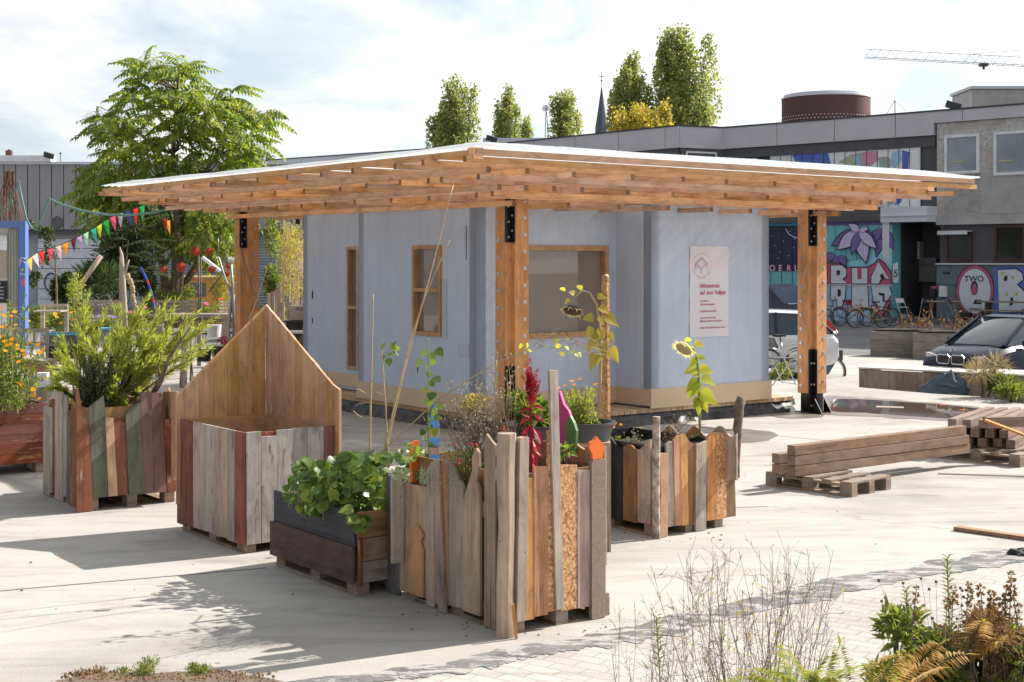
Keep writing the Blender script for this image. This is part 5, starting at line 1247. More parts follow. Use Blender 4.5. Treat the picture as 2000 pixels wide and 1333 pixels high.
# graffiti on the sectional door: outlined round letters
gb = plain('graffiti_blue', (.03, .09, .12), .7)
for cx_, cy_, rx, ry in ((100, 552, 13, 18), (118, 556, 12, 16), (170, 552, 12, 16), (192, 556, 10, 14)):
    b = MB(); pts = [at(*e_, DL - .14) for e_ in ell(cx_, cy_, rx, ry, 18)]; b.tube(pts + [pts[0]], .04, 4, False); b.build('graffiti_ring', gb, hall)
sg = thing('wall_sign', 'white entrance sign on the grey cladding behind the bunting', 'sign', tuple(at(210, 438, DL)))
SG = SL.off(.66)
b = MB(); SG.rect(b, 192, 409, 228, 443, 0, .05); b.build('sign_board', M['upvc'], sg)
text('Einfahrt', SG, 196, 418, 6, M['black'], sg, e=.055, sx=.9); text('Tor A', SG, 196, 430, 6, M['black'], sg, e=.055)
# low grey roofs behind
lr = thing('shed_roof', 'low dark roof edge with white box behind the tree', 'building', tuple(at(560, 330, 95)))
b = MB(); q = at(560, 324, 95); b.box(q + V((3, 3, -4)), (12, 6, 8.2)); b.build('wall', M['clad'], lr); b = MB(); b.box(at(487, 322, 94.5), (1.0, 1, .5)); b.build('roof_box', M['upvc'], lr)
ch = thing('chimney_pot', 'small brick chimney above the left hall roof', 'chimney', tuple(at(18, 306, 88)))
b = MB(); b.box(at(18, 302, 88), (.35, .35, .5)); b.build('stack', mbk, ch); b = MB(); b.lathe(at(18, 299, 88), [(.12, 0), (.08, .22)], 8); b.build('pot', M['bark'], ch)
for px, nm in ((118, 'left'), (192, 'right')):
    t = thing('roof_mast', 'thin aerial mast on the left hall roof, %s one of the pair' % nm, 'mast', tuple(at(px, 312, 84)), 'aerial masts on the hall roof')
    b = MB(); b.tube([at(px, 316, 84), at(px, 298, 84)], .025, 5); b.build('pole', M['dkgrey'], t); b = MB(); b.bar(at(px - 2, 300, 84), at(px + 2, 300, 84), .05, .08); b.build('crossbar', M['dkgrey'], t)

# ================================================================ far background
# brick drum
m, nt, p, o_ = newmat('drum_brick'); v = objvec(nt, False)
sp = nd(nt, 'ShaderNodeSeparateXYZ'); lk(nt, v, sp.inputs[0])
an = mth(nt, 'MULTIPLY', mth(nt, 'ARCTAN2', sp.outputs[1], sp.outputs[0]), 3.46)
cm = nd(nt, 'ShaderNodeCombineXYZ'); lk(nt, an, cm.inputs[0]); lk(nt, sp.outputs[2], cm.inputs[1])
br = nd(nt, 'ShaderNodeTexBrick', ins={'Scale': 1.0, 'Mortar Size': .02, 'Brick Width': .30, 'Row Height': .10}); lk(nt, cm.outputs[0], br.inputs['Vector'])
br.inputs['Color1'].default_value = (.115, .048, .05, 1); br.inputs['Color2'].default_value = (.145, .06, .058, 1); br.inputs['Mortar'].default_value = (.10, .055, .055, 1)
b2 = nd(nt, 'ShaderNodeTexBrick', ins={'Scale': 1.0, 'Mortar Size': .085, 'Brick Width': .30, 'Row Height': .24, 'Mortar Smooth': .1}); lk(nt, cm.outputs[0], b2.inputs['Vector'])
b2.inputs['Color1'].default_value = (.55, .50, .49, 1); b2.inputs['Color2'].default_value = (.36, .33, .33, 1); b2.inputs['Mortar'].default_value = (.10, .045, .045, 1)
sel = ramp(nt, mth(nt, 'GREATER_THAN', sp.outputs[2], 14.15), [(0, (0,) * 3), (1, (1,) * 3)])
lk(nt, mixc(nt, sel, b2.outputs['Color'], br.outputs['Color']), p.inputs['Base Color']); p.inputs['Roughness'].default_value = .85
dr = thing('brick_drum', 'round dark brick drum tower with honeycomb openings above the right roof', 'tower', (V((K(1613) * 110, 110, LOT))))
b = MB(); b.lathe(V((K(1613) * 110, 110, LOT)), [(3.46, 0), (3.46, 15.55)], 72); b.build('brick_drum_wall', m, dr, smooth='auto')
b = MB(); b.lathe(V((K(1613) * 110, 110, 15.35)), [(3.50, 0), (3.50, .10), (3.30, .12), (3.30, .32), (3.1, .34)], 60); b.build('rim', M['fascia_lt'], dr)
# steeple
st = thing('church_steeple', 'slender slate church steeple with cross far behind', 'steeple', (K(1175) * 320, 320, 0))
cx = K(1175) * 320
b = MB(); b.lathe((cx, 320, 0), [(1.7, 0), (1.5, zat(250, 320)), (1.15, zat(232, 320)), (.12, zat(172, 320))], 8); b.build('spire', plain('slate', (.09, .11, .13), .6), st)
b = MB(); b.tube([(cx, 320, zat(175, 320)), (cx, 320, zat(140, 320))], .06, 5); b.build('finial_rod', M['dkgrey'], st)
b = MB(); b.bar((cx - .6, 320, zat(150, 320)), (cx + .6, 320, zat(150, 320)), .12, .12); b.ball((cx, 320, zat(158, 320)), .22); b.build('cross', M['dkgrey'], st)
# dish antenna
an_ = thing('dish_mast', 'lattice mast carrying a white round dish behind the canopy', 'antenna mast', tuple(at(1067, 270, 100)))
b = MB(); b.tube([at(1064.5, 272, 100), at(1066.5, 212, 100)], .03, 5); b.tube([at(1071, 272, 100), at(1067, 212, 100)], .03, 5); b.build('mast', M['dkgrey'], an_)
b = MB(); b.lathe(at(1066, 212, 100), [(.02, -.08), (.2, -.05), (.27, .03), (.25, .03), (.02, -.04)], 18, V((-.3, -1, .1))); b.build('dish', M['white'], an_)
# cranes
M['crane'] = plain('crane_paint', (.36, .28, .24), .5, c2=(.55, .50, .48), scale=2, rnd=False)
def lattice(b, p, q, wd, ht, n, r=.05):
    p, q = V(p), V(q); d = (q - p).normalized(); s = d.cross(UZ).normalized() * wd / 2; u = s.cross(d).normalized() * ht
    if u.z < 0: u = -u
    b.tube([p + s, q + s], r, 4); b.tube([p - s, q - s], r, 4); b.tube([p + u, q + u], r, 4)
    for i in range(n):
        a = p.lerp(q, i / n); c = p.lerp(q, (i + .5) / n); e = p.lerp(q, (i + 1) / n)
        b.tube([a + s, c + u, e + s], r * .55, 4, False); b.tube([a - s, c + u, e - s], r * .55, 4, False); b.tube([a + s, e - s], r * .5, 4, False)
cr = thing('tower_crane', 'tower crane jib reaching in from the right over the roofs', 'crane', (105, 205, LOT))
b = MB(); lattice(b, at(1690, 113, 200), at(2000, 129, 200), 1.3, 1.25, 16); lattice(b, at(2000, 129, 200), at(2420, 151, 200), 1.4, 1.4, 14, .06); b.build('jib', M['crane'], cr)
b = MB(); e_ = at(2420, 151, 200); lattice(b, V((e_.x, e_.y, LOT)), e_ + V((0, .01, 4)), 1.6, 1.6, 20, .08); b.build('tower', M['crane'], cr)
b = MB(); b.tube([at(1900, 106, 200) , at(2420, 118, 200) + UZ * 4], .035, 4); b.build('tie_rod', M['crane'], cr)
b = MB(); q = at(1921, 127, 200); b.box(q, (1.1, 1.1, .45)); b.tube([q, q - UZ * .7], .2, 5); b.build('trolley', M['dkgrey'], cr)
c2 = thing('distant_crane', 'small orange crane mast top beside the brick drum', 'crane', (K(1748) * 170, 170, LOT))
b = MB(); q = at(1748, 196, 170); lattice(b, V((q.x, q.y, 6)), q, .9, .9, 12, .06); b.build('tower', plain('crane_orange', (.45, .22, .10), .6), c2)
b = MB(); b.tube([q, at(1776, 222, 170), at(1800, 245, 170)], .06, 4); b.tube([q, at(1732, 222, 170), at(1725, 240, 170)], .04, 4); b.build('stay', M['crane'], c2)
# ================================================================ trees and plants
def leafcloud(b, c, rad, n, L, W, kind='leaf', shell=.5, up=.2, zlo=-1):
    c = V(c)
    for _ in range(n):
        d = rdir(zlo); r = R.random() ** (shell)
        p = c + V((d.x * rad[0], d.y * rad[1], d.z * rad[2])) * r
        dd = (d + rdir() * .8 + UZ * up).normalized(); s_ = R.uniform(.7, 1.3)
        (b.leaf if kind == 'leaf' else b.card)(p, dd, (rdir() + UZ).normalized(), L * s_, W * s_)
def poplar(px, ytop, wpx, d, label, n=6000, ybase=300, lobes=13, mat='leaf_pop', group='poplars behind the roofs', trunk=True, sz=.36, name='poplar_tree'):
    X = K(px) * d; zt_ = zat(ytop, d); w_ = wpx / F * d * 1.45; z0 = max(.5, zat(ybase + 60, d) - 2)
    t = thing(name, label, 'tree', (X, d, LOT), group)
    b = MB(); b.tube([(X, d, LOT), (X, d, z0 + (zt_ - z0) * .4), (X + .2, d, zt_ - (zt_ - z0) * .1)], [.4, .25, .05], 7)
    zz_ = zat(ybase, d)
    c = MB(); plumes = []
    for i in range(lobes):
        a = 6.283 * i / lobes + jit(.4); rr_ = R.uniform(.25, 1) * w_ * .36 if i else 0
        hx_ = X + math.cos(a) * rr_; hy_ = d + math.sin(a) * rr_
        top = zt_ - ((rr_ / (w_ * .36)) ** 1.2) * (zt_ - zz_) * R.uniform(.12, .80); bot = zz_ - R.uniform(0, 3)
        plumes.append((hx_, hy_, bot, top, w_ * R.uniform(.07, .13)))
        b.tube([(X, d, max(LOT, bot - 2)), (X + (hx_ - X) * .7, d + (hy_ - d) * .7, bot + (top - bot) * .2), (hx_, hy_, top - .5)], [.16, .1, .03], 5)
    tot = sum((p_[3] - p_[2]) * p_[4] for p_ in plumes)
    for hx_, hy_, bot, top, rw in plumes:
        m_ = int(n * 1.3 * (top - bot) * rw / tot); lean = (hx_ - X) * .12
        k = 0
        while k < m_:
            f_ = R.random() ** .85; r_ = rw * (1 - f_) ** .5 * 1.25 + .12
            cl = V((hx_ + lean * f_, hy_, bot + (top - bot) * f_)) + V((jit(r_), jit(r_), 0)) * 1.15
            for _ in range(11):
                p_ = cl + V((jit(.32), jit(.32), jit(.75)))
                c.card(p_, (rdir() + UZ * .5).normalized(), rdir(), sz * R.uniform(.6, 1.3), sz * .7 * R.uniform(.6, 1.3)); k += 1
    if trunk: b.build('trunk', M['bark'], t, smooth=True)
    c.build('crown', M[mat], t)
poplar(890, 158, 80, 150, 'full poplar left of the canopy corner with a ragged left skirt', 5600, 292, 12)
poplar(862, 225, 40, 151, 'short thin poplar shoots at the left foot of the full poplar', 1300, 295, 5)
poplar(993, 171, 46, 160, 'narrow poplar with two tips right of the canopy corner', 3000, 268, 7)
poplar(1030, 236, 30, 165, 'tiny poplar top between two narrow poplars', 700, 268, 4)
poplar(1105, 184, 54, 155, 'medium poplar between the dish mast and the steeple', 3200, 268, 8)
poplar(1240, 106, 66, 150, 'slim tall poplar touching the left side of the tallest one', 5200, 246, 10)
poplar(1210, 152, 50, 152, 'lower poplar right of the church steeple', 2600, 250, 8)
poplar(1328, 50, 112, 148, 'tallest broad poplar with two peaks behind the roof corner', 12500, 250, 20)
poplar(1375, 215, 44, 147, 'small bushy growth at the right foot of the tallest poplar', 1300, 250, 5)
poplar(1245, 212, 90, 140, 'yellowing round tree top in front of the poplars', 2600, 262, 12, 'leaf_yel', None, name='autumn_tree')
poplar(1300, 208, 40, 140, 'yellow orange tree top at the foot of the tallest poplar', 1100, 256, 6, 'leaf_yel', None, name='autumn_tree')
poplar(522, 285, 34, 120, 'sparse pale tree top left of the timber canopy', 160, 322, 5, 'leaf_mid', None, sz=.22, name='bare_tree')
# ---- tall sumac-like tree at left
DT = 42.0
tree = thing('tree_of_heaven', 'tall feathery leaved tree above the left end of the canopy', 'tree', (K(338) * DT, DT, 0))
stems = [[(338, 640), (343, 520), (346, 440), (338, 300), (345, 210), (348, 140)], [(346, 640), (352, 520), (360, 430), (400, 340), (440, 270), (468, 205)], [(330, 640), (318, 520), (300, 450), (270, 380), (235, 290), (222, 250)], [(340, 640), (358, 560), (395, 500), (430, 440), (455, 400)]]
b = MB(); sp_ = []
for i, st_ in enumerate(stems):
    pts = [at(x, y, DT + (i - 1.5) * .5 + k * .12) for k, (x, y) in enumerate(st_)]; sp_.append(pts)
    b.tube(pts, [.15, .12, .10, .07, .05, .025][:len(pts)], 8)
tips = [(285, 122), (300, 152), (350, 124), (372, 142), (275, 168), (330, 188), (362, 180), (252, 190), (240, 215), (300, 212), (345, 228), (388, 215), (200, 243), (228, 262), (272, 256), (320, 268), (372, 262), (408, 198), (432, 188), (458, 180), (450, 215), (484, 215), (502, 232), (508, 258), (480, 275), (440, 250), (410, 238), (400, 290), (442, 300), (352, 305), (300, 308), (252, 290), (470, 312), (222, 330), (205, 365), (262, 350), (300, 360), (238, 398), (282, 408), (330, 398), (372, 420), (402, 402), (424, 432), (452, 405), (455, 438), (350, 350), (360, 462), (412, 462), (328, 440), (215, 300), (420, 350), (385, 320), (330, 335), (245, 440), (390, 440), (440, 470)]
br_ = MB(); cr_ = MB()
def frond(mb, p, d, L, n=10, ll=.17, lw_=.055, sag=.35, side_drop=.35, roll=0):
    d = V(d).normalized(); pts = []; q = V(p); s_ = d.cross(UZ)
    if s_.length < .05: s_ = V((1, 0, 0))
    s_.normalize(); s_ = Quaternion(d, jit(roll)) @ s_ if roll else s_; dd = V(d)
    for i in range(n + 1):
        pts.append(q.copy()); q = q + dd * (L / n); dd = (dd - UZ * sag * (1 / n) * 1.6).normalized()
    for i in range(2, n + 1):
        t_ = i / n; k = math.sin(math.pi * (.18 + .74 * t_)) ; fd = (pts[i] - pts[i - 1]).normalized()
        for sgn in (-1, 1):
            mb.leaf(pts[i], (s_ * sgn + fd * .35 - UZ * side_drop + rdir() * .12).normalized(), UZ, ll * k * R.uniform(.85, 1.15) + .02, lw_ * R.uniform(.85, 1.15), .12, .2)
    mb.leaf(pts[-1], dd, UZ, ll * .7, lw_)
    return pts
tips = [(345 + (x - 345) * .93, y) for x, y in tips]
tips = tips + [(x + jit(22), y + jit(20)) for x, y in tips[::2]] + [(x + jit(12), y + jit(12)) for x, y in ((190, 345), (182, 372), (196, 395), (215, 420), (205, 330), (232, 372), (250, 415), (300, 430), (345, 420))]
for x, y in tips:
    dep = DT + jit(1.7); tip = at(x, y, dep)
    best = None
    for pts in sp_:
        for k in range(1, len(pts)):
            for f_ in (0, .5):
                q = pts[k - 1].lerp(pts[k], f_)
                if q.z < tip.z - .2:
                    e = (q - tip).length + (tip.z - q.z) * .2
                    if best is None or e < best[0]: best = (e, q)
    if best is None: continue
    q = best[1]; md = q.lerp(tip, .5) + V((0, 0, -.12))
    br_.tube([q, md, tip], [.035, .022, .012], 5)
    ctr = at(345, 300, DT); out = (tip - ctr); out.normalize()
    for k in range(9):
        a = 6.283 * k / 9 + jit(.3); dv = V((math.cos(a), math.sin(a) * .8, R.uniform(-.5, .8))) + out * .4
        pts = frond(cr_, tip - UZ * R.uniform(0, .3), dv, R.uniform(.7, 1.15), 9, .26, .12, .75, .6, 1.2)
        br_.tube(pts[::3] , .006, 3, False)
b.build('trunk', M['bark'], tree, smooth=True); br_.build('branches', M['bark'], tree, smooth=True); cr_.build('crown', M['leaf_tree'], tree)
def bush(name, label, cat, px, py, d, wpx, hpx, n, L, W, mat, group=None, kind='leaf', stems=6, dep=None, base=None, shell=.45, sup=.2, flowers=None):
    """roundish plant whose picture box is centred at px,py"""
    c = at(px, py, d); rx, rz = wpx / 2 / F * d, hpx / 2 / F * d; ry = dep or rx
    zb = base if base is not None else 0.0
    t = thing(name, label, cat, (c.x, c.y, zb), group)
    b = MB(); sub = max(3, int(n / 260)); lob = []
    for i in range(sub):
        dd = rdir(-.7); lob.append((c + V((dd.x * rx * .55, dd.y * ry * .55, dd.z * rz * .55)), R.uniform(.4, .62)))
    for cc, s_ in lob: leafcloud(b, cc, (rx * s_, ry * s_, rz * s_), n // sub, L, W, kind, shell, sup)
    g = MB()
    for i in range(stems):
        cc = lob[i % sub][0]; g.tube([V((c.x + jit(rx * .3), c.y + jit(ry * .3), zb)), (V((c.x, c.y, zb)).lerp(cc, .5) + rdir() * rx * .1), cc], [.014, .01, .005], 4)
    g.build('stems', M['bark'], t); b.build('foliage', M[mat], t)
    if flowers:
        fm, fn, fs, top = flowers; f_ = MB()
        for i in range(fn):
            dd = rdir(-.1 if top else -.8); p_ = c + V((dd.x * rx, dd.y * ry - ry * .2, dd.z * rz)) * R.uniform(.8, 1.05)
            flower(f_, p_, fs * R.uniform(.7, 1.2))
        f_.build('flowers', M[fm], t)['kind'] = 'stuff'
    return t
def flower(b, p, r, n=8, nrm=None):
    nrm = nrm or (V((jit(.5), -.6 + jit(.4), .8))).normalized(); x = nrm.orthogonal().normalized(); y = nrm.cross(x); p = V(p)
    for k in range(n):
        a = 6.283 * k / n; d = x * math.cos(a) + y * math.sin(a); b.card(p, (d + nrm * .15).normalized(), nrm, r, r * .55)
    b.lathe(p, [(r * .28, 0), (r * .22, r * .15), (.001, r * .2)], 6, nrm, False)
# background garden greenery
bush('dark_shrub', 'large dark shrub in front of the grey cladding behind the bunting', 'shrub', 250, 515, 40, 120, 170, 3000, .20, .08, 'leaf_dark', dep=1.0, stems=8)
t_ = thing('sumac_shrub', 'young feathery shrub spreading left of the large dark shrub', 'shrub', (K(240) * 39, 39, 0)); b = MB(); g = MB()
for i in range(46):
    p_ = at(R.uniform(195, 300), R.uniform(430, 560), 39 + jit(.6)); pts = frond(b, p_, V((jit(1), jit(.6) - .3, R.uniform(0, .6))), R.uniform(.6, .9), 8, .17, .055); g.tube(pts[::4], .006, 3, False)
g.tube([V((K(240) * 39, 39, 0)), at(242, 560, 39), at(250, 470, 39)], [.05, .04, .02], 6); b.build('foliage', M['leaf_dark'], t_); g.build('stems', M['bark'], t_)
bush('reed_clump', 'dark reedy clump with drooping blades beside the pallet bench', 'shrub', 192, 562, 38, 90, 75, 900, .42, .035, 'leaf_dark', kind='card', sup=.5)
bush('climbing_vine', 'dark leafed vine climbing a thin stem by the white door', 'vine', 120, 560, 37, 44, 110, 900, .15, .12, 'leaf_dark')
t_ = thing('sapling', 'thin bare sapling with vine leaves in front of the white door', 'sapling', (K(110) * 36.5, 36.5, 0)); b = MB(); g = MB()
g.tube([at(112, 640, 36.5), at(110, 560, 36.5), at(108, 510, 36.5), at(98, 470, 36.5), at(92, 452, 36.5)], [.03, .03, .025, .018, .01], 5)
for x, y, x2, y2 in ((110, 535, 90, 510), (110, 540, 118, 523), (107, 505, 118, 480), (100, 480, 86, 490), (98, 470, 60, 475), (110, 530, 60, 480)): g.tube([at(x, y, 36.5), at((x + x2) / 2 + jit(2), (y + y2) / 2, 36.5), at(x2, y2, 36.4)], .009, 3)
for x, y, n_ in ((95, 455, 60), (85, 460, 26), (80, 452, 30), (97, 478, 30), (98, 500, 26), (92, 505, 30), (86, 515, 22), (70, 540, 60), (62, 550, 50), (58, 440, 16)): leafcloud(b, at(x, y, 36.5), (.13, .13, .12), n_, .10, .09)
g.build('stem', M['bark'], t_); b.build('foliage', M['leaf_dark'], t_)
for i, (px, py, w_, h_, d, n, L, W, mt, lb, fl) in enumerate((
    (110, 628, 110, 70, 34, 1900, .10, .04, 'leaf_mid', 'green flowering bed in front of the blue container', ('pet_or', 26, .06, False)),
    (60, 620, 70, 60, 33, 900, .10, .04, 'leaf_mid', 'low green herbs at the foot of the blue post', ('pet_ye', 10, .05, False)),
    (330, 600, 110, 60, 40, 2200, .11, .035, 'leaf_mid', 'pale green hedge of herbs behind the pallet bench', None),
    (395, 610, 90, 60, 38, 1300, .09, .03, 'leaf_mid', 'green herbs behind the wooden table', ('pet_pink', 6, .07, False)),
    (440, 560, 60, 90, 41, 1200, .10, .03, 'leaf_yel', 'yellowing bushy plant beside the forked metal pole', None),
    (540, 560, 50, 110, 36, 1300, .10, .05, 'leaf_mid', 'green shrub right of the left canopy post', None),
    (545, 625, 46, 60, 33, 800, .12, .09, 'leaf_mid', 'broad leaved plant at the fence behind the left post', None),
    (436, 648, 30, 14, 30, 120, .08, .04, 'leaf_mid', 'small plant growing in the white bucket', None),
    (375, 650, 40, 50, 27, 300, .05, .02, 'leaf_grey', 'thin silvery herb beside the birch log', ('pet_red', 8, .03, False)),
    (418, 690, 20, 28, 25, 240, .05, .02, 'leaf_pine', 'small feathery tuft beside the house gable', None),
    (150, 560, 40, 110, 30, 420, .08, .025, 'leaf_pine', 'light willowy sprig rising above the feathery shrub', None))):
    bush('garden_plant', lb, 'plant', px, py, d, w_, h_, n, L, W, mt, flowers=fl, stems=4)
for i, (px, py, w_, h_, d, n, L, W, mt, lb, fl) in enumerate((
    (200, 640, 90, 50, 29, 1500, .08, .03, 'leaf_mid', 'dense green herbs below the pallet bench under the dark shrub', ('pet_vio', 8, .05, False)),
    (270, 625, 80, 60, 31, 1400, .09, .03, 'leaf_mid', 'leafy green plants between the two pallet benches', ('pet_pink', 6, .05, False)),
    (160, 610, 60, 50, 35, 900, .10, .04, 'leaf_dark', 'dark green plants behind the low pallet board', None),
    (350, 570, 90, 50, 43, 1500, .12, .04, 'leaf_mid', 'green bushes in front of the yellow van', ('pet_or', 8, .06, False)),
    (285, 560, 60, 60, 41, 1100, .12, .04, 'leaf_dark', 'dark bush at the left foot of the tall tree', None),
    (490, 640, 40, 50, 31, 500, .08, .03, 'leaf_mid', 'green plants between the straight pole and the left post', None),
    (30, 690, 90, 60, 22, 1200, .07, .025, 'leaf_mid', 'green plants behind the orange daisies at the left edge', ('pet_pink', 10, .035, False)),
    (455, 600, 40, 70, 40, 600, .10, .03, 'leaf_yel', 'yellow brown bush behind the shopping cart', None))):
    bush('garden_plant', lb, 'plant', px, py, d, w_, h_, n, L, W, mt, flowers=fl, stems=4)
# bamboo
t_ = thing('bamboo_clump', 'yellow bamboo clump between the left post and the hut', 'bamboo', (K(565) * 34, 34, 0)); b = MB(); g = MB()
for i in range(26):
    x = R.uniform(548, 590); lean = jit(10); d_ = 34 + jit(.4); top = R.uniform(425, 470)
    pts = [at(x, 720, d_), at(x + lean * .3, 600, d_), at(x + lean * .7, 500, d_), at(x + lean, top, d_)]; g.tube(pts, [.014, .013, .01, .005], 4)
    for k in range(95):
        f_ = R.random() ** .8; s_ = f_ * 3; j = min(int(s_), 2); q = pts[j].lerp(pts[j + 1], s_ - j)
        if q.z > 1.6 or R.random() < .3: b.card(q + rdir() * .16, (rdir() - UZ * .7).normalized(), rdir(), R.uniform(.08, .16), .02)
g.build('canes', M['cane'], t_); b.build('foliage', M['leaf_bamboo'], t_)
bush('tree_of_heaven', 'lone bright green feathery twigs beside the left canopy post', 'tree', 530, 455, 40, 44, 120, 420, .18, .05, 'leaf_mid', dep=.5)

# ---- feathery shrub in the painted planter
def plume(g, b, p0, p1, bow, r0=.012, n=200, L=.075, W=.006, start=.3, spread=.6, twigs=5):
    p0, p1 = V(p0), V(p1); m_ = p0.lerp(p1, .5) + bow
    pts = []
    for i in range(9):
        t_ = i / 8; pts.append(p0 * (1 - t_) ** 2 + m_ * 2 * t_ * (1 - t_) + p1 * t_ ** 2)
    g.tube(pts, [r0 * (1 - .85 * i / 8) for i in range(9)], 4, False)
    axes = [pts]
    for k in range(twigs):
        t_ = R.uniform(start, .9); j = int(t_ * 8); q = pts[j]; d = (pts[min(j + 1, 8)] - q).normalized()
        dd = (d + rdir() * .7).normalized(); Lt = (p1 - p0).length * .22 * R.uniform(.5, 1); tw = [q, q + dd * Lt * .5, q + (dd * .8 + UZ * .3).normalized() * Lt]; g.tube(tw, r0 * .3, 3, False); axes.append(tw)
    for k in range(n):
        ax = axes[0] if R.random() < .45 else R.choice(axes); t_ = (start + (1 - start) * R.random() if ax is axes[0] else R.random()) * (len(ax) - 1); j = min(int(t_), len(ax) - 2); q = ax[j].lerp(ax[j + 1], t_ - j); d = (ax[j + 1] - ax[j]).normalized()
        b.card(q, (d + rdir() * spread).normalized(), rdir(), L * R.uniform(.6, 1.2), W)
t_ = thing('feathery_shrub', 'tall light green feathery shrub growing in the painted plank planter', 'shrub', tuple(PD.P(.4, .6, .9))); b = MB(); g = MB()
tips_ = [(112, 690), (100, 720), (98, 760), (120, 660), (135, 720), (150, 640), (165, 600), (180, 640), (172, 575), (205, 610), (215, 660), (190, 700), (235, 600), (230, 640), (250, 650), (262, 620), (275, 600), (285, 640), (300, 660), (290, 580), (310, 610), (330, 650), (345, 620), (325, 590), (360, 660), (372, 640), (385, 610), (400, 640), (420, 620), (395, 670), (410, 680), (240, 700), (260, 720), (225, 740), (280, 700), (300, 720), (265, 760), (240, 780), (250, 800), (230, 810), (275, 770), (210, 770), (320, 700), (345, 690), (118, 780), (110, 740)]
for x, y in tips_:
    dp = 13.35 + jit(.4); base = PD.P(R.uniform(.3, .6), R.uniform(.4, .8), .9)
    if x < 240 and R.random() < .7: base = PD.P(.25 + jit(.1), .8 + jit(.15), .9)
    plume(g, b, base, at(x, y, dp), V((jit(.06), jit(.06), .12 if y > 690 else .02)), n=430, L=.09, W=.0085, spread=.62)
b.build('foliage', M['leaf_pine'], t_)
for x, y in ((232, 760), (322, 745), (330, 720), (262, 740)): pass
g.tube([PD.P(.7, .35, .9), at(313, 745, 13.2), at(330, 700, 13.1), at(372, 640, 13.0)], [.03, .028, .016, .008], 7); g.tube([at(313, 745, 13.2), at(308, 715, 13.2), at(318, 690, 13.2)], [.016, .012, .006], 5)
g.build('branches', M['bark'], t_, smooth=True)
t_ = thing('dark_conifer', 'small dark scaly conifer in the left half of the painted planter', 'conifer', tuple(PD.P(.3, .75, .9))); b = MB(); g = MB()
for i in range(60):
    x, y = R.uniform(152, 225), R.uniform(690, 800); plume(g, b, at(188, 830, 13.1), at(x, y, 13.1 + jit(.15)), V((0, 0, .03)), .006, 110, .035, .012, .35, .8, 6)
b.build('foliage', M['leaf_cypress'], t_); g.build('branches', M['bark'], t_)
# ---- flowers in red box
t_ = thing('rudbeckia_bush', 'tall bush of orange daisies growing in the red box at the left edge', 'flower bush', tuple(PE.F - A * .5 + B * .4 + UZ * .7)); b = MB(); g = MB(); f_ = MB()
for i in range(60):
    x, y = R.uniform(-60, 88), R.uniform(575, 760)
    if x > 50 and y < 640: continue
    dp = 15.0 + jit(.35); tip = at(x, y, dp); base = V((tip.x * .5 + (PE.F.x - .4) * .5 + jit(.1), dp, .72)); g.tube([base, base.lerp(tip, .5) + V((jit(.05), 0, .05)), tip], [.006, .005, .003], 3)
    for k in range(26):
        q = base.lerp(tip, R.uniform(.15, 1)); b.leaf(q + rdir() * .05, (rdir() + UZ * .4).normalized(), UZ, R.uniform(.07, .13), .028)
for i in range(46):
    x, y = R.choice([(R.uniform(-20, 40), R.uniform(635, 670)), (R.uniform(0, 92), R.uniform(660, 700)), (R.uniform(20, 90), R.uniform(690, 780)), (R.uniform(-20, 30), R.uniform(600, 640))]); flower(f_, at(x, y, 14.7 + jit(.2)), R.uniform(.022, .036))
b.build('foliage', M['leaf_mid'], t_); g.build('stems', M['greenstem'], t_); f_.build('flowers', M['pet_or'], t_)['kind'] = 'stuff'
b = MB(); t_ = thing('herb_cushion', 'low silvery green herbs spilling over the red box rim', 'herb', tuple(PE.F - A * .5 + UZ * .7))
for i in range(14): leafcloud(b, PE.F - A * R.uniform(.05, 1.1) + B * R.uniform(.0, .3) + UZ * .76, (.12, .12, .09), 90, .04, .014)
b.build('foliage', M['leaf_mid'], t_)

# ---- bean plants in the low planter
t_ = thing('bean_plants', 'lush broad leaved bean plants spilling over the low dark planter', 'bean plant', tuple(PB.P(.4, .6, .5))); b = MB(); g = MB()
def beanleaf(mb, p, s_, dn=.5):
    d = V((jit(1), jit(.8) - .4, -dn + jit(.5))).normalized(); n_ = V((jit(.6), -.5 + jit(.5), .8)).normalized(); x = d.cross(n_).normalized(); nn = x.cross(d)
    if nn.z < 0: nn = -nn; x = -x
    # rounded pointed leaf, 8 vertices round a midrib
    p = V(p); b0 = len(mb.v); prof = [(0, .0), (.04, .30), (.22, .50), (.48, .47), (.75, .26), (1.02, .0)]
    for t2, w2 in prof: mb.v.append(tuple(p + d * (t2 * s_) - nn * (.12 * s_ * t2 * t2)))
    for sg in (1, -1):
        for t2, w2 in prof[1:-1]: mb.v.append(tuple(p + d * (t2 * s_) + x * (w2 * s_ * sg) + nn * (.10 * s_ * w2 - .12 * s_ * t2 * t2)))
    for o_, sg in ((6, 1), (10, -1)):
        q_ = [(0, o_, 1), (1, o_, o_ + 1, 2), (2, o_ + 1, o_ + 2, 3), (3, o_ + 2, o_ + 3, 4), (4, o_ + 3, 5)]
        for f2 in q_: mb.f.append(tuple(b0 + k for k in (f2 if sg > 0 else reversed(f2)))); mb.m.append(0)
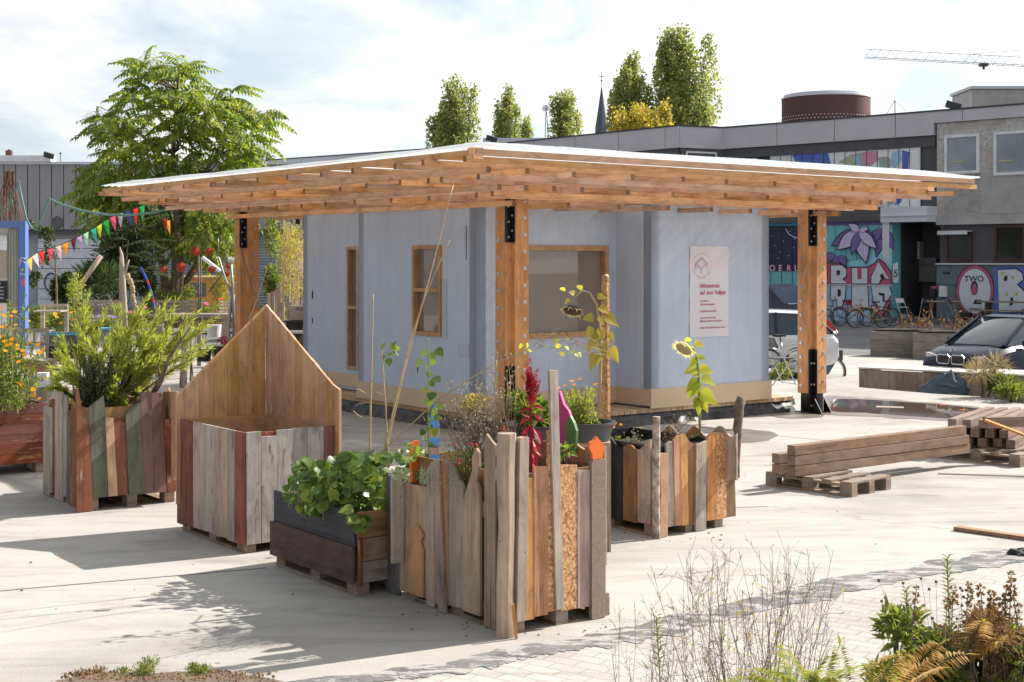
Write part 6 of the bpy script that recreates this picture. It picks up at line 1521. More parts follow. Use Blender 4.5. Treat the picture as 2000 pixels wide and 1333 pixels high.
for (x0, x1, y0, y1, n_, d0, d1, s_) in ((575, 700, 893, 985, 230, 9.75, 10.5, .085), (670, 760, 880, 985, 210, 9.7, 10.3, .085), (585, 640, 960, 1000, 14, 9.9, 10.0, .09), (690, 725, 980, 1025, 12, 9.45, 9.55, .085), (730, 760, 880, 905, 14, 9.9, 10.2, .07), (706, 745, 885, 910, 12, 10.0, 10.3, .08), (558, 590, 930, 965, 10, 10.2, 10.4, .06), (640, 720, 940, 990, 40, 9.7, 9.9, .09)):
    for k in range(n_):
        p_ = at(R.uniform(x0, x1), R.uniform(y0, y1), R.uniform(d0, d1)); beanleaf(b, p_, s_ * R.uniform(.7, 1.25))
        if k % 3 == 0: g.tube([V((p_.x, p_.y + .05, .48)), p_], .003, 3)
b.build('foliage', M['leaf_bean'], t_, smooth=True); g.build('stems', M['greenstem'], t_)
def cane(name, label, pts, rad, mat='cane', knots=True, cat='cane', leaves=None, group=None, lm='leaf_bean'):
    P_ = [at(*q) for q in pts]; t = thing(name, label, cat, tuple(P_[0]), group)
    b = MB(); fine = []
    for i in range(len(P_) - 1):
        for k in range(6): fine.append(P_[i].lerp(P_[i + 1], k / 6))
    fine.append(P_[-1]); n = len(fine)
    b.tube([p + rdir() * rad * .25 for p in fine], [rad * (1 - .5 * i / n) * (1.25 if knots and i % 3 == 0 else 1) for i in range(n)], 7); b.build('stalk', M[mat], t, smooth=True)
    if leaves:
        g = MB()
        for x, y, d, s_ in leaves: beanleaf(g, at(x, y, d), s_, .6)
        g.build('leaves', M[lm], t, smooth=True)
    return t
cane('dry_stalk', 'pale knobbly bare stalk standing leftmost above the bean planter', [(722, 905, 10.3), (724, 800, 10.3), (726, 700, 10.3), (729, 575, 10.3)], .0075, 'dry', cat='stalk')
b = MB()
for x, y, pts in ((724, 775, [(708, 765), (700, 760)]), (724, 787, [(712, 787), (702, 789), (695, 793)]), (725, 762, [(735, 766), (748, 772)]), (723, 815, [(712, 818), (700, 812), (690, 803)]), (726, 745, [(730, 738), (733, 730)])):
    b.tube([at(x, y, 10.3)] + [at(px, py, 10.28) for px, py in pts], .0028, 4)
tag(b.build('dry_tendril', M['dry']), 'short curling dry side shoots on the leftmost bare stalk', 'tendrils')
cane('bamboo_cane', 'straight short bamboo cane second from the left in the bean planter', [(759, 915, 10.0), (753, 790, 10.05), (745, 672, 10.1)], .006)
cane('bamboo_cane', 'longest bamboo cane leaning right and reaching up to the canopy', [(753, 885, 10.1), (790, 720, 10.2), (845, 520, 10.3), (885, 362, 10.4)], .0062)
cane('bamboo_cane', 'bamboo cane crossing in front of the small hut window', [(748, 890, 10.0), (802, 660, 10.0), (838, 560, 10.0), (878, 470, 10.0)], .0055)
b = MB()
for i in range(9): q = at(885, 362, 10.4); b.tube([q, q + V((jit(.03), 0, R.uniform(-.03, .05)))], .002, 3)
tag(b.build('raffia_tie', M['dry']), 'frayed straw knot at the tip of the longest cane', 'tie')
cane('climbing_bean', 'bean shoot with bright leaves hanging beside the pale stalk', [(752, 745, 10.1), (750, 700, 10.1), (748, 665, 10.1), (735, 655, 10.15)], .003, 'greenstem', False, 'vine', [(752, 672, 10.1, .05), (762, 675, 10.1, .055), (770, 668, 10.1, .05), (768, 688, 10.1, .055), (758, 700, 10.1, .06), (776, 676, 10.1, .05), (760, 690, 10.1, .05), (752, 694, 10.1, .045)])
# ---- near planter plants (depth 8.6 .. 9.6)
cane('climbing_bean', 'leafy bean vine climbing its own cane left of the near post', [(838, 900, 9.4), (836, 800, 9.4), (838, 700, 9.4), (835, 660, 9.4)], .006, 'greenstem', False, 'vine', [(x + jit(4), y + jit(4), 9.4 + jit(.08), R.uniform(.045, .075)) for x, y in ((824, 700), (832, 685), (843, 690), (850, 680), (838, 710), (846, 705), (828, 725), (842, 732), (835, 745), (848, 742), (832, 760), (845, 765), (838, 775), (830, 785), (850, 790), (828, 810), (845, 818), (856, 800), (858, 815), (840, 835), (826, 840), (850, 835), (832, 855), (845, 862), (820, 868), (800, 872), (812, 880), (806, 890), (822, 884))])
t_ = thing('bean_seedlings', 'cluster of green leaves behind the orange drilled board', 'bean plant', tuple(PA.P(.2, 1.1, .9))); b = MB()
for k in range(60): beanleaf(b, at(R.uniform(775, 835), R.uniform(868, 935), R.uniform(9.45, 9.8)), R.uniform(.04, .065))
b.build('foliage', M['leaf_bean'], t_, smooth=True)
t_ = thing('silver_herb', 'grey green lavender like herb inside the near planter', 'herb', tuple(PA.P(.1, .8, .9))); b = MB()
for (x0, x1, y0, y1, n_) in ((766, 800, 918, 945, 260), (820, 840, 918, 950, 200), (940, 960, 930, 975, 300), (850, 930, 900, 960, 500)):
    for k in range(n_): p_ = at(R.uniform(x0, x1), R.uniform(y0, y1), R.uniform(9.0, 9.35)); b.card(p_, (rdir() + UZ * .9).normalized(), rdir(), .035, .006)
b.build('foliage', M['leaf_grey'], t_)
def wiry(name, label, cat, base, region, n, mat, rad=.0022, twig=6, pods=None, d=(9.0, 9.4), heads=None, hr=.008, bow=.04, tl=.10):
    t = thing(name, label, cat, tuple(base)); b = MB(); h = MB(); pd = MB(); x0, x1, y0, y1 = region
    for i in range(n):
        tip = at(R.uniform(x0, x1), y0 + (y1 - y0) * R.random() ** 1.3, R.uniform(*d)); bs = V(base) + V((jit(.22) * (tip.x - base[0] != 0), jit(.1), 0)); bs.x = base[0] + (tip.x - base[0]) * R.uniform(.2, .5)
        m_ = bs.lerp(tip, .5) + V((jit(bow), jit(bow), 0)); pts = [bs, bs.lerp(m_, .6), m_, m_.lerp(tip, .6) + rdir() * .012, tip]; b.tube(pts, [rad * 1.6, rad * 1.4, rad, rad * .8, rad * .5], 3, False)
        for k in range(twig):
            s_ = R.uniform(1.2, 4); j = min(int(s_), 3); q = pts[j].lerp(pts[j + 1], s_ - j); dd = (rdir() + UZ * .9).normalized(); e = q + dd * tl * R.uniform(.4, 1.2); b.tube([q, q.lerp(e, .5) + rdir() * .006, e], rad * .5, 3, False)
            if heads and R.random() < .6: h.ball(e, hr * R.uniform(.6, 1.2), 5, 4)
            if pods:
                for _ in range(pods): q2 = q.lerp(e, R.random()); pd.card(q2, (dd + rdir() * .5).normalized(), rdir(), .035, .003)
        if heads: h.ball(tip, hr, 5, 4)
    b.build('stems', M[mat], t)['kind'] = 'stuff'
    if heads: h.build('seed_heads', M[heads], t)['kind'] = 'stuff'
    if pods: pd.build('seed_pods', M[mat], t)['kind'] = 'stuff'
    return t
wiry('dry_shrub', 'tangled dry grey brown twiggy shrub in the near planter', 'dry plant', tuple(PA.P(.35, .6, .88)), (862, 985, 745, 900), 95, 'drygrey', heads='dry', hr=.006, twig=9, bow=.06)
wiry('dead_seedhead_plant', 'tall pale dead stems with beads in front of the near post', 'dry plant', tuple(PA.P(.55, .7, .88)), (955, 1012, 672, 800), 14, 'dry', rad=.003, twig=3, heads='dry', hr=.007)
bush('green_plant', 'leafy green plant behind the log in the near planter', 'plant', 1015, 800, 9.3, 80, 66, 330, .055, .035, 'leaf_mid', base=.88, dep=.15)
bush('bronze_plant', 'olive tinted low leaves among the dry twigs', 'plant', 925, 790, 9.4, 46, 30, 120, .05, .03, 'leaf_yel', base=.88, dep=.1)
t_ = thing('red_sage', 'small red flowers on thin green stems inside the near planter', 'flowers', tuple(PA.P(.2, .6, .9))); b = MB(); f_ = MB()
for k in range(26):
    x, y = R.uniform(885, 940), R.uniform(865, 915); p_ = at(x, y, 8.95); b.tube([at(910 + jit(14), 960, 9.0), p_], .0015, 3, False)
    if k % 2: flower(f_, p_, .013, 5)
for k in range(420): b.card(at(R.uniform(880, 945), R.uniform(875, 955), R.uniform(8.9, 9.1)), (rdir() + UZ).normalized(), rdir(), .022, .006)
b.build('foliage', M['leaf_mid'], t_); f_.build('flowers', M['pet_red'], t_)
# long diagonal dry runner
t_ = cane('dry_runner', 'long dry runner slanting from the bean planter across to the window', [(742, 885, 9.6), (860, 778, 9.6), (960, 715, 9.6), (1020, 688, 9.5), (1085, 650, 9.5)], .0055, 'dry', False, 'vine')
t_ = thing('withered_vine', 'withered twining vine with pale leaves hung between post and sunflower', 'vine', tuple(at(1100, 690, 10.5))); b = MB(); g = MB()
prev = at(1028, 690, 10.5)
for i in range(70):
    x = R.uniform(1040, 1190); y = 668 + (x - 1100) * .12 + jit(10); q = at(x, y, 10.5 + jit(.2)); b.tube([q, q + V((jit(.06), 0, jit(.05))), q + V((jit(.10), 0, jit(.08)))], .0016, 3, False)
b.tube([at(1028, 690, 10.5), at(1065, 675, 10.5), at(1090, 682, 10.5), at(1120, 680, 10.5), at(1150, 690, 10.5), at(1190, 694, 10.5)], .003, 4)
for x, y in ((1030, 670), (1026, 680), (1034, 683), (1020, 672), (1088, 662), (1092, 672), (1096, 688), (1105, 676), (1118, 685), (1122, 692), (1130, 688), (1110, 660)): beanleaf(g, at(x, y, 10.5), .045)
b.build('stems', M['dry'], t_); g.build('leaves', M['leaf_sun'], t_, smooth=True)
# ---- amaranth
t_ = thing('red_amaranth', 'crimson amaranth with upright feathery plume in the near planter', 'flower', tuple(PA.P(.45, .25, .9))); b = MB(); g = MB(); l_ = MB(); DA = 8.75
b.tube([at(1040, 960, DA), at(1038, 880, DA), at(1037, 800, DA), at(1036, 720, DA)], [.012, .011, .008, .004], 6)
def spike(mb, p0, p1, r):
    for k in range(int((p1 - p0).length / .0022)):
        f_ = R.random(); q = p0.lerp(p1, f_); rr_ = r * (math.sin(math.pi * min(1, .25 + .75 * f_)) * .8 + .25) * (1 - .55 * f_); a = R.uniform(0, 6.283); dd = V((math.cos(a), math.sin(a), .5)); mb.card(q + dd * rr_ * .4, (dd + UZ * .6).normalized(), rdir(), rr_ * 1.1 + .004, .006)
spike(g, at(1036, 800, DA), at(1035, 698, DA), .036)
for i in range(26):
    x0, y0 = 1037 + jit(4), R.uniform(745, 800); a = jit(1); x1 = x0 + a * 17; y1 = y0 - R.uniform(30, 52) + abs(a) * 8; spike(g, at(x0, y0, DA + jit(.03)), at(x1, y1, DA + jit(.05)), .021)
for x, y, dx, dy, L in ((1036, 800, -1, .2, .085), (1038, 795, 1, .1, .09), (1036, 815, -1, -.3, .10), (1040, 812, 1, -.2, .10), (1036, 832, -.9, -1, .11), (1041, 836, .9, -.9, .11), (1037, 850, -.5, -1.2, .09), (1040, 860, .7, -.9, .11), (1038, 880, .5, -.9, .11), (1040, 875, 1, -.5, .10), (1036, 885, -.7, -.7, .09), (1040, 900, .5, -.9, .10), (1036, 905, -.8, -.4, .08), (1034, 822, -.3, .5, .07), (1043, 825, .5, .3, .08), (1032, 845, -1, -.8, .10), (1043, 848, 1, -.9, .12)):
    l_.leaf(at(x, y, DA), V((dx, -.5 + jit(.4), dy)).normalized(), V((0, -.5, 1)), L, L * .42, .2, .35)
b.build('stem', M['leaf_red'], t_); g.build('plume', M['leaf_red'], t_); l_.build('leaves', M['leaf_red'], t_)
bush('green_leaves', 'fresh green leaves low beside the tall lath in the near planter', 'plant', 1104, 880, 9.0, 24, 30, 24, .06, .04, 'leaf_bean', base=.85, dep=.05)
# ---- calendula in black tub behind near planter
tub = thing('black_tub', 'oblong black plastic tub behind the near planter', 'tub', tuple(at(1140, 850, 11.2)))
q = at(1142, 842, 11.2); b = MB()
for z0, z1, s0_, s1_ in ((-.07, .06, .20, .24),):
    b.lathe(q + UZ * z0, [(s0_, 0), (s1_, .13), (s1_ + .012, .13), (s1_ + .012, .15), (s1_ - .01, .15), (s1_ - .02, .12)], 24, cap=False)
b.build('tub_wall', plain('grey_black_plastic', (.05, .052, .056), .45), tub, smooth='auto'); b = MB(); b.lathe(q + UZ * .03, [(.22, 0), (.001, .01)], 20); b.build('soil', M['soil'], tub)
st_ = thing('wooden_crate', 'upturned crates carrying the black tub behind the near planter', 'crate', (q.x, q.y, 0)); b = MB(); b.box((q.x, q.y, (q.z - .075) / 2), (.4, .36, q.z - .075)); b.build('crate_side', M['greyw'], st_)
t_ = thing('marigold', 'orange marigolds on bright green stems in the black tub', 'flowers', tuple(q)); b = MB(); g = MB(); f_ = MB()
for i in range(34):
    tip = at(R.uniform(1098, 1168), R.uniform(755, 800), 11.2 + jit(.12)); bs = q + V((jit(.12), jit(.1), .04)); g.tube([bs, bs.lerp(tip, .5) + V((0, 0, .02)), tip], .003, 3)
    for k in range(26): q2 = bs.lerp(tip, R.uniform(.1, 1)); b.leaf(q2, (rdir() + UZ * .8).normalized(), UZ, .045, .011)
for x, y in ((1091, 758), (1104, 754), (1117, 745), (1121, 752), (1133, 741), (1163, 751)):
    p_ = at(x, y, 11.2); g.tube([q + UZ * .1, p_], .0025, 3); flower(f_, p_, .022, 11, V((jit(.4), -.3, 1)).normalized())
b.build('foliage', M['leaf_pine'], t_); g.build('stems', M['greenstem'], t_); f_.build('flowers', M['pet_or'], t_)
# second tub seen through the near planter
tub = thing('black_tub', 'second black tub with leafy plants left of the marigolds', 'tub', tuple(at(1060, 850, 11.0))); q = at(1050, 852, 11.0)
b = MB(); b.lathe(q - UZ * .08, [(.22, 0), (.27, .16), (.285, .16), (.285, .18), (.25, .18), (.24, .14)], 24, cap=False); b.build('tub_wall', plain('black_plastic', (.03, .03, .032), .4), tub, smooth='auto'); b = MB(); b.lathe(q + UZ * .05, [(.25, 0), (.001, .01)], 20); b.build('soil', M['soil'], tub)
st_ = thing('wooden_crate', 'low crate carrying the second black tub', 'crate', (q.x, q.y, 0)); b = MB(); b.box((q.x, q.y, (q.z - .085) / 2), (.42, .36, q.z - .085)); b.build('crate_side', M['greyw'], st_)
bush('strawberry_plant', 'round leaved green plants in the second black tub', 'plant', 1050, 812, 11.0, 90, 60, 260, .07, .055, 'leaf_bean', base=q.z, dep=.2)
# flowers in scalloped planter
t_ = thing('marigold', 'two small orange marigolds at the left of the scalloped planter', 'flowers', tuple(PF.P(.1, .6, .66))); b = MB(); f_ = MB(); q = at(1204, 862, 12.2)
leafcloud(b, q - UZ * .03, (.05, .05, .06), 120, .04, .01)
for x, y in ((1202, 828), (1213, 830), (1198, 834)): flower(f_, at(x, y, 12.2), .02, 10)
b.build('foliage', M['leaf_mid'], t_); f_.build('flowers', M['pet_or'], t_)
wiry('dry_herb', 'grey dead herb inside the black lined planter', 'dry plant', tuple(PF.P(.2, .4, .66)), (1218, 1246, 845, 880), 16, 'drygrey', d=(11.9, 12.1), heads='leaf_grey', hr=.008, bow=.02, tl=.05)
wiry('dry_herb', 'thin seed head stems beside the tall sunflower stalk', 'dry plant', tuple(PF.P(.5, .6, .66)), (1305, 1352, 805, 860), 16, 'drygrey', d=(12.1, 12.4), heads='dry', hr=.006, bow=.02, tl=.05)
# ---- sunflowers
def bigleaf(mb, p, d, s_, drp=.35):
    d = V(d).normalized(); n_ = V((jit(.3), -.75, .6)).normalized(); x = d.cross(n_).normalized(); nn = x.cross(d); p = V(p); b0 = len(mb.v); prof = [(0, 0), (.06, .34), (.28, .46), (.55, .36), (.8, .18), (1.05, 0)]
    for t2, w2 in prof: mb.v.append(tuple(p + d * (t2 * s_) - UZ * (drp * s_ * t2 * t2)))
    for sg in (1, -1):
        for t2, w2 in prof[1:-1]: mb.v.append(tuple(p + d * (t2 * s_) + x * (w2 * s_ * sg) + nn * (.16 * s_ * w2 + jit(.02) * s_) - UZ * (drp * s_ * t2 * t2)))
    for o_, sg in ((6, 1), (10, -1)):
        for f2 in [(0, o_, 1), (1, o_, o_ + 1, 2), (2, o_ + 1, o_ + 2, 3), (3, o_ + 2, o_ + 3, 4), (4, o_ + 3, 5)]: mb.f.append(tuple(b0 + k for k in (f2 if sg > 0 else reversed(f2)))); mb.m.append(0)
def sunflower(label, base, stalk, head, hn, hr, leaves, d, hm):
    t = thing('sunflower', label, 'sunflower', tuple(base)); b = MB(); pts = [V(base)] + [at(x, y, d) for x, y in stalk]; n = len(pts); b.tube(pts, [.016 - .008 * i / n for i in range(n)], 7); b.build('stalk', M['dry' if hm == 'd' else 'greenstem'], t, smooth=True)
    c = at(*head, d - .03); nn = V(hn).normalized(); b = MB(); b.lathe(c, [(.012, .045), (hr * .75, .03), (hr, .0), (hr * .9, -.02), (hr * .5, -.03), (.001, -.032)], 20, -nn, False); b.build('seed_disc', plain('seed_disc', (.10, .055, .03) if hm == 'd' else (.52, .46, .22), .9, bmp=1, bscale=120), t, smooth=True)
    b = MB(); x = nn.orthogonal().normalized(); y = nn.cross(x)
    for k in range(34):
        a = 6.283 * k / 34; dd = (x * math.cos(a) + y * math.sin(a)); b.leaf(c + dd * hr * .9, (dd + nn * R.uniform(-.2, .7) - UZ * .15).normalized(), -nn, R.uniform(.04, .065), .018)
    b.build('petals', M['dry' if hm == 'd' else 'pet_pale'], t)
    b = MB(); g = MB()
    for x, y, dx, dz, s_ in leaves: p_ = at(x, y, d); bigleaf(b, p_, (dx, -.35, dz), s_ * (.75 if hm == 'd' else .9))
    b.build('leaves', M['leaf_yel' if hm == 'd' else 'leaf_sun'], t, smooth=True)
M['pet_pale'] = leafmat('faded_petal', (.60, .54, .30), (.70, .66, .44), None, .35)
sunflower('tall nodding dead sunflower with brown seed head before the large window', tuple(PF.P(.05, .62, .66)), [(1168, 850), (1172, 750), (1174, 690), (1172, 640), (1165, 595), (1152, 572), (1136, 568), (1124, 582)], (1118, 607), (-.15, -.35, -.9), .078, ((1122, 575, -1, .8, .09), (1098, 568, .2, .6, .08), (1112, 585, -.6, -.4, .07), (1130, 565, .5, .8, .09), (1166, 580, .9, .2, .12), (1170, 600, .8, -.3, .12), (1176, 600, .8, -.5, .09), (1160, 622, -1, .3, .15), (1170, 618, .4, -.6, .10), (1182, 618, 1, -.4, .17), (1158, 640, -.9, -.9, .12), (1170, 655, -.9, -.2, .15), (1166, 665, -1, -.7, .16), (1170, 668, .3, -.9, .16), (1188, 652, .9, -.9, .10), (1166, 690, -.5, -.9, .17), (1190, 680, .9, -1, .16), (1172, 640, .2, -.8, .13)), 12.0, 'd')
sunflower('smaller faded sunflower with lime green leaves in front of the banner wall', tuple(PF.P(.55, .55, .66)), [(1367, 850), (1366, 790), (1365, 740), (1362, 705), (1356, 685), (1348, 674), (1341, 670)], (1336, 681), (-.5, -.45, -.75), .078, ((1344, 668, -.2, 1, .08), (1356, 672, 1, .1, .10), (1360, 702, -.8, -.5, .09), (1363, 698, 1, .1, .08), (1362, 722, -1, .1, .15), (1366, 722, 1, .1, .14), (1364, 732, -.7, .1, .07), (1366, 745, -.9, -.3, .16), (1370, 738, 1, -.2, .14), (1363, 752, -1, -.8, .14), (1368, 768, .6, -.2, .18), (1366, 775, -.1, -.8, .14), (1366, 778, .5, -.6, .13), (1364, 780, -.6, -.8, .09)), 12.3, 'g')
# ---- foreground weeds, rooted in the bed below the picture
bed = MB(); bed.prism([(.6, 4.2), (5.6, 4.2), (5.6, 6.2), (3.9, 6.9), (2.6, 6.6), (1.0, 6.2)], (0, 0, 0), (1, 0, 0), (0, 1, 0), UZ, .12); o = bed.build('plant_bed', M['soil']); struct(o, 'dark soil bed under the foreground weeds', 'soil bed')
wiry('wild_rocket', 'wiry dry weed with thin pods and pale yellow flowers in the foreground', 'weed', (1.02, 5.9, .12), (1270, 1640, 1075, 1300), 85, 'drygrey', rad=.0016, twig=8, pods=2, d=(5.6, 6.2), bow=.10, tl=.13)
t_ = thing('wild_rocket', 'yellowish small flowers dotted through the wiry foreground weed', 'flowers', (1.02, 5.9, .12)); f_ = MB(); g = MB()
for i in range(48): p_ = at(R.gauss(1450, 90), R.uniform(1130, 1330), R.uniform(5.7, 6.1)); flower(f_, p_, .010, 4); g.tube([p_, p_ - UZ * .05], .001, 3, False)
f_.build('flowers', M['pet_ye'], t_); g.build('stems', M['greenstem'], t_)
wiry('spindly_weed', 'sparse thin weed stems at the left of the foreground weeds', 'weed', (.62, 5.8, .12), (1190, 1330, 1180, 1330), 22, 'drygrey', rad=.0014, twig=6, pods=2, d=(5.6, 6.0), bow=.05)
for i, (x, y, h_) in enumerate(((1282, 1205, 40), (1850, 1088, 120), (1770, 1150, 90), (1795, 1215, 70))):
    t_ = thing('willowherb', ('short leafy shoot at the left of the wiry weed', 'tallest pale green leafy shoot in the right corner', 'leafy upright shoot left of the brown seed heads', 'second leafy shoot among the black seed heads')[i], 'weed', tuple(at(x, 1340, 5.9))); b = MB(); g = MB(); p0, p1 = at(x + 8, 1345, 5.9), at(x, y, 5.9); g.tube([p0, p1], .003, 4)
    for k in range(int(h_ * .9)): q = p1.lerp(p0, (k / (h_ * .9)) * .75); b.leaf(q, (V((math.cos(k * 2.4), math.sin(k * 2.4), .6))).normalized(), UZ, .035 + .02 * (k / h_), .012)
    b.build('foliage', M['leaf_mid'], t_); g.build('stem', M['greenstem'], t_)
def fern(label, x, y, n, L, mat, d, a0=-1.2, a1=1.2):
    p_ = at(x, y, d); t = thing('fern', label, 'fern', tuple(p_)); b = MB()
    for i in range(n):
        a = a0 + (a1 - a0) * i / max(1, n - 1) + jit(.1); frond(b, p_ + V((jit(.04), jit(.05), 0)), V((math.sin(a), jit(.5) - .2, math.cos(a) * 1.0 + .1)), L * R.uniform(.8, 1.1), 36, L * .26, .0125, .6, .05, .5)
    b.build('fronds', M[mat], t)
fern('yellow green fern spreading at the bottom edge', 1580, 1400, 13, .34, 'fern', 5.2)
fern('orange tinted fern frond at the bottom edge', 1730, 1385, 4, .34, 'fern_or', 5.2, .1, .7)
fern('bright orange narrow fern standing in the corner weeds', 1888, 1290, 3, .24, 'fern_or', 5.6, 0, .35)
fern('dull yellow fern between green leaves at the bottom', 1660, 1405, 7, .30, 'fern', 5.0)
for (cx_, cy_, w_, h_, n, L, W, mt, lb) in ((1800, 1300, 170, 110, 900, .075, .035, 'leaf_weed', 'dark green broad leaved weeds in the right foreground'), (1770, 1235, 90, 70, 260, .06, .022, 'leaf_mid', 'lighter green weeds behind the broad leaved ones'), (1960, 1290, 150, 130, 1300, .045, .022, 'leaf_mid', 'mixed green weeds in the bottom right corner'), (1960, 1240, 130, 110, 1200, .035, .012, 'leaf_brown', 'brownish withered weeds in the right corner'), (1720, 1335, 120, 50, 400, .06, .02, 'leaf_mid', 'low green weeds beside the ferns'), (1880, 1330, 160, 70, 700, .05, .03, 'leaf_weed', 'green weeds under the brown mint heads')):
    bush('weed_clump', lb, 'weed', cx_, cy_, 5.7, w_, h_, n, L, W, mt, base=.12, dep=.25)
def mint(label, stems_, mat='leaf_brown', d=5.6):
    t = thing('withered_mint', label, 'weed', tuple(at(stems_[0][0], 1345, d))); b = MB(); g = MB()
    for x, y, n_ in stems_:
        p0, p1 = at(x + jit(12), 1345, d), at(x, y, d); g.tube([p0, p0.lerp(p1, .6) + V((jit(.02), 0, 0)), p1], [.003, .0025, .002], 4)
        for k in range(n_):
            q = p1.lerp(p0, k * (.028 / max(.05, (p1 - p0).length))); r_ = .016 * R.uniform(.7, 1.1)
            for j in range(20): dd = rdir(-.3); b.card(q + dd * r_ * .3, dd, rdir(), r_ * 1.2, r_ * .6)
    b.build('flower_whorls', M[mat], t); g.build('stems', M['drygrey'], t)
mint('brown seed spike rising highest above the green weeds', [(1790, 1150, 6)])
mint('reddish brown mint stalks with whorled heads at the right edge', [(1975, 1122, 4), (1965, 1150, 5), (1958, 1170, 4), (1978, 1160, 3), (1940, 1170, 4), (1990, 1185, 3)])
mint('pale brown whorled stalks in the middle of the corner weeds', [(1862, 1152, 3), (1892, 1142, 4), (1915, 1150, 3), (1936, 1160, 3), (1850, 1175, 2)])
mint('dark pinkish brown mint heads low in the corner', [(R.uniform(1830, 1995), R.uniform(1225, 1320), 2) for _ in range(34)])
wiry('seed_stalks', 'thin dark stalks with round black seed heads over the paving', 'weed', (1.85, 5.8, .12), (1715, 1900, 1130, 1260), 26, 'drygrey', rad=.0013, twig=1, d=(5.6, 5.9), heads='bark', hr=.007, bow=.05)
wiry('seed_stalks', 'tangle of fine brown stems at the right edge of the picture', 'weed', (2.25, 5.9, .12), (1900, 2040, 1190, 1300), 60, 'dry', rad=.0012, twig=6, d=(5.7, 6.0), bow=.05, tl=.07)
# bottom left bed with small weeds
q = [gp(110, 1342), gp(150, 1334), gp(200, 1326), gp(262, 1329), gp(350, 1323), gp(400, 1328), gp(440, 1325), gp(520, 1335), gp(560, 1345), gp(520, 1420), gp(100, 1420)]
b = MB(); b.prism([(p_.x, p_.y) for p_ in q], (0, 0, .002), (1, 0, 0), (0, 1, 0), UZ, .03); o = b.build('soil_patch', ground_mat('patch_soil', (.16, .12, .09), (.09, .07, .05), fine=30, scale=3, warm=(.25, .17, .11))); struct(o, 'dark soil patch breaking the slab at bottom left', 'soil patch')
for (x, y, w_, h_, n, mt, lb) in ((170, 1316, 60, 50, 420, 'leaf_brown', 'dry grassy tuft leftmost in the bottom left soil patch'), (225, 1322, 60, 34, 260, 'leaf_mid', 'small green weed second from left in the soil patch'), (285, 1312, 50, 50, 260, 'leaf_mid', 'upright green weed in the middle of the soil patch'), (388, 1318, 56, 40, 340, 'leaf_mid', 'bright low weed right of the middle of the soil patch'), (440, 1324, 70, 30, 260, 'leaf_brown', 'reddish weed rightmost in the soil patch')):
    bush('small_weed', lb, 'weed', x, y, 7.7, w_ * 1.2, h_ * 1.15, n * 2, .024, .006, mt, base=.02, dep=.12, stems=14, sup=.9, shell=.8)
b = MB()
for i in range(420):
    q_ = gp(R.uniform(115, 540), R.uniform(1326, 1343)); s_ = R.uniform(.003, .010)
    if R.random() < .5: b.ball(q_ + UZ * .032, s_, 5, 4)
    else: b.leaf(q_ + UZ * .03, (rdir() + UZ).normalized(), UZ, .03, .008)
tag(b.build('ground_cover', M['leaf_brown']), 'crumbs and tiny leaves on the bottom left soil patch', 'ground cover', kind='stuff')
# weeds by the bench and at the slab edge
for (x, y, w_, h_, d, n, mt, lb, kd) in ((1950, 745, 90, 70, 23.6, 700, 'leaf_weed', 'yellow green weeds growing over the right end of the wooden deck box', 'leaf'), (1925, 720, 80, 50, 23.8, 500, 'dry', 'dry straw coloured grass above the wooden deck box', 'card'), (1980, 765, 60, 40, 23.0, 500, 'leaf_mid', 'bright green weeds at the foot of the deck box', 'leaf'), (1520, 725, 50, 30, 28.5, 500, 'leaf_mid', 'low green plants under the white bicycle', 'leaf')):
    bush('weed_clump', lb, 'weed', x, y, d, w_, h_, n, .10 if kd == 'leaf' else .2, .035 if kd == 'leaf' else .012, mt, base=LOT, dep=.35, kind=kd)
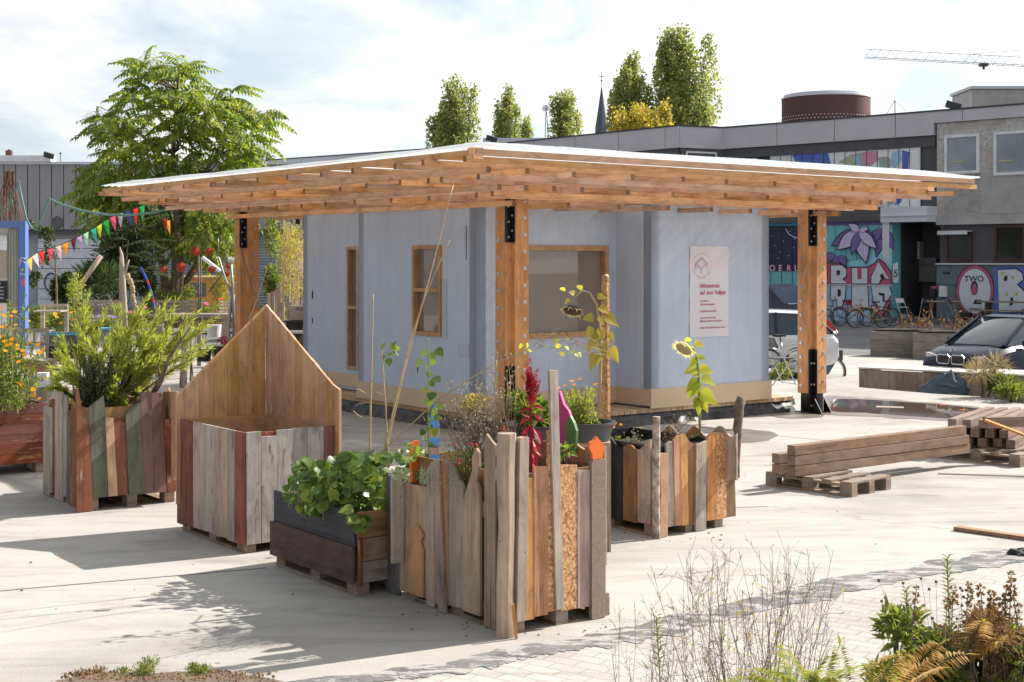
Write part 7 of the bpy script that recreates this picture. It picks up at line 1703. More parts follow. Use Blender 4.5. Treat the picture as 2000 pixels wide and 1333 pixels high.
# ================================================================ vehicles
def paintmat(name, c, rough=.25, metal=.2): 
    m, nt, p, o = newmat(name); p.inputs['Base Color'].default_value = (*c, 1); p.inputs['Roughness'].default_value = rough; p.inputs['Metallic'].default_value = metal; p.inputs['Coat Weight'].default_value = .8 if max(c) > .3 else .15; p.inputs['Coat Roughness'].default_value = .05; p.inputs['Specular IOR Level'].default_value = .5 if max(c) > .3 else .22; return m
M['tyre'] = plain('tyre_rubber', (.02, .02, .02), .8)
M['rim'] = plain('alloy_rim', (.55, .56, .58), .3, .8)
M['carglass'] = plain('car_glass', (.03, .04, .05), .03, spec=.9)
M['chrome'] = plain('chrome', (.75, .76, .78), .12, 1.0)
M['lampglass'] = plain('lamp_glass', (.45, .47, .50), .06, spec=.8)
M['tail'] = plain('tail_lamp', (.45, .02, .02), .2)
def car(name, label, loc, heading, L, W_, Ht, prof, green, paint, group=None, wheels=(.17, .80), wr=.32, kid=False):
    """prof: list of (x fraction from nose, hood height, half width factor, bottom); green: (x, z, halfwidth)"""
    t = thing(name, label, 'car', (0, 0, 0), group)
    b = MB(); secs = []
    for fx_, z_, wf, zb in prof:
        x = (.5 - fx_) * L; hw = W_ / 2 * wf; sec = [(x, 0, zb), (x, hw * .80, zb), (x, hw * .96, zb + .08), (x, hw, zb + (z_ - zb) * .45), (x, hw * .97, z_ - .10), (x, hw * .88, z_ - .02), (x, hw * .5, z_ + .012), (x, 0, z_ + .018)]
        secs.append(sec + [(a, -c, d) for a, c, d in reversed(sec[1:-1])])
    n = len(secs[0]); b.v = [p for s_ in secs for p in s_]
    for i in range(len(secs) - 1):
        for k in range(n): k2 = (k + 1) % n; b.f.append((i * n + k, (i + 1) * n + k, (i + 1) * n + k2, i * n + k2)); b.m.append(0)
    b.f.append(tuple(range(n))); b.m.append(0); b.f.append(tuple(reversed(range((len(secs) - 1) * n, len(secs) * n)))); b.m.append(0)
    body = b.build('body', paint, t, smooth='auto')
    # greenhouse
    b = MB(); sg_ = []
    for x, zb, zt_, hb, ht in green: x = (.5 - x) * L; sg_.append([(x, -hb, zb), (x, -ht, zt_ - .05), (x, -ht * .8, zt_), (x, ht * .8, zt_), (x, ht, zt_ - .05), (x, hb, zb)])
    n = 6; b.v = [p for s_ in sg_ for p in s_]
    for i in range(len(sg_) - 1):
        for k in range(n): k2 = (k + 1) % n; b.f.append((i * n + k, (i + 1) * n + k, (i + 1) * n + k2, i * n + k2)); b.m.append(0)
    b.f.append(tuple(range(n))); b.m.append(0); b.f.append(tuple(reversed(range((len(sg_) - 1) * n, len(sg_) * n)))); b.m.append(0)
    b.build('window_band', M['carglass'], t, smooth='auto')
    # roof skin and pillars
    b = MB(); rf = [(x, max(ht, .1), zt_) for x, zb, zt_, hb, ht in green if ht > 0]
    top = [g for g in green if g[2] > Ht - .16]
    for i in range(len(top) - 1):
        g0, g1 = top[i], top[i + 1]; x0, x1 = (.5 - g0[0]) * L, (.5 - g1[0]) * L
        for ya, yb, za, zb_ in ((-1, -.8, -.05, 0), (-.8, .8, 0, 0), (.8, 1, 0, -.05)):
            b.face([(x0, g0[4] * ya * 1.01, g0[2] + za + .012), (x1, g1[4] * ya * 1.01, g1[2] + za + .012), (x1, g1[4] * yb * 1.01, g1[2] + zb_ + .012), (x0, g0[4] * yb * 1.01, g0[2] + zb_ + .012)])
    b.build('roof', paint, t, smooth='auto')
    for i in range(len(green)):
        if i in (0,): continue
        g0 = green[i]; x = (.5 - g0[0]) * L
        for sg2 in (-1, 1):
            b = MB(); 
            if i == 1: b.bar(((.5 - green[0][0]) * L, green[0][3] * sg2 * 1.0, green[0][1] + .01), (x, g0[4] * sg2 * 1.0, g0[2] - .01), .06, .05)
            elif i == len(green) - 1: b.bar(((.5 - green[i - 1][0]) * L, green[i - 1][4] * sg2, green[i - 1][2] - .01), (x, g0[3] * sg2, g0[1] + .02), .12, .05)
            else: b.bar((x, g0[3] * sg2 * 1.01, g0[1]), (x, g0[4] * sg2 * 1.02, g0[2] - .04), .05, .06)
            b.build('pillar', paint if i in (1, len(green) - 1) else M['black'], t)
    for f_ in wheels:
        for sg2 in (-1, 1):
            c = V(((.5 - f_) * L, sg2 * (W_ / 2 - .10), wr)); ax = V((0, sg2, 0))
            b = MB(); b.lathe(c - ax * .02, [(wr * .62, .1), (wr * .92, .12), (wr, .08), (wr, -.08), (wr * .9, -.1), (wr * .3, -.1)], 28, ax, False); w_ = b.build('wheel', M['tyre'], t, smooth='auto')
            b = MB(); b.lathe(c - ax * .02, [(wr * .64, .10), (wr * .60, .07), (wr * .2, .06), (wr * .14, .10), (.001, .10)], 24, ax, False)
            for k in range(5):
                a = 6.283 * k / 5; d = V((math.cos(a), 0, math.sin(a))); b.bar(c + ax * .075 + d * wr * .12, c + ax * .085 + d * wr * .6, .06, .02, ax)
            b.build('rim', M['rim'], w_)
            b = MB(); b.lathe(c - ax * .0, [(wr * 1.16, .085), (wr * 1.05, .10), (wr * 1.05, -.02)], 28, ax, False); b.build('wheel_arch', M['black'], t)
    return t
# dark car at the right
bm_paint = paintmat('dark_blue_grey_paint', (.008, .014, .032), .24, .0); wh_paint = paintmat('white_car_paint', (.62, .63, .66), .3, .1)
t = car('parked_car', 'dark blue grey car with twin rounded grille parked behind the wooden deck box', 0, 0, 4.0, 1.80, 1.58,
    [(0, .60, .70, .30), (.015, .72, .86, .24), (.06, .84, .95, .20), (.14, .93, .99, .18), (.24, 1.0, 1.0, .18), (.5, 1.02, 1.0, .18), (.8, 1.02, 1.0, .18), (.94, .98, .95, .22), (.99, .9, .88, .28), (1, .7, .8, .32)],
    [(.19, .98, 1.0, .74, .62), (.42, 1.0, 1.54, .80, .60), (.50, 1.0, 1.58, .81, .62), (.78, 1.0, 1.54, .80, .60), (.98, 1.0, 1.02, .70, .6)], bm_paint, 'cars parked on the yard', (.155, .80), .34)
hx_ = V((-.835, -.55, 0)).normalized()
FR = 2.0
for sg2 in (-1, 1):
    b = MB(); pts = [(.05, -.085), (.30, -.085), (.345, -.03), (.34, .06), (.30, .10), (.07, .10), (.03, .06), (.03, -.03)]
    b.prism([(x * sg2 + .0, z_) for x, z_ in pts], (FR - .065, 0, .70), (0, 1, 0), UZ, (1, 0, 0), .06); g_ = b.build('grille', M['black'], t)
    b = MB(); loop = [V((FR + .0, x * sg2, .70 + z_)) for x, z_ in pts]; b.tube(loop + [loop[0]], .016, 6, False); b.build('grille_ring', M['chrome'], g_)
    b = MB(); b.prism([(y, z_) for y, z_ in ((.42 * sg2, -.05), (.70 * sg2, -.02), (.72 * sg2, .08), (.46 * sg2, .04))], (FR - .26, 0, .74), (0, 1, 0), UZ, (1, 0, 0), .16); b.build('headlight', M['lampglass'], t)
    b = MB(); b.box((.75, sg2 * .95, 1.03), (.12, .20, .13)); b.build('mirror', bm_paint, t)
b = MB(); b.lathe((FR - .08, 0, .885), [(.05, 0), (.05, .012), (.001, .016)], 18, V((.5, 0, 1))); e_ = b.build('badge', M['black'], t)
b = MB(); b.torus((FR - .075, 0, .895), (.5, 0, 1), .047, .006, 20, 5); b.build('badge_ring', M['chrome'], e_)
b = MB(); b.tube([(1.15, .5, 1.0), (1.05, .1, 1.02), (.98, -.25, 1.05)], .012, 4); b.build('wiper', M['black'], t)
b = MB(); b.prism([(-.45, -.10), (.45, -.10), (.40, .04), (-.40, .04)], (FR - .05, 0, .42), (0, 1, 0), UZ, (1, 0, 0), .05); b.build('lower_grille', M['black'], t)
nose = at(1856, 700, 26.5); t.scale = (.93,) * 3; t.location = V((nose.x, nose.y, LOT)) - hx_ * 1.86; t.rotation_euler = (0, 0, math.atan2(hx_.y, hx_.x))
# white estate car
t = car('parked_car', 'white estate car half hidden behind the right canopy post', 0, 0, 4.5, 1.78, 1.46,
    [(0, .55, .7, .28), (.02, .68, .88, .2), (.1, .80, .96, .2), (.24, .92, 1, .2), (.6, .95, 1, .2), (.88, .97, 1, .22), (.97, .98, .96, .30), (.995, .86, .92, .36), (1, .6, .88, .40)],
    [(.22, .90, .92, .74, .6), (.40, .94, 1.42, .80, .58), (.5, .94, 1.46, .81, .6), (.70, .94, 1.46, .80, .6), (.86, .96, 1.43, .78, .58), (.965, .96, 1.12, .72, .6), (.985, .96, .99, .70, .6)], wh_paint, 'cars parked on the yard', (.18, .80), .32)
for sg2 in (-1, 1):
    b = MB(); b.prism([(-2.24, .98), (-2.16, 1.0), (-1.72, 1.42), (-1.80, 1.44), (-2.08, 1.22)], (0, sg2 * .70 - (.05 if sg2 > 0 else .0), 0), (1, 0, 0), UZ, (0, 1, 0), .05); b.build('tail_light', M['tail'], t)
b = MB(); b.box((-2.28, 0, .50), (.10, 1.5, .22)); b.build('bumper', M['dkgrey'], t)
re_ = at(1638, 700, 30.2); hh_ = V((-1, .10, 0)).normalized(); t.location = V((re_.x, re_.y + .6, LOT)) + hh_ * 2.2; t.rotation_euler = (0, 0, math.atan2(hh_.y, hh_.x))
# yellow van among the garden plants
vp = paintmat('orange_van_paint', (.75, .30, .04), .4, 0)
t = thing('yellow_van', 'old orange yellow van with rounded roof behind the garden table', 'van', (K(400) * 50, 50, LOT))
vx0, vx1 = K(345) * 50, K(458) * 50; b = MB(); prof = [(vx0 + .05, .2), (vx1 + .5, .2), (vx1 + .5, 1.9), (vx1, 2.06), (vx0 + .35, 2.06), (vx0 + .1, 1.95), (vx0, 1.2)]
zr = zat(541, 50)
b.prism([(x, z_ * (zr - LOT) / 2.06 + LOT) for x, z_ in prof], (0, 49.2, 0), (1, 0, 0), UZ, (0, 1, 0), 1.7); b.build('body', vp, t, bevel=.05)
for x0, x1 in ((350, 366), (372, 402), (418, 446)):
    b = MB(); SV = Side((0, 49.19), (1, 0), (0, -1)); SV.rect(b, x0, 553, x1, 580, 0, .02); b.build('window', M['carglass'], t)
b = MB(); b.box(((vx0 + vx1) / 2 + .2, 50, zr - .02), (vx1 - vx0 + .5, 1.8, .10)); b.build('roof', plain('pale_orange_roof', (.72, .42, .16), .5), t, bevel=.04)
# parked blue and white vehicle between post and hut
t = thing('blue_van', 'blue van with white stripe glimpsed beside the bamboo', 'van', (K(640) * 46, 46, LOT)); b = MB(); x0 = K(560) * 46
b.prism([(x0, LOT + .3), (x0 + 4.2, LOT + .3), (x0 + 4.2, zat(512, 46)), (x0 + .6, zat(512, 46)), (x0 + .1, zat(535, 46))], (0, 45.2, 0), (1, 0, 0), UZ, (0, 1, 0), 1.7); b.build('body', paintmat('blue_van_paint', (.03, .10, .42), .3, .1), t, bevel=.04)
b = MB(); b.box((x0 + 2.3, 46, zat(519, 46)), (3.9, 1.75, .28)); b.build('white_stripe', M['white'], t)
b = MB(); b.box((x0 + 2.2, 45.19, zat(562, 46)), (3.6, .03, .7)); b.build('window', M['black'], t)
# ================================================================ bicycles
def bicycle(name, label, loc, rz, mat, group='bicycles leaning at the mural wall', lean=0, scale=1):
    t = thing(name, label, 'bicycle', (0, 0, 0), group); wr = .335; rc, fc = V((-.52, 0, wr)), V((.53, 0, wr))
    for c in (rc, fc):
        b = MB(); b.torus(c, (0, 1, 0), wr - .018, .018, 28, 6); w_ = b.build('wheel', M['tyre'], t, smooth=True)
        b = MB(); b.torus(c, (0, 1, 0), wr - .04, .009, 28, 4)
        for k in range(14): a = 6.283 * k / 14; b.tube([c + V((0, .02 * (-1) ** k, 0)), c + V((math.cos(a), 0, math.sin(a))) * (wr - .04)], .0022, 3, False)
        b.lathe(c - V((0, .04, 0)), [(.02, 0), (.02, .08)], 8, V((0, 1, 0))); b.build('rim', M['rim'], w_)
    b = MB(); bb = V((-.08, 0, .28)); st = V((-.22, 0, .80)); hd = V((.34, 0, .82)); hb = V((.38, 0, .68))
    for p_, q_, r_ in ((bb, st, .016), (bb, hb, .018), (st - UZ * .1, hd - UZ * .02, .016), (hd, hb, .019), (rc, bb, .011), (rc, st - UZ * .08, .010), (hb, fc, .013)): b.tube([p_, q_], r_, 6)
    b.build('frame', mat, t, smooth=True)
    b = MB(); b.tube([st, st + V((-.03, 0, .12))], .013, 6); b.prism([(-.14, -.07), (-.14, .07), (.02, .04), (.14, .012), (.14, -.012), (.02, -.04)], st + V((-.03, 0, .12)), (1, 0, 0), (0, 1, 0), UZ, .05); b.build('saddle', M['black'], t)
    b = MB(); tp = hd + V((-.02, 0, .16)); b.tube([hd, tp], .012, 6); b.tube([tp + V((-.16, -.28, .02)), tp + V((-.02, -.22, .03)), tp + V((.04, 0, .0)), tp + V((-.02, .22, .03)), tp + V((-.16, .28, .02))], .012, 6); b.build('handlebar', M['rim'], t)
    b = MB(); b.torus(bb + V((0, .04, 0)), (0, 1, 0), .09, .006, 18, 4); b.tube([bb + V((-.12, .07, -.11)), bb + V((.12, -.07, .11))], .01, 4); b.box(bb + V((.14, -.10, .12)), (.09, .08, .02)); b.box(bb + V((-.14, .10, -.12)), (.09, .08, .02)); b.build('crank', M['dkgrey'], t)
    b = MB()
    for c in (rc, fc):
        pts = [c + V((math.cos(a), 0, math.sin(a))) * (wr + .03) for a in [math.radians(x) for x in range(20 if c is rc else 40, 181 if c is rc else 170, 20)]]; b.tube(pts, .012, 4)
    b.build('mudguard', mat, t)
    t.location = loc; t.rotation_euler = (lean, 0, rz); t.scale = (scale,) * 3; return t
ylp = plain('yellow_frame_paint', (.75, .42, .03), .35); grp_ = plain('silver_frame_paint', (.35, .36, .38), .35, .4); dkp = plain('dark_frame_paint', (.03, .03, .035), .4); rdp = plain('red_frame_paint', (.30, .03, .04), .4)
wallang = math.atan2(dR.y, dR.x)
def bk(px, py, lb, ang, mt, lean=.0): q = gp(px, py, LOT); return bicycle('bicycle', lb, q, ang, mt, lean=lean, scale=1.06)
bk(1698, 641, 'yellow bicycle in front of the others at the mural wall', math.pi + .1, ylp, .04)
bk(1718, 638, 'dark bicycle at the right end behind the yellow one', math.pi + .3, dkp, -.05); bk(1640, 638, 'silver grey bicycle beside the right canopy post', math.pi - .1, grp_, .05); bk(1616, 634, 'black bicycle partly behind the right canopy post', math.pi + .2, dkp); bk(1664, 637, 'dark red bicycle between the silver and the yellow one', .2, rdp, .05)
b = MB(); q = gp(1655, 638, LOT) + UZ * .95 + V((0, -.2, 0)); b.lathe(q - UZ * .1, [(.12, 0), (.16, .22)], 4); tag(b.build('bicycle_basket', plain('basket_red', (.25, .02, .03), .7)), 'dark red basket on the handlebar of a bicycle at the mural wall', 'basket')
q = gp(1535, 738, LOT); bicycle('bicycle', 'white bicycle with upright handlebar in front of the white car', q + V((0, -.3, 0)), .35, plain('white_frame_paint', (.62, .64, .66), .35, .2), None, .06)
# blue cargo box with lettering
cb = thing('cargo_box', 'rounded blue cargo trailer box lettered 36 IDEE behind the right post', 'cargo trailer', tuple(gp(1575, 738, LOT) + V((0, .6, 0)))); blp = plain('teal_blue_paint', (.06, .16, .27), .4)
S_ = Side(gp(1575, 738, LOT) + V((0, .3, 0)), (1, .08), (.08, -1)); b = MB(); S_.poly(b, [(1533, 722), (1545, 728), (1600, 728), (1618, 698), (1622, 686), (1595, 680), (1560, 679), (1545, 683), (1536, 694)], -.7, .7); b.build('box_shell', blp, cb, bevel=.03)
text('36', S_, 1546, 697, 8, M['upvc'], cb, e=.01, bold=.006); text('IDEE', S_, 1543, 711, 9, M['upvc'], cb, e=.01, bold=.004)
b = MB(); c = S_.P(1612, 722); b.torus(c + V((.1, -.1, -.05)), (.1, -1, 0), .33, .022, 28, 6); w_ = b.build('wheel', M['tyre'], cb, smooth=True); b = MB(); b.torus(c + V((.1, -.1, -.05)), (.1, -1, 0), .29, .014, 28, 5); b.build('rim', M['rim'], w_)
# blue skip behind the white car
sk = thing('waste_skip', 'dark blue waste skip with raised lid behind the white car', 'skip', tuple(gp(1530, 700, LOT))); S_ = Side(V((6.6, 36.5, 0)), (1, -.1), (-.1, -1)); sbp = plain('skip_blue', (.09, .12, .20), .55, c2=(.06, .08, .14), scale=2)
b = MB(); S_.poly(b, [(1470, 556), (1552, 554), (1566, 572), (1566, 592), (1530, 592), (1500, 558), (1470, 560)], 0, .06); b.build('lid', sbp, sk); b = MB(); S_.poly(b, [(1470, 575), (1498, 560), (1531, 592), (1575, 590), (1575, 670), (1470, 670)], -1.6, 1.4); b.build('skip_body', plain('skip_dark', (.035, .045, .075), .6), sk)
b = MB(); b.bar(S_.P(1498, 556), S_.P(1531, 591), .06, .06); b.bar(S_.P(1531, 590), S_.P(1562, 588), .06, .08); b.build('hinge_bar', M['bark'], sk)
# ================================================================ wooden deck box, crates
bx = thing('wooden_deck_box', 'long low weathered wooden bench box with bleached top behind the slab', 'bench', (7.8, 25.9, LOT)); Pa = V((6.67, 26.5, 0)); Pb = V((9.6, 24.35, 0)); d_ = (Pb - Pa).normalized(); L = (Pb - Pa).length; n_ = V((d_.y, -d_.x, 0)); n_ = n_ if n_.y < 0 else -n_
SB = Side(Pa, d_, n_)
k = 0; x = 0; gbm = wood('box_grey_board', (.25, .20, .165), (.13, .10, .085), amt=.12, grey=.4)
while x < L:
    b = MB(); SB.tr(b, x, x + .138, LOT, .27, -.02, .02); b.build('front_board', gbm, bx); x += .142
x = 0; gtm = wood('bleached_board', (.60, .57, .53), (.45, .42, .38), 'X', amt=.08, knots=0)
for j in range(8):
    lb = MB(); lb.box((0, 0, 0), (L + .06, .135, .03)); o = lb.buildc('top_board', gtm, None); o.parent = bx; o.location = Pa + d_ * (L / 2) - n_ * (.05 + j * .14) + UZ * .30 - WO[bx.name]; o.rotation_euler = (0, 0, math.atan2(d_.y, d_.x))
b = MB(); b.prism([(0, LOT), (1.1, LOT), (1.1, .28), (0, .28)], Pa, -n_, UZ, -d_, .02); b.build('end_panel', gbm, bx)
b = MB(); q = SB.P(1852, 760) + n_ * .2; r_ = random.Random(4)
b.ball((q.x, q.y, LOT + .16), .34, 12, 8, (1.5, .6, .75)); b.v = [(x + r_.uniform(-.07, .07), y + r_.uniform(-.04, .04), max(LOT + .005, z_ + r_.uniform(-.09, .09) + (.10 if x > q.x - .1 and x < q.x + .15 else 0))) for x, y, z_ in b.v]
tag(b.build('blue_tarp', plain('tarp_blue', (.05, .085, .11), .5)), 'crumpled dark blue tarp leaning against the wooden deck box', 'tarp')
def crate(label, Fx, Lx, Rx, ybase, ytop):
    F_ = gp(Fx, ybase, LOT); t = thing('collar_planter', label, 'planter', (F_.x, F_.y, LOT), 'pallet collar planters on the yard'); dd = F_.y
    wl = (Lx - Fx) / F * dd; da = V((-.97, .24, 0)).normalized(); La = 1.55; db = V((.62, .78, 0)).normalized(); Lb = 1.1; zt_ = LOT + .90
    mt = wood('collar_board', (.30, .26, .22), (.18, .15, .13), 'X', amt=.1, grey=.5)
    for j in range(3):
        z0 = LOT + .2 + j * .225
        for O_, d2, L2, nn in ((F_, da, La, -db), (F_, db, Lb, -da), (F_ + db * Lb, da, La, db), (F_ + da * La, db, Lb, da)):
            lb = MB(); lb.box((0, 0, 0), (L2, .03, .22)); o = lb.buildc('collar_board', mt, None); o.parent = t; o.location = O_ + d2 * L2 / 2 + UZ * (z0 + .11) - WO[t.name] - UZ * 0; o.rotation_euler = (0, 0, math.atan2(d2.y, d2.x))
    b = MB(); b.box(F_ + UZ * (.2 + .34) + V((0, -.02, 0)), (.09, .09, .70)); b.build('steel_hinge', M['zinc'], t)
    for a_, c_ in ((.1, .1), (La - .1, .1), (La / 2, .1), (.1, Lb - .1), (La - .1, Lb - .1)):
        b = MB(); b.box(F_ + da * a_ + db * c_ + UZ * .1, (.16, .14, .2)); b.build('pallet_foot', M['pallet'], t)
    b = MB(); b.box(F_ + da * La / 2 + db * Lb / 2 + UZ * .7, (La - .1, Lb - .1, .04), (da, db, UZ)); b.build('soil', M['soil'], t)
    g = MB(); c0 = F_ + da * La * .4 + db * Lb * .5 + UZ * .75
    for i in range(22):
        q = c0 + V((jit(.6), jit(.3), 0)); e = q + V((jit(.15), jit(.1), R.uniform(.1, .5))); g.tube([q, e], .006, 3, False)
        for k in range(5): g.card(q.lerp(e, R.random()), (rdir() + UZ * .5).normalized(), rdir(), .12, .04)
    tag(g.build('dead_plants', M['leaf_brown']), 'dead orange brown plants in the ' + ('left' if Fx < 1850 else 'right') + ' collar planter', 'dry plant')
crate('left grey pallet collar planter with metal corner hinge', 1818, 1750, 1850, 698, 643); crate('right grey pallet collar planter beside the dark car', 1905, 1833, 1940, 703, 650)
# ================================================================ folding chairs and tables
def fchair(label, loc, rz, fm, sm, group='folding chairs on the terrace', cat='chair'):
    t = thing('folding_chair', label, cat, (0, 0, 0), group)
    for s_ in (-.20, .20):
        b = MB(); b.tube([(.22, s_, 0), (-.20, s_, .82)], .011, 5); b.build('frame_tube', fm, t); b = MB(); b.tube([(-.24, s_ * .88, 0), (.18, s_ * .88, .45)], .011, 5); b.build('leg', fm, t)
    b = MB(); b.tube([(-.24, -.18, .015), (-.24, .18, .015)], .010, 5); b.tube([(.22, -.2, .015), (.22, .2, .015)], .010, 5); b.build('crossbar', fm, t)
    b = MB(); b.box((.02, 0, .45), (.36, .37, .025)); b.build('seat', sm, t, bevel=.006); b = MB(); b.box((-.175, 0, .72), (.03, .38, .20), (V((.88, 0, .46)), V((0, 1, 0)), V((-.46, 0, .88)))); b.build('backrest', sm, t, bevel=.006)
    t.location = loc; t.rotation_euler = (0, 0, rz); return t
q = at(1520, 766, 23.6); fchair('black folding chair standing on the timber deck beside the hut wall', V((q.x, q.y, .235)), .4, M['rim'], M['dkgrey'], None)
tz_ = .02
for (px, py, rz, lb, sm) in ((1762, 618, -1.2, 'white folding chair at the left end of the terrace', M['white']), (1808, 616, -2.2, 'dark folding chair before the dark doorway', M['black']), (1862, 628, -.8, 'grey folding chair with crossed legs right of the small table', M['dkgrey']), (1905, 630, -2.5, 'black slatted folding chair under the round graffiti', M['black'])):
    q = SR.off(1.5).P(px, 600); fchair(lb, V((q.x, q.y, tz_)), rz, M['zinc'], sm)
t = thing('garden_table', 'small wooden table between the folding chairs on the terrace', 'table', (0, 0, 0)); q = SR.off(1.3).P(1842, 600); q.z = tz_; b = MB(); b.box(q + UZ * .72, (1.2, .6, .04)); t.location = q; WO[t.name] = q.copy(); b.build('tabletop', M['tan'], t)
for dx in (-.5, .5):
    b = MB(); b.bar(q + V((dx, -.25, 0)), q + V((dx, .2, .70)), .06, .05); b.build('leg', M['tan'], t); b = MB(); b.bar(q + V((dx + .02, .25, 0)), q + V((dx + .02, -.2, .70)), .06, .05); b.build('leg', M['tan'], t)
t = thing('picnic_table', 'long beer garden table with bench at the right end of the terrace', 'table', (0, 0, 0)); q = SR.off(1.5).P(1968, 600); q.z = tz_; t.location = q; WO[t.name] = q.copy(); b = MB(); b.box(q + UZ * .75, (2.3, .6, .05), (dR, nR, UZ)); b.build('tabletop', M['grey_x'], t); b = MB(); b.box(q + UZ * .42 + nR * .6, (2.3, .26, .05), (dR, nR, UZ)); b.build('bench_seat', M['grey_x'], t)
for s_ in (-.8, .8):
    b = MB(); b.box(q + dR * s_ + UZ * .37, (.06, .5, .72), (dR, nR, UZ)); b.build('trestle', M['bark'], t); b = MB(); b.box(q + dR * s_ + nR * .6 + UZ * .2, (.06, .2, .4), (dR, nR, UZ)); b.build('trestle', M['bark'], t)
b = MB(); q = SR.off(1.6).P(1884, 615); b.box((q.x, q.y, .17), (.5, .35, .28)); tag(b.build('black_crate', M['black']), 'black plastic crate on the terrace between two chairs', 'crate')
# ================================================================ left garden things
cn = thing('site_container', 'blue framed corrugated site container at the left edge', 'container', tuple(at(0, 640, 30))); DC = 30.0; SC = Side((0, DC), (1, 0), (0, -1))
x1c = SC.t(50); zt_ = zat(432, DC); b = MB(); n = 60
b.prism([(x1c - 6 + .1, .2), (x1c - .15, .2), (x1c - .15, zt_ - .1), (x1c - 6 + .1, zt_ - .1)], (0, DC + .12, 0), (1, 0, 0), UZ, V((-.40, .92, 0)).normalized(), 2.2); b.build('shell', plain('cream_white_sheet', (.60, .60, .55), .6), cn)
cbm = plain('container_blue', (.09, .18, .52), .5, c2=(.11, .19, .42), scale=4)
b = MB(); b.prism([(SC.t(37), .1), (x1c, .1), (x1c, zt_), (SC.t(37), zt_)], (0, DC - .02, 0), (1, 0, 0), UZ, (0, 1, 0), .2); b.build('corner_post', cbm, cn)
b = MB(); b.prism([(x1c - 6, zat(445, DC)), (SC.t(37) - .002, zat(445, DC)), (SC.t(37) - .002, zt_), (x1c - 6, zt_)], (0, DC - .02, 0), (1, 0, 0), UZ, (0, 1, 0), .2); b.build('top_rail', cbm, cn)
for px in range(16, 37, 3):
    b = MB(); SC.rect(b, px, 446, px + 1.4, 640, -.10, .03); b.build('sheet_rib', plain('sheet_rib', (.50, .50, .46), .6) if px == 16 else bpy.data.materials['sheet_rib'], cn)
b = MB(); SC.rect(b, -40, 460, 15, 640, -.10, .05); b.build('door_panel', M['white'], cn); b = MB(); SC.rect(b, -40, 491, 13, 544, -.04, .02); b.build('shell_mosaic', plain('mosaic', (.55, .47, .38), .8, c2=(.22, .17, .12), scale=60), cn)
b = MB(); SC.rect(b, -40, 549, 15, 592, -.04, .03); b.build('chalkboard', M['black'], cn); b = MB(); SC.rect(b, -10, 464, 14, 489, -.04, .03); b.build('notice', M['upvc'], cn)
text('KIOSK', SC, -14, 556, 4, M['fascia_lt'], cn, 'chalk_line', e=.0, sx=1.0)
for y_ in (563, 570, 577, 584): text('offen', SC, -2, y_, 3.4, M['fascia_lt'], cn, 'chalk_line', e=.0)
for y_ in (472, 480): text('• •', SC, 0, y_, 5, M['fascia'], cn, 'notice_mark', e=.0)
for pts in ([(37, 512), (42.5, 503), (49, 506)], [(37, 519), (43, 509), (49, 514)]):
    b = MB(); b.tube([at(x, y, DC - .03) for x, y in pts], .008, 4); b.build('white_arrow', M['upvc'], cn)
b = MB(); SC.off(.03).poly(b, [(40, 525), (47, 525), (46, 528.5), (43.5, 530), (41, 528.5)], 0, .006); b.build('green_sticker', flat('sticker_green', (.35, .60, .05)), cn); text('Yes', SC, 39, 538, 5, M['upvc'], cn, 'sticker_lettering', e=.03)
b = MB(); SC.off(.03).poly(b, [(40, 546), (46, 544), (49, 551), (48, 560), (42, 560)], 0, .006); b.build('colour_sticker', flat('sticker_rose', (.55, .15, .25)), cn)
# bunting
DBn = 28.0
def sag(p, q, s_, n=24): return [p.lerp(q, i / n) - UZ * s_ * 4 * (i / n) * (1 - i / n) for i in range(n + 1)]
line_ = [at(50, 510, 28.5), at(72, 494, DBn), at(100, 485, DBn), at(130, 474, DBn), at(160, 459, DBn), at(190, 442, DBn), at(215, 425, DBn), at(240, 415, DBn), at(262, 408, DBn), at(285, 399, DBn), at(322, 431, 30)]
bun = thing('bunting', 'string of colourful triangular pennants running from the container to the tree', 'bunting', tuple(line_[0])); b = MB(); b.tube(line_, .008, 4); b.build('cord', M['black'], bun)
cols = ((52, (.70, .34, .12)), (62, (.42, .35, .60)), (75, (.70, .05, .07)), (92, (.72, .08, .16)), (108, (.72, .45, .58)), (122, (.85, .28, .03)), (138, (.10, .025, .05)), (149, (.32, .26, .60)), (162, (.28, .58, .50)), (176, (.03, .32, .36)), (188, (.45, .55, .05)), (200, (.02, .28, .08)), (214, (.60, .07, .26)), (229, (.32, .26, .45)), (243, (.03, .05, .28)), (259, (.62, .03, .04)), (272, (.03, .35, .12)), (317, (.20, .02, .03)), (328, (.70, .28, .05)))
def lineat(px):
    for i in range(len(line_) - 1):
        a, c = line_[i], line_[i + 1]; xa, xc = a.x / a.y * F + 1000, c.x / c.y * F + 1000
        if xa <= px <= xc: return a.lerp(c, (px - xa) / (xc - xa))
    return line_[-1]
for px, c_ in cols:
    q = lineat(px); w2, h2 = .065, R.uniform(.26, .34); lean = R.uniform(.0, .08); b = MB(); e = lineat(px + 11) if px < 310 else q + V((.11, 0, 0)); tw = jit(.03)
    a0, a1 = q, e; tip = q.lerp(e, .6) + V((lean, tw, -h2)); m1 = a0.lerp(tip, .5) + V((.0, -.02, 0)); m2 = a1.lerp(tip, .5) + V((0, .02, 0))
    b.face([a0, m1, m2, a1]); b.face([m1, tip, m2]); b.build('pennant', leafmat('cloth_%d' % px, c_, tuple(min(1, x * 1.15) for x in c_), None, .4, .8), bun)
hose = plain('green_hose', (.12, .24, .20), .5)
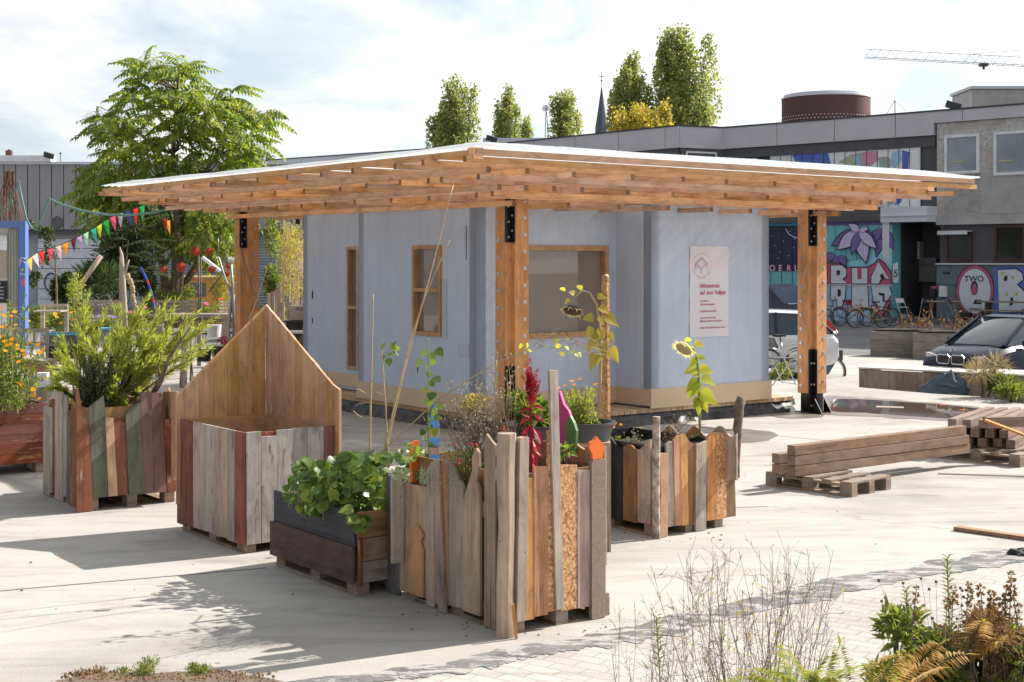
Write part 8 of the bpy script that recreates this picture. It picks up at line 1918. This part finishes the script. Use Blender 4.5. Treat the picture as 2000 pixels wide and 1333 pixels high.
b = MB(); b.tube([at(-10, 430, 29), at(18, 400, 29), at(37, 354, 29), at(44, 395, 29), at(52, 430, 29), at(62, 446, 29), at(70, 450, 29), at(80, 430, 29), at(95, 388, 29), at(120, 400, 28), at(160, 412, 27), at(210, 420, 26), at(250, 421, 25.5), at(300, 416, 25), at(350, 404, 24.8), at(388, 396, 24.6)], .022, 6)
tag(b.build('garden_hose', hose, smooth=True), 'green hose strung in loops from the rusty mast to the canopy eave', 'hose')
ms = thing('rusty_mast', 'rusty wire wrapped mast standing behind the blue container', 'mast', tuple(at(22, 430, 34))); b = MB(); r_ = random.Random(8)
for i in range(26): x = r_.uniform(-10, 38); b.tube([at(x, 500, 34), at(x + r_.uniform(-14, 14), 420, 34), at(r_.uniform(8, 30), 335, 34)], .010, 3)
b.build('rusty_wires', plain('rust', (.24, .10, .06), .9), ms); b = MB(); b.tube([at(24, 520, 34), at(20, 330, 34)], .04, 6); b.build('pole', M['bark'], ms)
# pallet benches and table
def slatback(label, x0, x1, y0, y1, d, rows=3, mat='grey_x'):
    t = thing('pallet_bench', label, 'bench', tuple(at((x0 + x1) / 2, 660, d)), 'pallet wood benches in the garden')
    h = (y1 - y0) / rows
    for j in range(rows):
        a, c = at(x0, y0 + h * j, d), at(x1, y0 + h * j, d); z1, z0 = a.z, zat(y0 + h * (j + .72), d); lb = MB(); lb.box((0, 0, 0), (c.x - a.x, .03, z1 - z0)); o = lb.buildc('slat', M[mat], None); o.parent = t; o.location = V(((a.x + c.x) / 2, d, (z0 + z1) / 2)) - WO[t.name]
    for x in (x0 + 3, x1 - 3):
        b = MB(); a = at(x, y0 + 2, d + .04); b.box((a.x, d + .05, a.z / 2), (.09, .06, a.z)); b.build('leg', M[mat], t)
    b = MB(); a = at((x0 + x1) / 2, y1, d); b.box((a.x, d - .25, max(.3, zat(y1 + 3, d))), ((x1 - x0) / F * d, .5, .04)); b.build('seat', M[mat], t)
slatback('pallet bench backrest under the dark shrub', 162, 243, 587, 618, 31); slatback('pallet bench behind the birch log and herbs', 300, 392, 587, 612, 31); slatback('low pallet board in front of the white door', 80, 132, 594, 604, 32, 1)
t = thing('garden_table', 'rough wooden garden table with white bucket beneath', 'table', tuple(at(385, 665, 28))); 
a, c = at(300, 614, 28), at(449, 614, 28); lb = MB(); lb.box((0, 0, 0), (c.x - a.x, .7, .07)); o = lb.buildc('tabletop', M['grey_x'], None); o.parent = t; o.location = V(((a.x + c.x) / 2, 28.2, zat(617, 28))) - WO[t.name]
for x in (310, 440): b = MB(); p_ = at(x, 622, 28.0); b.box((p_.x, 28.0, p_.z / 2), (.12, .12, p_.z)); b.build('leg', M['greyw'], t)
lb = MB(); lb.box((0, 0, 0), (c.x - a.x, .05, .08)); o = lb.buildc('rail', M['grey_x'], None); o.parent = t; o.location = V(((a.x + c.x) / 2, 28.35, zat(627, 28))) - WO[t.name]
def pole(name, label, pts, rad, mat, cat='pole', extra=None):
    t = None; b = MB(); P_ = [at(*q) for q in pts]; b.tube(P_, rad, 7)
    for e_ in (extra or []): b.tube([at(*q) for q in e_[0]], e_[1], 6)
    return tag(b.build(name, M[mat] if isinstance(mat, str) else mat, smooth=True), label, cat)
galv = plain('galvanised_tube', (.34, .35, .37), .45, .5)
pole('forked_pole', 'grey forked branch pole right of the yellow van', [(449, 690, 27), (447, 640, 27), (452, 580, 27), (450, 570, 27), (438, 540, 27), (428, 505, 27), (421, 497, 27)], [.035, .033, .03, .028, .022, .016, .01], galv, extra=[([(452, 578, 27), (449, 560, 27)], .02), ([(425, 500, 27), (427, 480, 27), (426, 465, 27)], .009)])
pole('straight_pole', 'straight grey pole topped with white fluff left of the canopy post', [(457, 665, 27), (454, 560, 27), (451, 512, 27)], .026, galv)
b = MB(); leafcloud(b, at(451, 508, 27), (.05, .05, .05), 120, .04, .02, 'card'); tag(b.build('white_fluff', M['white']), 'white fluffy tuft on top of the straight pole', 'tuft')
pole('prop_pole', 'dark slanting prop behind the forked pole', [(408, 570, 29), (443, 525, 29)], .02, 'bark'); pole('white_beam', 'pale slanted beam in front of the corrugated shutter', [(395, 503, 33), (430, 530, 33)], .045, 'upvc', 'beam')
pole('thin_pole', 'dark thin upright pole beside the seed chain', [(389, 640, 30), (388, 500, 30)], .02, 'bark'); pole('thin_pole', 'second dark upright pole with stones threaded on a string', [(392, 640, 30.2), (393, 505, 30.2)], .014, 'bark')
pole('dead_tree', 'burnt grey dead trunk with broken tips above the feathery shrub', [(246, 680, 16), (243, 600, 16), (240, 540, 16), (238, 500, 16), (234, 483, 16)], [.03, .035, .03, .02, .006], 'greyw', 'trunk', [([(243, 545, 16), (248, 520, 16), (252, 508, 16)], .010), ([(236, 590, 16), (237, 500, 16)], .022)])
b = MB(); r_ = random.Random(9)
for i in range(44):
    f_ = i / 43; x = 250 + 28 * f_ + 8 * math.sin(f_ * 9) * .3; y = 538 + 95 * f_ ** .9; b.ball(at(x + r_.uniform(-2, 2), y, 15.8), r_.uniform(.018, .032) * (1.15 - .5 * f_), 7, 5)
b.tube([at(278, 633, 15.8), at(284, 680, 15.8), at(290, 745, 15.2)], .006, 4)
tag(b.build('seed_chain', M['dry']), 'hanging chain of dry pale seed pods beside the dead trunk', 'seed chain')
cc_ = ((.02, .05, .40), (.03, .08, .45), (.45, .03, .03), (.02, .05, .40), (.05, .22, .12), (.02, .05, .40), (.45, .03, .03), (.03, .10, .45), (.5, .04, .05))
st_ = thing('painted_stick', 'curved stick painted in blue and red bands above the feathery shrub', 'stick', tuple(at(300, 600, 16))); pts = [at(x, y, 16) for x, y in ((274, 522), (281, 535), (287, 547), (290, 556), (293, 565), (296, 575), (298, 582), (300, 592), (302, 602))]
for i in range(8): b = MB(); b.tube([pts[i], pts[i + 1]], .014, 6); b.build('colour_band', flat('band_%d' % i, cc_[i]), st_)
pole('diagonal_plank', 'pale plank leaning diagonally in front of the white door', [(155, 560, 33), (197, 500, 33)], .06, 'tan', 'plank')
pole('birch_log', 'upright white birch log between feathery shrub and house gable', [(358, 758, 17), (360, 700, 17), (361, 640, 17)], [.05, .045, .042], 'birch', 'log', [([(357, 668, 17), (348, 660, 17)], .012)])
# paper lanterns in the tree
lanr = leafmat('lantern_paper', (.20, .022, .012), (.30, .045, .018), None, .2, .8)
for i, (x, y, r_) in enumerate(((320, 527, .10), (353, 522, .13), (382, 493, .12), (408, 491, .12), (414, 526, .10), (445, 520, .09), (443, 534, .08), (337, 387, .07), (379, 531, .05))):
    b = MB(); c = at(x, y, 32); pts_ = [V((math.cos(a), 0, math.sin(a))) * r_ * R.uniform(.6, 1.25) for a in [6.283 * k / 6 + .3 for k in range(6)]]
    for k in range(6):
        for sg2 in (-1, 1): b.face([c + pts_[k], c + pts_[(k + 1) % 6], c + V((0, sg2 * r_ * .8, jit(r_ * .2)))])
    b.tube([c + UZ * r_, c + UZ * (r_ + .25)], .004, 3)
    tag(b.build('paper_lantern', lanr), ('red paper lantern lowest left beside the tree trunk', 'large red paper lantern right of the tree trunk', 'red paper lantern at the top of the dark pole', 'red paper lantern hanging alone in front of the shutter', 'small red paper lantern below the pale slanted beam', 'narrow red paper lantern beside the straight pole', 'orange paper lantern just above the van roof', 'tiny red paper lantern under the canopy eave', 'tiny dark ball lantern on the dark pole')[i], 'lantern', 'paper lanterns hanging in the garden')
# tubs, pots and small furniture
def pot(name, label, px, py, d, r, h, mat, cat='pot', rimm=None, n=20, taper=.8):
    c = at(px, py, d); t = thing(name, label, cat, tuple(c)); b = MB(); b.lathe(c, [(r * taper, 0), (r, h), (r * .9, h), (r * .9, h - .04), (.001, h - .05)], n, UZ, True); b.build('pot_wall', M[mat] if isinstance(mat, str) else mat, t, smooth='auto')
    b = MB(); b.torus(c + UZ * h, UZ, r, r * .05, n, 5); b.build('rim', M[rimm] if isinstance(rimm, str) else (rimm or (M[mat] if isinstance(mat, str) else mat)), t); return t
pot('bucket', 'white plastic bucket with plant under the garden table', 418, 658, 27.5, .15, .23, 'white', 'bucket')
pot('flower_pot', 'black pot beside the house gable under silvery herb', 398, 706, 24, .14, .20, 'black'); pot('flower_pot', 'second black pot half hidden by the house gable', 434, 700, 25, .16, .20, 'black')
pot('large_tub', 'large grey tub with blue rim behind the feathery shrub', 122, 684, 24, .33, .28, plain('tub_grey', (.16, .16, .18), .5), 'tub', flat('rim_blue', (.10, .42, .55))); pot('large_tub', 'second blue rimmed tub hidden behind the painted planter shrub', 225, 668, 26, .30, .25, plain('tub_grey2', (.14, .15, .16), .5), 'tub', flat('rim_blue2', (.10, .40, .50)))
pot('large_tub', 'low black rubber tub with leaning lid left of the shrub', 125, 700, 21.5, .30, .16, 'black', 'tub')
b = MB(); pr = flat('red_ribbon', (.40, .02, .05))
for i in range(8): c = at(434 + jit(8), 668 + jit(6), 25.5); b.torus(c, rdir(), .07 + jit(.02), .008, 12, 4)
tag(b.build('red_ribbon_bundle', pr), 'loops of dark red ribbon beside the house gable', 'ribbon')
# garden chair back, stool, box
t = thing('garden_chair', 'old grey wooden chair with turned posts behind the orange daisies', 'chair', tuple(at(60, 700, 20)))
for x in (28, 92): b = MB(); p0, p1 = at(x, 700, 20), at(x, 640, 20); b.lathe((p0.x, p0.y, 0.2), [(.022, 0), (.026, .3), (.018, .4), (.028, .5), (.018, .6), (.03, p1.z - .25), (.02, p1.z - .2)], 8); b.build('back_post', M['greyw'], t)
for y in (646, 672): lb = MB(); a, c = at(28, y, 20), at(92, y, 20); lb.box((0, 0, 0), (c.x - a.x, .03, .06)); o = lb.buildc('back_rail', M['grey_x'], None); o.parent = t; o.location = V(((a.x + c.x) / 2, 20, a.z)) - WO[t.name]
for x in (40, 53, 66): b = MB(); a = at(x, 648, 20); c = at(x, 671, 20); b.tube([a, c], .010, 6); b.build('spindle', M['greyw'], t)
b = MB(); a = at(70, 684, 19.5); b.box((a.x, a.y, .60), (.42, .4, .10)); b.build('seat', plain('stone_grey', (.20, .19, .17), .9), t, bevel=.03)
for dx in (-.17, .17): b = MB(); b.box((a.x + dx, a.y - .15, .27), (.05, .05, .55)); b.build('leg', M['greyw'], t)
t = thing('brick_box', 'small orange brown box with board lid beside the red planter', 'box', tuple(at(78, 745, 18))); a = at(76, 716, 17.6); b = MB(); b.box((a.x, a.y, a.z), (.36, .3, .17)); b.build('box_body', M['orangew'], t); b = MB(); b.box((a.x - .08, a.y, a.z + .10), (.55, .42, .03), (V((.98, 0, -.15)), V((0, 1, 0)), V((.15, 0, .98)))); b.build('lid', M['grey_x'], t); b = MB(); b.box((a.x, a.y, (a.z - .09) / 2), (.30, .26, a.z - .09)); b.build('stand', M['greyw'], t)
t = thing('white_carton', 'white carton with a small blue print beside the red planter', 'carton', tuple(at(84, 755, 16.8))); a = at(84, 742, 16.8); b = MB(); b.box((a.x, a.y, a.z), (.13, .12, .17)); b.build('carton_body', M['white'], t); b = MB(); b.prism(ell(0, 0, .03, .022, 10), (a.x, a.y - .063, a.z + .01), (1, 0, 0), UZ, (0, -1, 0), .002); b.build('blue_print', M['bluep'], t); b = MB(); b.box((a.x, a.y, (a.z - .09) / 2), (.12, .11, a.z - .09)); b.build('support', M['greyw'], t)
# shopping cart and white boards
t = thing('shopping_cart', 'wire shopping cart with red handle beside the forked pole', 'shopping cart', tuple(at(448, 665, 29))); b = MB()
xa, xb = at(428, 590, 29).x, at(475, 590, 29).x; za, zb_ = zat(590, 29), zat(622, 29)
for i in range(9): x = xa + (xb - xa) * i / 8; b.tube([(x, 29, za), (x + (.06 if i < 4 else -.02), 29, zb_)], .004, 3, False)
for j in range(6): z_ = zb_ + (za - zb_) * j / 5; b.tube([(xa, 29, z_), (xb, 29, z_), (xb, 29.5, z_), (xa, 29.5, z_), (xa, 29, z_)], .004, 3, False)
b.build('basket', M['zinc'], t); b = MB(); b.tube([(xa - .04, 29, za + .05), (xa - .04, 29.5, za + .05)], .02, 6); b.build('handle', M['tail'], t)
b = MB(); b.tube([(xa + .05, 29, zb_), (xa + .05, 29.0, .08)], .012, 5); b.tube([(xb - .05, 29, zb_), (xb - .05, 29.0, .08)], .012, 5); b.tube([(xa + .05, 29.5, zb_), (xa + .05, 29.5, .08)], .012, 5); b.build('chassis', M['zinc'], t)
for i, x in enumerate((459, 468)):
    b = MB(); b.bar(at(x + 6, 635, 28.6), at(x - 3 + i * 4, 576, 28.8), .10, .02); tag(b.build('white_board', M['upvc']), ('left' if i == 0 else 'right') + ' of two white slats leaning beside the shopping cart', 'slat', 'white slats leaning together')
# fence palings and crate between the left post and hut
t = thing('paling_fence', 'short rough paling fence between the left post and the bamboo', 'fence', tuple(at(550, 700, 30)))
for x, y0 in ((526, 573), (533, 570), (540, 565), (546, 552), (552, 590), (563, 578), (569, 590), (588, 605)):
    b = MB(); p0, p1 = at(x, 720, 30), at(x, y0, 30); b.box((p0.x, 30 + jit(.04), p1.z / 2), (.065, .03, p1.z)); b.build('paling', M['greyw' if x % 2 else 'tan'], t)
t = thing('plant_crate', 'pale crate stencilled PFLE beside the hut corner', 'crate', tuple(at(583, 625, 27))); a, c = at(565, 598, 27), at(612, 625, 27); b = MB(); b.box(((a.x + c.x) / 2, 27.15, (a.z + c.z) / 2), (c.x - a.x, .3, a.z - c.z)); b.build('crate_body', plain('pale_crate', (.50, .43, .38), .8), t); text('PFLE', Side((0, 27), (1, 0), (0, -1)), 577, 607, 5.5, M['black'], t, e=.002)
t = thing('shelf_rack', 'dark metal shelf under the stencilled crate', 'shelf', tuple(at(580, 650, 27))); b = MB(); a = at(585, 628, 27); b.box((a.x, 27.2, a.z), (.6, .5, .03)); b.build('shelf_board', M['dkgrey'], t); b = MB(); b.box((a.x, 27.3, a.z / 2), (.55, .4, a.z - .04)); b.build('drum', plain('rusty_drum', (.06, .045, .04), .6), t)
t = thing('white_tabletop', 'white tabletop edge behind the house gable', 'table', tuple(at(575, 665, 24))); b = MB(); a = at(575, 650, 24); b.box((a.x, 24.2, a.z), (.75, .5, .035)); b.build('tabletop', M['white'], t)
for dx in (-.3, .3): b = MB(); b.box((a.x + dx, 24.2, a.z / 2), (.04, .04, a.z)); b.build('leg', M['zinc'], t)
# cable down the left post to the gable
b = MB(); b.tube([at(471, 465, 23.7), at(474, 500, 23.5), at(492, 560, 20), at(510, 598, 13)], .007, 4); tag(b.build('black_cable', M['black']), 'thin black cable running from the left post to the house gable tip', 'cable')
b = MB(); b.tube([at(520, 530, 24), at(500, 590, 22), at(480, 640, 18), at(470, 655, 16)], .004, 4); tag(b.build('grey_string', M['zinc']), 'thin pale string slanting in front of the left post', 'string')
# puddle litter
b = MB(); q = gp(1738, 797); b.box(q + UZ * .012, (.42, .22, .006), (V((.95, -.3, 0)).normalized(), V((.3, .95, 0)).normalized(), UZ)); tag(b.build('floating_sheet', M['greyw']), 'grey white sheet lying flat in the large puddle', 'sheet')
for i, (x, y) in enumerate(((1843, 793), (1880, 803))):
    b = MB(); q = gp(x, y); b.box(q + UZ * .014, (.10, .05, .01)); tag(b.build('red_scrap', M['orange']), ('red scrap near the far rim of the large puddle', 'orange scrap near the right end of the large puddle')[i], 'litter')
